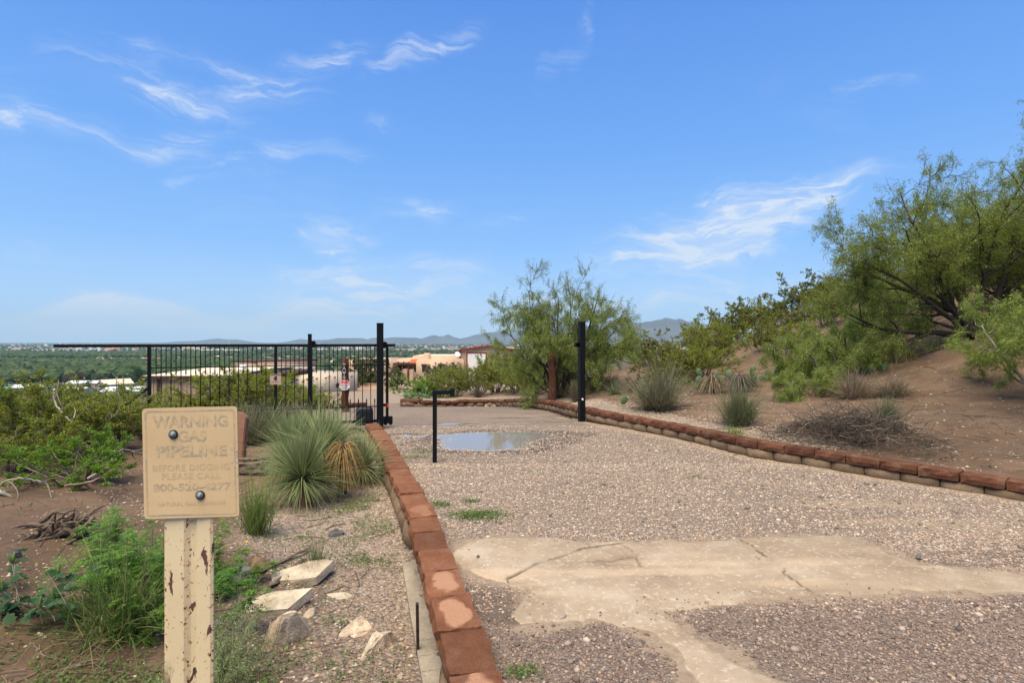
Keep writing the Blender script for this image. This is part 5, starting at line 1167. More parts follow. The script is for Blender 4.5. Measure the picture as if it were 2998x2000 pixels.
# broad-leaved plant with pods at lower left
def datura():
    r = np.random.default_rng(3); x, y = at(75, 0, 3.25)[0], 3.25; root = empty('broadleaf_plant', (x, y, gz(x, y))); tag(root, 'dark green broad-leaved sprawling plant with upright pods at lower left', 'plant')
    w = G(); l = G(); P0 = []
    for i in range(26):
        d = sph_dirs(r, 1, 6, 40)[0]; P = grow(r, (r.normal() * .05, r.normal() * .05, .01), d, r.uniform(.14, .42), 5, .14, (0, 0, -.02)); w.tube(P, .003, 4); P0 += [P[3], P[4], P[5]]
    P0 = np.array(P0); P0[:, 2] = np.maximum(P0[:, 2], .02); n = len(P0)
    shape = np.array([(0, 0), (.35, .42), (.6, .30), (.72, .46), (1.0, 0), (.72, -.46), (.6, -.30), (.35, -.42)])
    for q in P0:
        a = r.uniform(0, 6.28); s = r.uniform(.05, .085); V = np.column_stack([shape * s, .12 * s * np.abs(shape[:, 1]) * 2 - .3 * s * shape[:, 0] ** 2]); Mx = np.array(Matrix.Rotation(a, 3, 'Z') @ Matrix.Rotation(r.normal() * .3, 3, 'X') @ Matrix.Rotation(r.normal() * .25, 3, 'Y')); l.add(V @ Mx.T + q, [[[0, 1, 2, 4], [2, 3, 4, 4][:3] + [4], [0, 4, 6, 7], [4, 5, 6, 6][:3] + [6]][0:1] + [[0, 4, 6, 7]], [[2, 3, 4], [4, 5, 6]]], tint(r, 1, (.055, .115, .05), .3)[0])
    w.build('stems', M['bark_grey'], root); l.build('leaves', M['leaf'], root, color=True)
    pod = G(); V, f = lathe([(.001, 0), (.008, .01), (.010, .03), (.006, .055), (.001, .075)], 7); pod.add(V, f); me = pod.mesh('pod', True); me.materials.append(simple('pod_green', (.13, .20, .045), .6, .1))
    for i in range(9): q = P0[r.integers(0, n)]; link('pod', me, None, root, q + np.array([0, 0, .005]), (r.normal() * .15, r.normal() * .15, 0))
datura()
# low clover-like ground cover (nobody could count it)
def cover():
    r = np.random.default_rng(17); A = []
    spots = [(-1.55, 5.9, .6, .55, 3400, .06), (-1.35, 5.2, .5, .35, 1100, .03), (-1.0, 6.6, .3, .6, 700, .03), (-1.95, 5.0, .45, .3, 500, .03), (-.95, 2.75, .5, .22, 900, .025), (-1.7, 2.7, .5, .22, 900, .03), (-1.35, 3.0, .25, .2, 260, .03), (-.75, 4.6, .18, .18, 260, .03), (-1.2, 4.55, .3, .16, 450, .03), (-2.35, 2.75, .7, .3, 1400, .03), (-2.9, 2.9, .6, .3, 700, .03), (-1.9, 2.85, .6, .25, 900, .03), (-1.4, 2.8, .5, .2, 600, .03), (-1.15, 3.55, .12, .1, 90, .02), (-1.0, 3.1, .5, .4, 500, .03), (-1.6, 4.2, .7, .5, 600, .03), (-3.2, 3.2, .7, .4, 700, .04), (-2.4, 3.9, .8, .5, 500, .03)]
    for (x, y, rx, ry, n, h) in spots:
        q = np.stack([r.normal(x, rx * .5, n), r.normal(y, ry * .5, n)], -1); k = (drive_sd(q[:, 0], q[:, 1]) > .2) & (fbm(q[:, 0] * 3.5, q[:, 1] * 3.5, 2, 99) > -.12); q = q[k]; A.append(np.column_stack([q, ground_full(q[:, 0], q[:, 1]) + r.random(len(q)) * h]))
    for (px, py, rx, ry, n) in [(1395, 1512, .28, .16, 1300), (1290, 1480, .12, .1, 250), (1210, 1342, .35, .25, 500), (1250, 1325, .3, .12, 300), (1380, 1470, .1, .06, 160), (1530, 1975, .1, .06, 150), (2040, 1400, .1, .06, 60)]:
        p_ = on_drive(px, py); q = np.stack([r.normal(p_[0], rx * .5, n), r.normal(p_[1], ry * .5, n)], -1); k = drive_sd(q[:, 0], q[:, 1]) < -.16; q = q[k]; A.append(np.column_stack([q, drive_surf(q[:, 0], q[:, 1]) + .008 + r.random(len(q)) * .02]))
    A = np.vstack(A); n = len(A); V, f, c = leaf_quads(r, A, r.normal(size=(n, 3)) * np.array([1, 1, .4]) + np.array([0, 0, .25]), r.uniform(.012, .026, n), r.uniform(.008, .014, n), tint(r, n, (.115, .20, .04), .35, (.16, .215, .075), .35), 3.0)
    g = G(); g.add(V, [f], c); o = g.build('ground_cover', M['leaf'], color=True); struct(o, 'stuff'); o['label'] = 'low clover-like weeds spreading over gravel and soil'
cover()
# thin dry grass on the hillside and bank
def dry_grass():
    r = np.random.default_rng(61); n = 16000; x = r.uniform(2, 16, n); y = r.uniform(6, 24, n); k = (drive_sd(x, y) > .5) & (fbm(x * .9, y * .9, 3, 62) > .08); x, y = x[k], y[k]
    x2 = r.uniform(-6.5, -1.2, 5000); y2 = r.uniform(2.5, 9, 5000); k = (drive_sd(x2, y2) > .5) & (fbm(x2 * 1.2, y2 * 1.2, 3, 63) > .22); x = np.concatenate([x, x2[k]]); y = np.concatenate([y, y2[k]])
    n = len(x); d = sph_dirs(r, n, 25, 85); c = tint(r, n, (.24, .195, .115), .35, (.13, .15, .05), .35)
    V, f, c = blades(r, n, np.stack([x, y, ground_full(x, y) - .01], -1), d, r.uniform(.04, .17, n), np.full(n, .006), r.uniform(.1, .6, n), c, 2, .2); g = G(); g.add(V, [f], c)
    o = g.build('dry_grass', M['blade'], color=True); struct(o, 'stuff'); o['label'] = 'thin dry grass and weeds on the bare slopes'
dry_grass()
# litter of small twigs
def litter():
    r = np.random.default_rng(23); g = G()
    def emit(n, x0, x1, y0, y1, lr, rr, hill=False):
        x, y = r.uniform(x0, x1, n), r.uniform(y0, y1, n); k = drive_sd(x, y) > .25
        if hill: k &= ZR(x, y) > 0
        x, y = x[k][:, None], y[k][:, None]; n = len(x)
        a = r.uniform(0, 6.28, (n, 1)); L = r.uniform(*lr, (n, 1)); t = np.linspace(-.5, .5, 4)[None]; q = r.normal(size=(n, 1)) * .25
        xs = x + np.cos(a) * L * t - np.sin(a) * q * L * t * t; ys = y + np.sin(a) * L * t + np.cos(a) * q * L * t * t; zs = ground_full(xs, ys) + r.uniform(.003, .012, (n, 1))
        for i in range(n): g.tube(np.stack([xs[i], ys[i], zs[i]], -1), r.uniform(*rr), 4, tint(r, 1, (.17, .125, .09), .4)[0])
    emit(420, -6, -1, 2.4, 8, (.05, .35), (.0012, .0045)); emit(500, -3.2, -.6, 2.5, 3.4, (.03, .16), (.0008, .0025)); emit(900, 3.0, 13, 5.5, 16, (.06, .45), (.002, .006), True)
    o = g.build('twig_litter', M['twig_dry'], color=True); struct(o, 'stuff'); o['label'] = 'small dead twigs littering the soil'
litter()
# heap of cut brush behind the right wall
def brush_pile():
    r = np.random.default_rng(5); cx, cy = at(2490, 0, 7.75)[0], 7.75; zg = gz(cx, cy); root = empty('brush_heap', (cx, cy, zg)); tag(root, 'heap of dead grey-brown branches behind the right wall', 'brush heap'); g = G()
    ax = np.array([.62, -.78]); ay = np.array([.78, .62])
    U_, V_ = r.normal(0, .50, 1500), r.normal(0, .26, 1500); GH = ground_full(cx + ax[0] * U_ + ay[0] * V_, cy + ax[1] * U_ + ay[1] * V_) - zg
    for i in range(1500):
        u, v = U_[i], V_[i]; hh = .46 * math.exp(-(u / .85) ** 2 - (v / .45) ** 2) * (1 + .5 * fbm(np.array([u * 3]), np.array([v * 3]), 2, 7)[0]) + GH[i]; b = np.array([*(ax * u + ay * v), hh * r.random() ** .4]); a = r.normal(0, .6) + (0 if r.random() < .8 else 1.5); s = 1 if r.random() < .5 else -1
        d = np.array([*(ax * math.cos(a) * s + ay * math.sin(a) * s), r.normal(.05, .22)]); P = grow(r, b, d, r.uniform(.12, .5), 5, .30, (0, 0, -.05)); g.tube(P, np.linspace(1, .4, 6) * r.uniform(.002, .006), 4, tint(r, 1, (.085, .066, .052), .45, (.22, .18, .145), .12)[0], cap=False)
    g.build('dead_branches', M['twig_dry'], root, color=True)
brush_pile()
# grey dead branches under the left bushes
def dead_branch(nm, label, pts, rad, seed, kids=4):
    r = np.random.default_rng(seed); P = np.array([at(*q) for q in pts]); P = spline(P, 5); P = P + r.normal(size=P.shape) * .006; c = P[0].copy(); root = empty('dead_branch', c); tag(root, label, 'branch', 'bleached dead branches at left')
    g = G(); g.tube(P - c, np.linspace(rad, rad * .35, len(P)), 7, tint(r, 1, (.30, .25, .21), .15)[0])
    for i in range(kids):
        k = r.integers(2, len(P) - 2); Q = grow(r, P[k] - c, side_dir(r, unit(P[k + 1] - P[k]), R(40)), r.uniform(.15, .4), 5, .2); g.tube(Q, np.linspace(rad * .5, rad * .15, 6), 5, tint(r, 1, (.27, .22, .18), .2)[0])
    g.build('limb', M['twig_dry'], root, smooth_=True, color=True)
dead_branch('', 'bleached branch arching from the left bushes towards the sign edge', [(255, 1405, 6.0), (310, 1370, 6.1), (350, 1320, 6.3), (385, 1320, 6.4), (430, 1332, 6.5)], .016, 1)
dead_branch('', 'long bleached branch lying lowest under the left bushes', [(190, 1425, 5.7), (270, 1410, 5.75), (330, 1385, 5.9), (395, 1378, 6.0), (420, 1388, 6.0)], .012, 2)
dead_branch('', 'curved grey branch looping down at the left picture edge', [(-30, 1440, 5.4), (20, 1408, 5.4), (80, 1405, 5.45), (130, 1415, 5.45), (150, 1445, 5.4), (140, 1470, 5.3), (120, 1482, 5.2)], .011, 3)
dead_branch('', 'thick grey branch at the left edge below the bushes', [(-40, 1425, 5.3), (10, 1445, 5.3), (35, 1455, 5.3)], .028, 4, 1)
dead_branch('', 'grey fork inside the tallest left creosote', [(238, 1280, 7.2), (225, 1250, 7.25), (190, 1215, 7.3), (165, 1185, 7.4), (155, 1150, 7.5)], .022, 5)
dead_branch('', 'bleached twig bundle left of the sign under the creosotes', [(290, 1370, 6.3), (330, 1335, 6.5), (360, 1300, 6.7), (400, 1300, 6.8)], .013, 6)

# --- prickly pears: every pad its own part
PADS = []
for i in range(4):
    r = np.random.default_rng(60 + i); th = np.linspace(0, 2 * math.pi, 15)[:-1]; V = []; fs = []
    for (s, y) in ((0.0, -.11), (.6, -.095), (.92, -.05), (1.0, 0), (.92, .05), (.6, .095), (0, .11)):
        w = .5 * s * (1 + .10 * np.sin(th * 2 + i)); V.append(np.stack([w * .86 * np.cos(th), np.full(14, y * .75), .5 + w * np.sin(th) * 1.0], -1))
    V = np.vstack(V); ii = np.arange(6)[:, None] * 14; j = np.arange(14)[None]; k = (j + 1) % 14; me = raw_mesh('pad', V, [np.stack([ii + j, ii + k, ii + 14 + k, ii + 14 + j], -1).reshape(-1, 4)], None, True); me.materials.append(M['pad']); PADS.append(me)
def pear(label, px, Y, n, spread, size, seed, group=None, z=None):
    r = random.Random(seed); x = (px - CX) / F * Y; root = empty('prickly_pear', (x, Y, gz(x, Y) if z is None else z)); tag(root, label, 'cactus', group); placed = []
    for i in range(n):
        s = size * r.uniform(.75, 1.15)
        if i < max(1, n // 2): b = Vector((r.uniform(-spread, spread), r.uniform(-.2, .2) * (spread > 0), -.02)); tl = r.uniform(-.35, .35); rz = r.uniform(-.9, .9)
        else:
            pb, ps, ptl, prz = placed[r.randrange(len(placed))]; up = Matrix.Rotation(prz, 3, 'Z') @ Matrix.Rotation(ptl, 3, 'Y') @ Vector((r.uniform(-.3, .3), 0, .93)); b = pb + up * ps; tl = ptl + r.uniform(-.7, .7); rz = prz + r.uniform(-.7, .7)
        placed.append((b, s, tl, rz)); link('pad', PADS[i % 4], None, root, b, Matrix(Matrix.Rotation(rz, 3, 'Z') @ Matrix.Rotation(tl, 3, 'Y')).to_euler(), s)
pear('prickly pear cluster behind the dead yucca stumps', 2105, 13.7, 44, .62, .19, 1)
pear('prickly pear with large pads under the big mesquite', 2530, 12.4, 16, .42, .25, 2)
pear('prickly pear patch high on the slope below the crest', 2200, 20.5, 44, 1.3, .19, 3)
pear('scraggly prickly pear beside the young mesquites', 2245, 14.2, 26, .4, .15, 4)
pear('single round prickly pear pad by the broom bush', 1824, 12.3, 1, 0, .22, 5, z=gz((1824 - CX) / F * 12.3, 12.3) + .06)
pear('prickly pear pad leaning at the foot of the mesquite', 1566, 17.4, 2, .03, .34, 6)
pear('prickly pear clump at the left tip of the planter', 1228, 20.9, 44, .55, .16, 7)
pear('small prickly pear seen through the gate left of the lettered post', 972, 15.2, 4, .12, .18, 8)
pear('lone prickly pear pad on the slope beyond the broom bush', 1868, 15.0, 2, .05, .22, 9)
pear('prickly pear high in the shade behind the big mesquite branches', 2640, 17.5, 6, .3, .26, 10)
# ------------------------------------------------------------------ rubble, slabs, timber in the left foreground
def rock_mesh(nm, pts, seed, sub=1, rough=.012, flat=False):
    bm = bmesh.new()
    for q in pts: bm.verts.new(q)
    bmesh.ops.convex_hull(bm, input=bm.verts[:]); 
    loose = [v for v in bm.verts if not v.link_faces]; bmesh.ops.delete(bm, geom=loose, context='VERTS')
    bmesh.ops.triangulate(bm, faces=bm.faces[:])
    bmesh.ops.subdivide_edges(bm, edges=bm.edges[:], cuts=3, use_grid_fill=True)
    bmesh.ops.triangulate(bm, faces=bm.faces[:])
    r = random.Random(seed); ext = max((v.co - w.co).length for v in bm.verts[:1] for w in bm.verts)
    for v in bm.verts:
        c = v.co; n = fbm(np.array([c.x * 14 + seed]), np.array([c.y * 14 + c.z * 9]), 3, seed % 30)[0]; n2 = fbm(np.array([c.x * 40 + seed]), np.array([c.y * 40 + c.z * 33]), 2, seed % 20)[0]
        k = 1.0 if not (flat and c.z > .8 * max(w[2] for w in pts)) else .15
        d = v.normal if v.normal.length > 0 else Vector((0, 0, 1)); v.co = c + d * (n * rough + n2 * rough * .5) * k
    me = bpy.data.meshes.new(nm); bm.to_mesh(me); bm.free(); return me
def slab_pts(r, L, W, T, n=9):
    a = np.sort(r.uniform(0, 2 * math.pi, n)); rr = r.uniform(.8, 1.05, n); P = np.stack([L / 2 * rr * np.cos(a), W / 2 * rr * np.sin(a)], -1)
    return [(x, y, T) for x, y in P] + [(x * 1.02 + r.normal() * .006, y * 1.02 + r.normal() * .006, 0) for x, y in P]
def lump_pts(r, L, W, T, n=16):
    d = sph_dirs(r, n, -30, 90); return [tuple(np.array([L / 2, W / 2, T]) * q * r.uniform(.8, 1.1)) for q in d] + [(L * .3, 0, -T * .4), (-L * .3, W * .1, -T * .4), (0, -W * .3, -T * .4)]
M['rock_pale'] = simple('rock_pale', (.46, .39, .29), .92, .22, 9, 60, .8, .008, tint=(.30, .22, .15, 1))
M['rock_pink'] = simple('rock_conglomerate', (.52, .41, .30), .92, .25, 18, 70, 1.0, .01, tint=(.36, .25, .175, 1))
M['rock_grey'] = simple('rock_grey', (.20, .19, .18), .92, .25, 12, 70, .8, .008)
M['rock_dark'] = simple('rock_dark', (.095, .095, .095), .92, .25, 12, 70, .8, .008)
M['rock_brown'] = simple('rock_brown', (.22, .13, .085), .92, .22, 8, 70, .7, .008)
def rock(nm, label, px, py, Y, L, W, T, mat, seed, flat=False, rot=0.0, tilt=(0, 0), lift=0.0, rough=.012):
    r = np.random.default_rng(seed); me = rock_mesh(nm, slab_pts(r, L, W, T) if flat else lump_pts(r, L, W, T), seed, rough=rough, flat=flat); x = (px - CX) / F * Y
    o = link(nm, me, M[mat], None, (x, Y, gz(x, Y) - .045 + lift), (tilt[0], tilt[1], rot)); tag(o, label, 'stone' if not flat else 'slab', 'broken stones by the left wall'); return o
def on_left(py, z=-.1): return F * (H - z) / (py - CY)
rock('stone_slab', 'large pale flat slab lying farthest back among the broken stones', 900, 1675, on_left(1668), .52, .27, .06, 'rock_pale', 3, True, .25, (R(9), R(-5)), .05, .006)
rock('stone_slab', 'narrow pale slab end tucked under the large flat slab', 985, 1700, on_left(1705), .22, .10, .035, 'rock_pale', 4, True, .1, (R(6), 0), .02, .006)
rock('stone_slab', 'pale flat slab leaning in front of the larger one', 815, 1750, on_left(1752), .46, .26, .065, 'rock_pale', 5, True, .30, (R(13), R(-9)), .04, .006)
rock('boulder', 'upright rough pinkish boulder with a white face', 850, 1800, on_left(1835), .34, .26, .27, 'rock_pink', 8, False, .4, (R(15), 0), 0, .016)
rock('boulder', 'low jagged pale rock in front of the wall footing', 1040, 1795, on_left(1808), .38, .22, .15, 'rock_pink', 12, False, .1, (0, 0), 0, .02)
rock('boulder', 'long pinkish conglomerate rock slanting up towards the wall', 1103, 1860, on_left(1880, -.15), .42, .18, .12, 'rock_pink', 13, False, R(62), (0, R(-6)), .01, .016)
rock('boulder', 'grey angular stone half hidden by leaves near the flowers', 700, 1665, on_left(1690), .26, .18, .15, 'rock_grey', 14, False, .3)
rock('boulder', 'red-brown boulder behind the thin feathery seedling', 765, 1620, on_left(1650), .24, .20, .14, 'rock_brown', 15, False, .8)
rock('boulder', 'dark grey mud lump beside the gravel strip', 982, 1530, on_left(1545), .22, .16, .09, 'rock_dark', 16, False, .2, rough=.02)
rock('boulder', 'small pale stone next to the slab end', 1060, 1710, on_left(1722), .07, .06, .05, 'rock_pale', 17)
rock('boulder', 'flat brown stone half buried below the slabs', 990, 1745, on_left(1750), .20, .08, .04, 'rock_pink', 18)
rock('boulder', 'low tan stone near the weeds at the bottom', 1010, 1895, on_left(1900, -.15), .12, .09, .04, 'rock_brown', 19)
rock('boulder', 'dark stone beside the footing', 1180, 1782, on_left(1790, -.2), .09, .06, .05, 'rock_dark', 20)
rock('boulder', 'pale stone behind the sign post foot', 630, 1780, on_left(1800), .2, .14, .07, 'rock_grey', 21)
rock('boulder', 'dark grey stone below the twisted stump at the left', 48, 1705, 3.9, .13, .12, .11, 'rock_dark', 22)
rock('boulder', 'small white stone above the broad-leaved plant', 118, 1815, 3.1, .07, .05, .07, 'rock_pale', 23)
rock('boulder', 'pale chunk between the two leaning slabs', 905, 1765, on_left(1770), .12, .10, .08, 'rock_pale', 41)
rock('boulder', 'small reddish stone beside the upright boulder', 930, 1840, on_left(1850), .08, .07, .05, 'rock_brown', 42)
rock('boulder', 'grey stone at the foot of the grass tuft', 800, 1585, on_left(1590), .13, .1, .07, 'rock_grey', 43)
rock('boulder', 'pale stone half covered by the thread-leaved plant', 690, 1830, on_left(1840), .16, .12, .07, 'rock_pale', 44)
rock('boulder', 'lone bluish pebble-like stone on the concrete apron', 1399, 1643, 0, .05, .045, .035, 'rock_grey', 24) if False else None
q = on_drive(1399, 1643); o = link('loose_stone', rock_mesh('loose_stone', lump_pts(np.random.default_rng(24), .034, .03, .022), 24, rough=.002), M['rock_grey'], None, (q[0], q[1], q[2] + .026)); tag(o, 'lone grey stone lying on the concrete apron near the wall', 'stone')
q = on_drive(2692, 1639); o = link('loose_stone', rock_mesh('loose_stone', lump_pts(np.random.default_rng(25), .06, .045, .03), 25, rough=.003), M['rock_grey'], None, (q[0], q[1], q[2] + .02)); tag(o, 'bluish stone at the right end of the concrete apron', 'stone')
# reddish sandstone slab standing behind the sign
def sandstone():
    Y = 7.6; x = (600 - CX) / F * Y; zg = gz(x, Y); sc = Y / F; P = [(470, 1350), (470, 1215), (482, 1197), (560, 1192), (618, 1194), (640, 1212), (690, 1208), (705, 1212), (717, 1226), (713, 1300), (712, 1350)]
    n = len(P); Q = np.array([((a - 600) * sc, H - (b - CY) * sc - zg) for a, b in P]); Q[:, 1] -= np.where(Q[:, 1] < .1, .08, 0)
    V, f = poly_plate([tuple(v) for v in Q[::-1]], .12); g = G(); g.add(V, f); me = g.mesh('sandstone_slab'); bm = bmesh.new(); bm.from_mesh(me); bmesh.ops.bevel(bm, geom=bm.edges[:], offset=.012, segments=2, affect='EDGES'); bm.to_mesh(me); bm.free()
    m, nt = new_mat('sandstone'); T = NT(nt); v = T.coord(); st = T.n('ShaderNodeVectorMath', operation='MULTIPLY'); T.put(st.inputs[0], v); st.inputs[1].default_value = (1, 1, 6)
    n1 = T.noise(st.outputs[0], 9, 5, .65); c = T.cramp(n1, [(.3, (.21, .10, .062)), (.55, (.29, .15, .10)), (.75, (.34, .20, .14))]); T.out(c, .9, T.bump(n1, .5, .01), .2)
    o = link('sandstone_slab', me, m, None, (x, Y, zg), (R(-5), 0, R(4))); tag(o, 'upright reddish sandstone slab partly hidden behind the tan sign', 'slab')
sandstone()
def timber(nm, label, a, b, r0, seed, mat='wood_grey', splinter=0.05, n=9):
    r = np.random.default_rng(seed); a, b = np.array(a), np.array(b); t = np.linspace(0, 1, 14); g = G(); P = a + (b - a) * t[:, None] + r.normal(size=(14, 3)) * r0 * .08
    th = np.arange(n) * 2 * math.pi / n; rr = r0 * (1 + r.uniform(-.28, .28, n)); T = unit(b - a); A = unit(np.cross(T, [0, 0, 1.])); B = np.cross(A, T)
    V = np.stack([p + (rr * (1 + .12 * r.normal(size=n)))[:, None] * (np.cos(th)[:, None] * A + np.sin(th)[:, None] * B * .8) + T * splinter * r.normal(size=(n, 1)) * (1 if i in (0, 13) else .1) for i, p in enumerate(P)]).reshape(-1, 3) - a
    i = np.arange(13)[:, None] * n; j = np.arange(n)[None]; k = (j + 1) % n; g.add(V, [np.stack([i + j, i + k, i + n + k, i + n + j], -1).reshape(-1, 4), np.array([np.arange(n)[::-1]]), np.array([np.arange(n) + 13 * n])])
    o = g.build(nm, M[mat], None, loc=tuple(a)); tag(o, label, 'log' if r0 > .03 else 'board'); return o
timber('weathered_log', 'weathered split log below the sandstone slab', at(620, 1372, 7.1), at(775, 1362, 7.0), .06, 1)
timber('weathered_log', 'thinner split rail on top of the weathered log', at(660, 1346, 7.25), at(790, 1344, 7.1), .03, 2)
timber('weathered_log', 'half-buried grey log at the left picture edge', at(-60, 1765, 3.9), at(62, 1735, 3.8), .06, 3)
timber('grey_board', 'long thin grey board slanting up through the broken stones', (at(610, 0, 3.75)[0], 3.75, gz(at(610, 0, 3.75)[0], 3.75) + .025), (at(908, 0, 4.75)[0], 4.75, gz(at(908, 0, 4.75)[0], 4.75) + .03), .016, 4, n=4, splinter=.01)
timber('grey_board', 'short pale splintered stick beside the long board', (at(800, 0, 4.0)[0], 4.0, gz(at(800, 0, 4.0)[0], 4.0) + .02), (at(878, 0, 4.4)[0], 4.4, gz(at(878, 0, 4.4)[0], 4.4) + .03), .022, 5, n=5)
def stump():
    r = np.random.default_rng(6); Y = 4.35; x = at(180, 0, Y)[0]; zg = gz(x, Y); root = empty('driftwood_stump', (x, Y, zg)); tag(root, 'twisted weathered root stump half buried in the left bank', 'stump'); g = G()
    for i in range(60):
        a = r.normal(.25, .35) + (math.pi if r.random() < .35 else 0); d = np.array([math.cos(a), .25 * r.normal(), .38 * math.cos(a) * .9 + r.normal() * .12]); P = grow(r, (r.normal() * .09, r.normal() * .05, r.uniform(-.03, .12)), d, r.uniform(.10, .30), 7, .26); g.tube(P, np.array([.5, .9, 1, .7, .9, .6, .5, .2]) * r.uniform(.006, .024), 6)
    g.build('roots', M['wood_grey'], root, smooth_=True)
stump()

# ------------------------------------------------------------------ buildings beyond the gate
def bevel_box(nm, size, off=.12, seg=2):
    g = G(); g.box((0, 0, size[2] / 2), size); me = g.mesh(nm, True); bm = bmesh.new(); bm.from_mesh(me)
    bmesh.ops.bevel(bm, geom=bm.edges[:], offset=off, segments=seg, affect='EDGES'); bm.to_mesh(me); bm.free(); return me
VIGA = G(); VIGA.tube(np.array([[0, .3, 0], [0, -.32, 0]]), .11, 8); VIGAM = VIGA.mesh('viga'); VIGAM.materials.append(M['wood_red'])
def window(parent, x, y, z, w, h, frame='trim_brown', lintel=True, rz=0.0):
    g = G(); g.box((0, 0, 0), (w, .08, h)); o = g.build('window', M['glass_dark'], parent, loc=(x, y, z), rot=(0, 0, rz))
    g = G(); 
    for a, b, c, d in ((-w / 2, 0, .06, h), (w / 2, 0, .06, h), (0, -h / 2, w, .06), (0, h / 2, w, .06), (0, 0, .04, h)): g.box((a, -.03, b), (c, .07, d))
    g.build('window_frame', M['white_paint'] if frame == 'white' else M[frame], o)
    if lintel: g = G(); g.box((0, -.05, h / 2 + .12), (w + .4, .12, .16)); g.build('lintel', M['wood_red'], o)
def adobe_house():
    Y = 100.0; zb = -5.45; k = Y / F
    def X(px): return (px - CX) * k
    def Z(py, YY=Y): return H - (py - CY) / F * YY - zb
    root = empty('adobe_house', (X(1200), Y, zb)); tag(root, 'large pinkish adobe house with stepped flat roofs and a walled courtyard', 'house'); ox = X(1200)
    def wing(nm, x0, x1, y0, y1, ptop, mat='stucco_pink', off=.18):
        w = x1 - x0; me = bevel_box(nm, (w, y1 - y0, Z(ptop, y0 + Y) + .6), off); return link(nm, me, M[mat], root, ((x0 + x1) / 2 - ox, (y0 + y1) / 2, -.6))
    # left wing, entrance bay, right wing, upper block
    wing('wing', X(1012), X(1150), 0.0, 14, 1053); wing('wing', X(1150), X(1224), 3.2, 14, 1051.5); wing('wing', X(1222), X(1352), -1.5, 14, 1053)
    wing('upper_block', X(1189), X(1356), 6, 18, 1042); wing('chimney', X(1234), X(1254), 2.0, 3.6, 1034, off=.12)
    g = G(); g.box((0, 0, 0), (X(1345) - X(1195), 11, .05)); g.build('roof', M['roof_pale'], root, loc=((X(1345) + X(1195)) / 2 - ox, 12, Z(1042, 106) + .02))
    # porch with dark recess, brown fascia and a patch of red tiles
    g = G(); g.box((0, 0, 0), (X(1222) - X(1152), 3.6, .35)); g.build('porch_roof', M['trim_brown'], root, loc=((X(1222) + X(1152)) / 2 - ox, 1.6, Z(1066)))
    g = G(); g.box((0, 0, 0), (X(1220) - X(1198), 2.2, .12), rx=R(18)); g.build('tiled_roof', M['tile_red'], root, loc=((X(1220) + X(1198)) / 2 - ox, .9, Z(1061) + .1))
    for px in (1158, 1178, 1196, 1210): g = G(); g.box((0, 0, 1.3), (.22, .22, 2.7)); g.build('porch_post', M['wood_red'], root, loc=(X(px) - ox, 0.1, 0))
    window(root, X(1164) - ox, 3.15, Z(1081), 1.2, 1.6); window(root, X(1246) - ox, -1.55, Z(1077.5), .75, 1.15); window(root, X(1296) - ox, -1.55, Z(1080), 1.0, 1.5)
    g = G(); g.box((0, 0, 1.05), (1.0, .1, 2.1)); g.build('door', M['trim_brown'], root, loc=(X(1203) - ox, 3.12, 0))
    for px in list(range(1026, 1148, 16)): link('viga', VIGAM, None, root, (X(px) - ox, 0, Z(1062)))
    for px in (1156, 1172, 1189): link('viga', VIGAM, None, root, (X(px) - ox, 3.2, Z(1060, 103)))
    for px in (1278, 1294, 1311, 1328, 1346): link('viga', VIGAM, None, root, (X(px) - ox, -1.5, Z(1062, 98.5)))
    # satellite dish and vent on the roof
    d = empty('satellite_dish', (X(1334), Y + 4, Z(1053, 104) + zb)); tag(d, 'small white satellite dish on the adobe house roof', 'dish')
    g = G(); V, f = lathe([(.02, .12), (.25, .09), (.48, 0)], 14, 'Y'); g.add(V, f[:1]); g.build('reflector', M['white_paint'], d, loc=(0, 0, 1.0), rot=(R(-35), 0, R(30)), scale=1.2); g = G(); g.box((0, .1, .45), (.06, .06, 1.1)); g.build('mast', M['galv'], d)
    # courtyard wall with scalloped top, two pillars and a wooden gate
    cw = empty('courtyard_wall', (X(1185), 93, zb)); tag(cw, 'curved pink stucco courtyard wall with a brown wooden gate', 'wall'); Yc = 93.0; kk = Yc / F; c0 = (1185 - CX) * kk
    cw.location.x = c0
    def prof(nm, pts, y, t=.35):
        P = [((a - CX) * y / F - c0, H - (b - CY) / F * y - zb) for a, b in pts]; P = [(P[0][0], -.6)] + P + [(P[-1][0], -.6)]; V, f = poly_plate(P[::-1], t); g = G(); g.add(V + np.array([0, y - Yc, 0]), f); g.build(nm, M['stucco_pink'], cw)
    prof('wall_panel', [(1141, 1082), (1148, 1083), (1155, 1087), (1164, 1090), (1173, 1089), (1179, 1084), (1183, 1081)], 93); prof('pillar', [(1182, 1081), (1193, 1081)], 92.8, .8); prof('pillar', [(1200, 1082), (1211, 1082)], 92.8, .8)
    prof('wall_panel', [(1211, 1085), (1217, 1093), (1224, 1096), (1239, 1099), (1260, 1099)], 93); prof('wall_panel', [(1122, 1103), (1131, 1103), (1140, 1101), (1152, 1100), (1154, 1098)], 80.0)
    g = G(); g.box((0, 0, .95), (.42, .08, 1.95)); g.build('gate', M['wood_red'], cw, loc=((1196.5 - CX) * kk - c0, 0, 0))
    # pergola and steps left of the house
    pg = empty('pergola', ((1075 - CX) * 86 / F, 86, zb)); tag(pg, 'brown pergola with rust-red posts left of the courtyard wall', 'pergola'); c1 = (1075 - CX) * 86 / F
    for (a, b) in ((1050, 0), (1081, 0), (1112, 0), (1060, 5), (1100, 5)): g = G(); g.box((0, 0, 1.9), (.22, .22, 3.9)); g.build('post', M['wood_red'], pg, loc=((a - CX) * 86 / F - c1, b, 0))
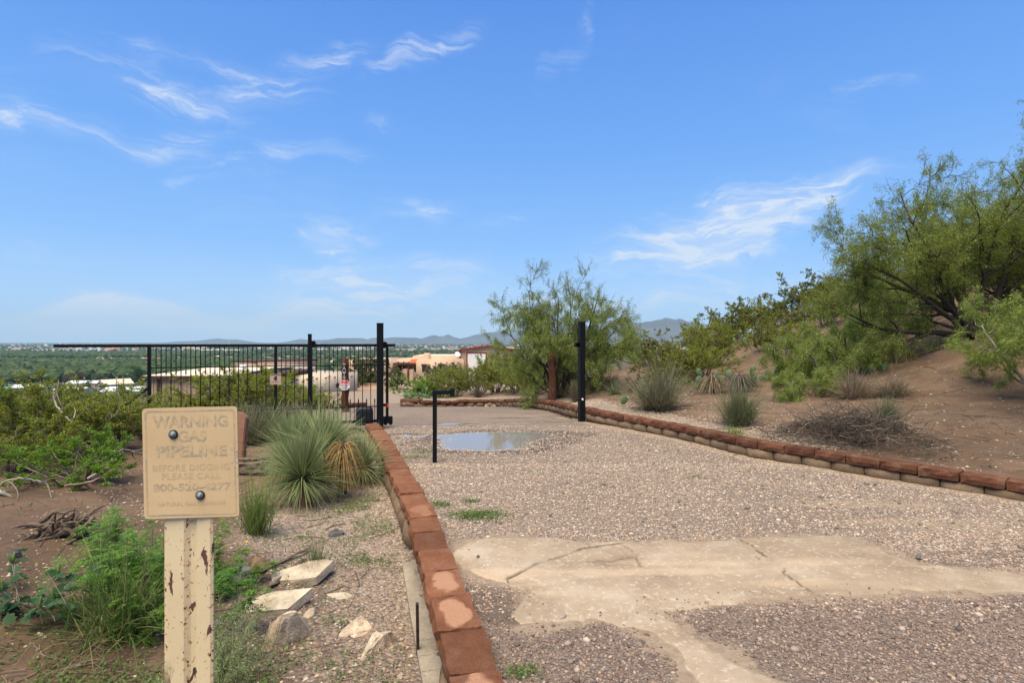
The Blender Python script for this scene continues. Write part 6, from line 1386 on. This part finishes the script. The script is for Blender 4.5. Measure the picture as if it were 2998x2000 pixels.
    for b in (0, 5): g = G(); g.box((0, b, 0), (4.6, .25, .4)); g.build('beam', M['trim_brown'], pg, loc=(0, 0, 3.8))
    for i in range(8): g = G(); g.box((0, 2.5, 0), (.14, 6.0, .18)); g.build('rafter', M['trim_brown'], pg, loc=(-2.1 + .6 * i, 0, 4.08))
    st = empty('garden_steps', ((1085 - CX) * 80 / F, 80, zb - .1)); tag(st, 'reddish terraced steps below the pergola', 'steps')
    for i in range(3): g = G(); g.box((0, i * .8, .18 + .3 * i), (3.6 - .4 * i, .8, .3)); g.build('step', M['stucco_pink'], st)
adobe_house()
def cream_garage():
    zb = -5.45; A = np.array(at(812, 0, 65)[:2]); B = np.array(at(1048, 0, 75)[:2]); L = np.hypot(*(B - A)); a = math.atan2(B[1] - A[1], B[0] - A[0])
    root = empty('cream_garage', (A[0], A[1], zb), a); tag(root, 'cream stucco garage block with rows of dark vigas, seen through the gate', 'garage'); h = 2.93
    link('main_block', bevel_box('main_block', (L, 9, h + .6), .12), M['stucco_cream'], root, (L / 2, 4.5, -.6))
    link('raised_parapet', bevel_box('raised_parapet', (L * .72, 4, 1.2), .12), M['stucco_cream'], root, (L * .36, 6.6, h - .3)); 
    link('upper_box', bevel_box('upper_box', (L * .8, 5, 1.45), .06), M['metal_tan'], root, (L * .62, 11.8, h + .0)); g = G(); g.box((0, 0, 0), (L * .82, 5.2, .16)); g.build('fascia', M['trim_brown'], root, loc=(L * .62, 11.8, h + 1.5))
    for i in range(8): link('viga', VIGAM, None, root, (L * (.10 + .115 * i), 0, h - .55), scale=.85)
    for i in range(6): link('viga', VIGAM, None, root, (L * (.08 + .11 * i), 4.6, h + .55), scale=.85)
    g = G(); g.box((0, 0, 0), (2.6, .1, 2.0)); d = g.build('garage_door', M['white_paint'], root, loc=(1.45, -.03, 1.0))
    for i in range(4): g = G(); g.box((0, -.06, -.75 + .5 * i), (2.5, .02, .44)); g.build('door_panel', M['white_paint'], d)
    window(root, L * .72, -.03, 1.3, .55, .45, 'trim_brown', False); window(root, L * .42, -.03, 1.0, .5, 1.3, 'white', False)
    for i in range(4): g = G(); g.tube(np.array([[0, -.02, 0], [0, -.3, -.05]]), .14, 8); g.build('scupper', M['galv'], root, loc=(L * (.18 + .21 * i), 0, h - .3))
cream_garage()
def metal_shed():
    zb = -6.6; x0 = (430 - CX) / F * 55; x1 = -29.0; Y0 = 55.0; ze = H - 103 / F * 55; zr = H - 79.5 / F * 66
    root = empty('metal_shed', (x0, Y0, zb)); tag(root, 'tan ribbed metal shed with a pale roof behind the left half of the gate', 'shed'); L = x1 - x0; he = ze - zb; hr = zr - zb
    g = G(); V = np.array([(0, 0, -1), (L, 0, -1), (L, 22, -1), (0, 22, -1), (0, 0, he), (L, 0, he), (L, 22, he), (0, 22, he), (0, 11, hr), (L, 11, hr)]); g.add(V, [[[0, 1, 5, 4], [2, 3, 7, 6]], [[0, 4, 8, 7, 3], [1, 2, 6, 9, 5]]]); w = g.build('wall', M['metal_tan'], root)
    for i in range(int(L / .42)): g = G(); g.box((.2 + .42 * i, -.03, he / 2 - .1), (.10, .06, he + .2)); g.build('rib', M['metal_tan'], root)
    for (y0, z0, y1, z1) in ((-.35, he, 11, hr), (11, hr, 22.3, he)):
        g = G(); V = np.array([(-.3, y0, z0), (L + .3, y0, z0), (L + .3, y1, z1), (-.3, y1, z1)]); g.add(np.vstack([V, V + [0, 0, .1]]), [[[0, 3, 2, 1], [4, 5, 6, 7], [0, 1, 5, 4], [1, 2, 6, 5], [2, 3, 7, 6], [3, 0, 4, 7]]]); g.build('roof_sheet', M['roof_pale'], root)
    g = G(); g.box((L / 2, -.4, he - .05), (L + .7, .12, .28)); g.build('gutter', M['trim_brown'], root); g = G(); g.box((1.0 * 55 / 16 * .0 + 1.2, -.12, he / 2), (.2, .14, he)); g.build('downspout', M['trim_brown'], root)
    g = G(); g.box((0, 0, 0), (2.6, 13, .32)); g.build('lean_to_roof', M['trim_brown'], root, loc=(L + 1.5, 10.5, he - .25))
    for i in range(12): g = G(); g.box((0, -6 + 1.05 * i, -.28), (2.8, .14, .22)); g.build('lean_to_rafter', M['wood_red'], root, loc=(L + 1.5, 10.5, he - .25))
    for i in range(3): g = G(); g.box((0, 0, 0), (.2, .2, he)); g.build('lean_to_post', M['wood_red'], root, loc=(L + 2.6, 4.4 + 6 * i, he / 2 - .4))
    g = G(); V, f = lathe([(.5, 0), (.5, .35), (.3, .6), (0, .7)], 12); g.add(V, f); g.build('roof_vent', M['white_paint'], root, loc=(L - 2.5, 9, hr - .1))
metal_shed()
def red_trim_shop():
    Y = 105.0; zb = -5.6; k = Y / F; x0 = (1347 - CX) * k; xp = (1432 - CX) * k; W = 2 * (xp - x0); he = H - 25 * k - zb; hp = H - 14 * k - zb
    root = empty('metal_shop', (x0 + W / 2, Y, zb)); tag(root, 'tan metal shop with dark red trim and a white roll-up door', 'shop')
    g = G(); V = np.array([(-W / 2, 0, -.6), (W / 2, 0, -.6), (W / 2, 0, he), (0, 0, hp), (-W / 2, 0, he)]); g.add(np.vstack([V, V + [0, 16, 0]]), [[[0, 1, 2, 3, 4], [9, 8, 7, 6, 5]], [[1, 6, 7, 2], [5, 0, 4, 9]]]); g.build('wall', M['metal_tan_far'], root)
    for i in range(int(W / .5)):
        x = -W / 2 + .3 + .5 * i
        if abs(x - (-W / 2 + 6.1)) < 2.0: continue
        hh = he + (hp - he) * (1 - abs(x) / (W / 2)); g = G(); g.box((x, -.03, hh / 2), (.10, .06, hh)); g.build('rib', M['metal_tan_far'], root)
    for s in (-1, 1):
        g = G(); V = np.array([(s * (W / 2 + .3), -.4, he - .05), (0, -.4, hp + .02), (0, 16.4, hp + .02), (s * (W / 2 + .3), 16.4, he - .05)]); g.add(np.vstack([V, V + [0, 0, .12]]), [[[0, 3, 2, 1], [4, 5, 6, 7], [0, 1, 5, 4], [1, 2, 6, 5], [2, 3, 7, 6], [3, 0, 4, 7]]]); g.build('roof_sheet', M['roof_pale'], root)
        g = G(); g.bar((s * (W / 2 + .3), -.45, he - .02), (0, -.45, hp + .05), .12, .34); g.build('rake_trim', M['trim_red'], root)
        g = G(); g.box((s * W / 2, -.06, he / 2), (.28, .14, he)); g.build('corner_trim', M['trim_red'], root)
    dx = (1395.5 - CX) * k - (x0 + W / 2); dw = 53 * k; dh = H - 35.5 * k - zb
    g = G(); g.box((dx, -.05, dh / 2), (dw, .08, dh)); d = g.build('roll_up_door', M['white_paint'], root)
    for i in range(9): g = G(); g.box((dx, -.10, dh * (i + .5) / 9), (dw - .06, .03, dh / 9 - .06)); g.build('door_slat', M['white_paint'], d)
    for s in (-1, 1): g = G(); g.box((dx + s * (dw / 2 + .12), -.08, dh / 2), (.22, .14, dh)); g.build('door_jamb', M['trim_red'], root)
    g = G(); g.box((dx, -.08, dh + .12), (dw + .46, .14, .22)); g.build('door_head', M['trim_red'], root)
red_trim_shop()
# yard plants by the courtyard
TB = creosote(70, 1.0, .8, 14, 10, leaf=.08, base=(.11, .135, .05), alt=(.17, .16, .08))
for (px, Y, s, lab) in [(1165, 78, 2.6, 'grey-green yucca bush in front of the courtyard wall'), (1060, 83, 4.0, 'tall shrub under the pergola'), (1085, 84, 3.6, 'shrub beside the pergola posts'), (1262, 90, 2.6, 'shrub against the right wing of the adobe house'), (1310, 92, 2.8, 'shrub left of the red-trimmed shop')]:
    place('yard_shrub', lab, 'bush', TB, px, Y, s, px * .1, None, bark='bark_dark')

# ------------------------------------------------------------------ valley: farm buildings, poles, trees, houses, orchards, town
def zf(x, y): return float(z_far(np.array([x]), np.array([y]))[0])
def gable(nm, label, px, Y, w, d, h, rise, wall, roof, rot=0.0, cat='house', group=None):
    x = (px - CX) / F * Y; root = empty(nm, (x, Y, zf(x, Y)), rot); tag(root, label, cat, group); g = G()
    V = np.array([(-w / 2, -d / 2, -1), (w / 2, -d / 2, -1), (w / 2, d / 2, -1), (-w / 2, d / 2, -1), (-w / 2, -d / 2, h), (w / 2, -d / 2, h), (w / 2, d / 2, h), (-w / 2, d / 2, h), (-w / 2, 0, h + rise), (w / 2, 0, h + rise)]); g.add(V, [[[0, 1, 5, 4], [2, 3, 7, 6]], [[0, 4, 8, 7, 3], [1, 2, 6, 9, 5]]]); g.build('wall', M[wall], root)
    for s in (-1, 1):
        g = G(); e = .6; V = np.array([(-w / 2 - e, s * (d / 2 + e), h - rise * e / (d / 2)), (w / 2 + e, s * (d / 2 + e), h - rise * e / (d / 2)), (w / 2 + e, 0, h + rise + .05), (-w / 2 - e, 0, h + rise + .05)]); g.add(np.vstack([V, V + [0, 0, .18]]), [[[0, 1, 2, 3], [7, 6, 5, 4], [0, 4, 5, 1], [1, 5, 6, 2], [2, 6, 7, 3], [3, 7, 4, 0]]]); g.build('roof', M[roof], root)
    for i in (-1, 1): window(root, i * w * .22, -d / 2, h * .55, 1.6, 1.3, 'white', False)
gable('farm_house', 'building with a teal metal roof at the left picture edge', 20, 285, 24, 16, 4.0, 3.2, 'stucco_cream', 'teal_roof', R(-35)); gable('farm_house', 'cream gabled house right of the middle utility pole', 338, 385, 17, 13, 4.5, 3.0, 'stucco_cream', 'roof_pale', R(55)); gable('farm_house', 'low white-roofed house nearest the gate tail', 370, 330, 20, 15, 2.6, 1.9, 'white_paint', 'white_roof', R(12))
gable('farm_house', 'long pale metal-roofed barn behind the utility poles', 270, 420, 30, 12, 4.0, 1.6, 'metal_tan', 'white_roof', R(4)); gable('farm_house', 'white shed glimpsed over the left creosotes', 215, 350, 20, 8, 2.5, 1.2, 'white_paint', 'white_roof', R(-6)); gable('farm_house', 'white flat barn above the teal roof', 60, 380, 34, 14, 3.2, 1.5, 'white_paint', 'white_roof', R(8)); gable('farm_house', 'small white trailer beside the low white house', 360, 290, 6.5, 2.6, 2.4, .3, 'white_paint', 'white_roof', R(10))
PT = []
def pole(px, ptop, Y, h, label):
    x = (px - CX) / F * Y; zt = H - (ptop - CY) / F * Y; zb = zf(x, Y); root = empty('utility_pole', (x, Y, zb)); tag(root, label, 'utility pole'); hh = zt - zb
    g = G(); g.tube(np.array([[0, 0, -1], [0, 0, hh]]), [.22, .15], 8); g.build('pole', M['trim_brown'], root); g = G(); g.box((0, 0, hh - .7), (2.4, .16, .18)); g.build('crossarm', M['trim_brown'], root)
    g = G(); V, f = lathe([(0, 0), (.3, 0), (.3, .9), (0, .95)], 10); g.add(V + np.array([.45, -.3, hh - 2.4]), f); g.build('transformer', M['galv'], root); PT.append(np.array([x, Y, zt - .6]))
pole(246, 1097, 300, 10, 'utility pole with a transformer, left of the white roofs'); pole(341, 1096, 300, 10, 'utility pole in front of the cream gabled house'); pole(184, 1112, 300, 9, 'short utility pole rising behind the tall creosote'); pole(114, 1092, 340, 9, 'farthest left utility pole above the creosotes')
for i, (a, b) in enumerate(((1, 0), (0, 2), (2, 3))):
    g = G(); t = np.linspace(0, 1, 10)[:, None]; P = PT[a] * (1 - t) + PT[b] * t; P[:, 2] -= 4 * .8 * (t * (1 - t))[:, 0]
    for dz in (0, -1.6): g.tube(P + np.array([0, 0, dz]), .035, 4)
    o = g.build('power_line', M['rubber']); tag(o, ['pair of wires between the two tall utility poles', 'pair of wires left of the transformer pole', 'pair of wires running off to the left'][i], 'cable')
# tree crowns of leaf clumps for the middle distance
def far_tree(seed, h=10, base=(.045, .085, .022), n=1500, leaf=.55, wd=.8):
    r = np.random.default_rng(seed); p = Plant(); k = 9; C = np.stack([r.normal(0, h * .20 * wd, k), r.normal(0, h * .20 * wd, k), h * r.uniform(.42, .78, k)], -1); R_ = h * r.uniform(.16, .26, k)
    i = r.integers(0, k, n); d = sph_dirs(r, n, -70, 90); P = C[i] + d * (R_[i] * r.uniform(.65, 1.05, n))[:, None]; c = tint(r, n, base, .35, np.array(base) * 1.5, .25); V, f, c = leaf_quads(r, P, d + r.normal(size=(n, 3)) * .8, leaf * r.uniform(.6, 1.5, n), leaf * .8 * r.uniform(.6, 1.4, n), c); p.l.add(V, [f], c)
    p.w.tube(np.array([[0, 0, -.5], [0, 0, h * .35], [.2, 0, h * .6]]), [h * .03, h * .022, h * .01], 7)
    for j in range(k): p.wood(np.array([[0, 0, h * .25], C[j] * np.array([.5, .5, .8]), C[j]]), h * .012, h * .004, 5)
    return p.meshes('far_tree')
FT = [far_tree(1), far_tree(2, base=(.055, .09, .028)), far_tree(3, base=(.035, .07, .02))]; FTB = far_tree(4, base=(.085, .062, .035)); FTG = far_tree(5, base=(.10, .115, .065))
for (px, Y, h, pr, lab) in [(225, 500, 12, FTB, 'brownish leafed tree in the row behind the utility poles'), (205, 505, 11, FTB, 'brownish tree left of its twin behind the poles'), (285, 440, 12, FTG, 'pale round tree right of the transformer pole'), (300, 345, 7, FTG, 'grey-green tree beside the low white house'), (350, 322, 6.5, FT[2], 'dark tree in front of the low white house'), (400, 470, 15, FT[0], 'tall dark tree left of the gate end'), (255, 380, 7, FT[1], 'tree by the long barn'), (150, 420, 8, FT[1], 'tree behind the white shed'), (90, 330, 6, FTG, 'tree near the teal roof'), (20, 360, 8, FTG, 'pale tree at the left picture edge in the valley'), (240, 330, 5, FT[0], 'small tree at the transformer pole foot'), (310, 400, 8, FTG, 'dusty tree behind the cream house'),
    (380, 420, 9, FT[1], 'green tree right of the cream house'), (830, 700, 17, FT[0], 'round dark tree standing in the valley by the green field'), (952, 690, 12, FT[2], 'dark tree left of the lettered post in the valley'), (1010, 560, 9, FT[1], 'tree behind the cream garage roof')]:
    x = (px - CX) / F * Y; place('valley_tree', lab, 'tree', pr, px, Y, h / 10, px * .3, 'single trees in the near valley', z=zf(x, Y), bark='bark_dark', parts=('trunk', 'crown'))
def ico(sub):
    bm = bmesh.new(); bmesh.ops.create_icosphere(bm, subdivisions=sub, radius=1); V = np.array([v.co[:] for v in bm.verts]); f = np.array([[v.index for v in fc.verts] for fc in bm.faces]); bm.free(); return V, f
def mass(nm, label, pts, size, cols, seed, sub=2, mat=None):
    r = np.random.default_rng(seed); V0, f0 = ico(sub); n = len(pts); k = len(V0)
    V = V0[None] * (1 + r.normal(0, .16, (n, k, 1))) * (size[:, None, None] * np.array([.62, .62, .5])[None, None]) + pts[:, None, :] + np.array([0, 0, 1]) * (size * .52)[:, None, None]
    f = (f0[None] + (np.arange(n) * k)[:, None, None]).reshape(-1, 3); c = np.array(cols)[r.integers(0, len(cols), n)] * r.uniform(.75, 1.3, (n, 1)); c = np.repeat(c, k, 0) * r.uniform(.7, 1.3, (n * k, 1))
    g = G(); g.add(V.reshape(-1, 3), [f], c); o = g.build(nm, mat or M['mass'], color=True); struct(o, 'stuff'); o['label'] = label; return o
M['mass'] = simple('orchard_leaves', (1, 1, 1), .9, .35, .35, 1.2, .9, .6, attr=True, fine=.3)
ORC = [(.036, .062, .018), (.045, .075, .022), (.030, .055, .018), (.055, .075, .025)]
r = np.random.default_rng(77)
def region(n, px0, px1, Y0, Y1, jit=None):
    Y = np.sqrt(r.uniform(Y0 ** 2, Y1 ** 2, n)); px = r.uniform(px0, px1, n); return np.stack([(px - CX) / F * Y, Y, z_far((px - CX) / F * Y, Y)], -1)
mass('pecan_orchard', 'dense green pecan orchard filling the near valley', region(1500, -150, 960, 520, 1020), r.uniform(9, 13, 1500), ORC, 1)
mass('pecan_orchard', 'second band of orchard behind the tan houses', region(1500, -150, 620, 1290, 1900), r.uniform(8, 12, 1500), ORC, 2, 1)
mass('valley_woods', 'scattered trees among the valley houses', region(1300, 430, 1420, 900, 2300), r.uniform(6, 11, 1300), ORC, 3, 1)
mass('valley_woods', 'trees mixed into the far town', region(4200, -300, 2100, 2000, 6500), r.uniform(7, 14, 4200), ORC + [(.06, .08, .035)], 4, 1)
mass('valley_scrub', 'scrub on the slope down to the valley', region(900, -150, 1000, 130, 480), r.uniform(1.2, 3.2, 900), [(.07, .085, .03), (.10, .10, .045), (.055, .075, .025)], 5, 1)
# individual valley houses
HM = []
for i, (cw_, cr_) in enumerate([('stucco_pink', 'roof_pale'), ('stucco_cream', 'roof_pale'), ('stucco_pink', 'tile_red'), ('stucco_cream', 'white_roof')]):
    g = G(); g.box((0, 0, 1.9), (17, 12, 4.0)); g.box((6, -5, 1.5), (8, 8, 3.2)); g.box((-7, 3, 2.3), (7, 8, 4.6)); a = g.mesh('walls'); a.materials.append(M[cw_])
    g = G(); g.box((0, 0, 3.95), (16, 11, .5)); g.box((6, -5, 3.15), (7.4, 7.4, .4)); g.box((-7, 3, 4.65), (6.4, 7.4, .4)); b = g.mesh('roof'); b.materials.append(M[cr_]); HM.append((a, b))
r = np.random.default_rng(31)
def houses(n, px0, px1, Y0, Y1, label, group, kinds=(0, 0, 1, 2, 3), s0=.8, s1=1.3):
    for i in range(n):
        Y = r.uniform(Y0, Y1); px = px0 + (px1 - px0) * (i + r.uniform(.1, .9)) / n; x = (px - CX) / F * Y; k = kinds[r.integers(0, len(kinds))]
        root = empty('valley_house', (x, Y, zf(x, Y)), r.uniform(0, 6.28)); root.scale = (r.uniform(s0, s1),) * 3; tag(root, ('tan flat-roofed ', 'cream flat-roofed ', 'red-roofed ', 'white-roofed ')[k] + label, 'house', group); link('walls', HM[k][0], None, root); link('roof', HM[k][1], None, root)
houses(16, -20, 170, 1050, 1200, 'small house in the strip left of the dark tree clump', 'tan houses at far left', (0, 1, 0)); houses(30, 270, 440, 1050, 1230, 'house in the dense row ending at the gate upright', 'tan houses left of the gate', (0, 0, 1)); houses(34, 440, 800, 1020, 1500, 'house seen between the pickets left of the surveillance notice', 'houses behind the left gate half'); houses(26, 800, 1110, 950, 1500, 'house seen between the pickets right of the surveillance notice', 'houses behind the right gate half', (1, 3, 0, 1)); houses(10, 420, 560, 680, 780, 'red-roofed house just above the tan shed roof', 'red roofs behind the shed', (2, 2)) if False else None
gable('long_warehouse', 'long low tan warehouse in the middle of the valley', 650, 2200, 170, 40, 7, 2, 'stucco_pink', 'roof_pale', .02, 'warehouse'); gable('valley_barn', 'red-roofed white house behind the gate upright', 452, 1080, 34, 18, 5, 4, 'white_paint', 'tile_red', .2); gable('valley_barn', 'red-roofed houses just over the tan shed roof', 512, 640, 20, 9, 3.4, 2, 'stucco_pink', 'tile_red', .1); gable('valley_barn', 'red-roofed building far off above the dark tree clump', 332, 2500, 60, 30, 8, 5, 'white_paint', 'tile_red', .1); gable('valley_barn', 'large pink building with a raised middle far behind the gate', 575, 2700, 120, 40, 11, 8, 'stucco_pink', 'roof_pale', 0)
g = G(); x0, x1 = (1120 - CX) / F * 760, (900 - CX) / F * 820
V = np.array([((890 - CX) / F * 860, 860, 0), ((1110 - CX) / F * 860, 860, 0), ((1110 - CX) / F * 1000, 1000, 0), ((900 - CX) / F * 1000, 1000, 0)]); V[:, 2] = -39.4
g.add(V, [[[0, 1, 2, 3]]]); o = g.build('field', simple('crop_green', (.075, .13, .03), .9, .2, .05, 1, .3)); struct(o)
# town: thousands of roofs, one mass
def town():
    r = np.random.default_rng(9); n = 5200; px = r.uniform(-350, 2150, n); Y = 2300 + 5200 * r.random(n) ** 1.25; k = fbm(px / 90, Y / 500, 3, 12) + .2 > -.05 + .2 * r.random(n); px, Y = px[k], Y[k]; n = len(px)
    x = (px - CX) / F * Y; s = r.uniform(10, 26, n) * (1 + (r.random(n) < .06) * 1.6); hh = r.uniform(4, 8, n) * (1 + (r.random(n) < .03) * 2.2); B = np.array([[-1, -1, 0], [1, -1, 0], [1, 1, 0], [-1, 1, 0], [-1, -1, 1], [1, -1, 1], [1, 1, 1], [-1, 1, 1.]]) * np.array([.5, .4, 1])
    V = B[None] * np.stack([s, s, hh], -1)[:, None] + np.stack([x, Y, np.full(n, -40.2)], -1)[:, None]; f0 = np.array([[4, 5, 6, 7], [0, 1, 5, 4], [1, 2, 6, 5], [2, 3, 7, 6], [3, 0, 4, 7]]); f = (f0[None] + (np.arange(n) * 8)[:, None, None]).reshape(-1, 4)
    pal = np.array([(.62, .58, .53), (.7, .69, .67), (.45, .34, .26), (.5, .42, .34), (.35, .25, .2), (.55, .5, .46)]); c = pal[r.integers(0, 6, n)]; g = G(); g.add(V.reshape(-1, 3), [f], np.repeat(c, 8, 0)); o = g.build('town', simple('town_roofs', (1, 1, 1), .9, .1, .05, .5, .1, attr=True), color=True); struct(o, 'stuff'); o['label'] = 'far town of pale roofs spread across the valley floor'
town()

# ------------------------------------------------------------------ mountains
M['mountain'] = simple('mountain_rock', (.085, .075, .065), .95, .3, .0012, .01, .6, 30, tint=(.06, .065, .045, 1))
def mountain(label, ctrl, D, depth, seed, rough=.12, base=-42):
    px = np.array([c[0] for c in ctrl], float); py = np.array([c[1] for c in ctrl], float); n = int((px[-1] - px[0]) / 3) + 2; P = np.linspace(px[0], px[-1], n); crest = H - (np.interp(P, px, py) - CY) / F * D
    # jagged skyline detail
    crest = crest + (crest - base) * rough * .35 * fbm(P / 22., P * 0 + seed, 4, seed)
    rows = [(-1.0, 0.0), (-.8, .10), (-.62, .22), (-.46, .38), (-.32, .55), (-.18, .76), (-.08, .92), (0, 1.0), (.3, .7), (.7, .3), (1.0, 0)]; V = []
    for (t, hgt) in rows:
        Dy = D + t * depth; x = (P - CX) / F * D * (1 + .0 * t); rid = fbm(P / 30. + 5, np.full(n, t * 2.2), 4, seed + 3); z = base + (crest - base) * np.clip(hgt + (rid * .24 * (1 - abs(2 * hgt - 1)) if 0 < hgt < 1 else 0), 0, 1.0); V.append(np.stack([x, np.full(n, Dy) + rid * depth * .06, z], -1))
    V = np.stack(V).reshape(-1, 3); o = link('mountain_range', raw_mesh('mountain_range', V, [grid_faces(len(rows), n)], None, True), M['mountain']); struct(o); o['label'] = label
mountain('far pale range on the left horizon', [(-900, 1002), (-500, 985), (-200, 996), (0, 1009), (40, 1008), (70, 1007), (90, 1013), (130, 1016), (200, 1018)], 13500, 900, 1)
mountain('brown foothills at the left edge', [(-500, 990), (-200, 996), (-60, 1004), (10, 1011), (60, 1018), (80, 1021), (130, 1014), (200, 1010), (300, 1011), (400, 1014)], 9500, 700, 2, .05)
mountain('small twin-topped dark hill', [(360, 1014), (390, 1007), (405, 1005.5), (415, 1006), (422, 1004), (440, 1008), (460, 1013)], 10500, 500, 3, .05)
mountain('pale range behind the gate', [(440, 1012), (520, 1000), (580, 998), (615, 993), (640, 991), (660, 994), (695, 994), (720, 1000), (760, 1006), (800, 1006), (850, 1003), (880, 998)], 13000, 1200, 4)
mountain('long blue range behind the gate and the house', [(780, 1010), (830, 1005), (860, 997), (880, 993), (900, 996), (960, 995), (990, 990), (1060, 990), (1075, 994), (1090, 989), (1120, 991), (1150, 988), (1220, 989), (1232, 992), (1255, 985), (1272, 981), (1285, 985), (1300, 983), (1312, 979), (1325, 986), (1347, 992), (1370, 987), (1390, 981), (1420, 975), (1480, 968), (1560, 962), (1640, 965), (1700, 955), (1760, 960), (1820, 956)], 12000, 1400, 5)
mountain('high blue mountain right of the mesquite', [(1500, 985), (1600, 972), (1680, 965), (1740, 950), (1800, 935), (1830, 928), (1852, 945), (1880, 944), (1920, 938), (1950, 931), (1968, 934), (1978, 936), (1990, 933), (2010, 941), (2040, 946), (2120, 960), (2250, 985), (2400, 1005)], 9000, 1500, 6, .10)

# ------------------------------------------------------------------ the air
def haze():
    m, nt = new_mat('haze_air'); pv = nt.nodes.new('ShaderNodeVolumePrincipled'); pv.inputs['Color'].default_value = (.50, .78, 1.0, 1); pv.inputs['Density'].default_value = HAZE; pv.inputs['Anisotropy'].default_value = 0.0
    o = nt.nodes.new('ShaderNodeOutputMaterial'); nt.links.new(pv.outputs[0], o.inputs['Volume'])
    g = G(); g.box((0, 8000, 350), (34000, 18000, 790)); h = g.build('haze', m); struct(h, 'stuff')
HAZE = 5.8e-5
haze()
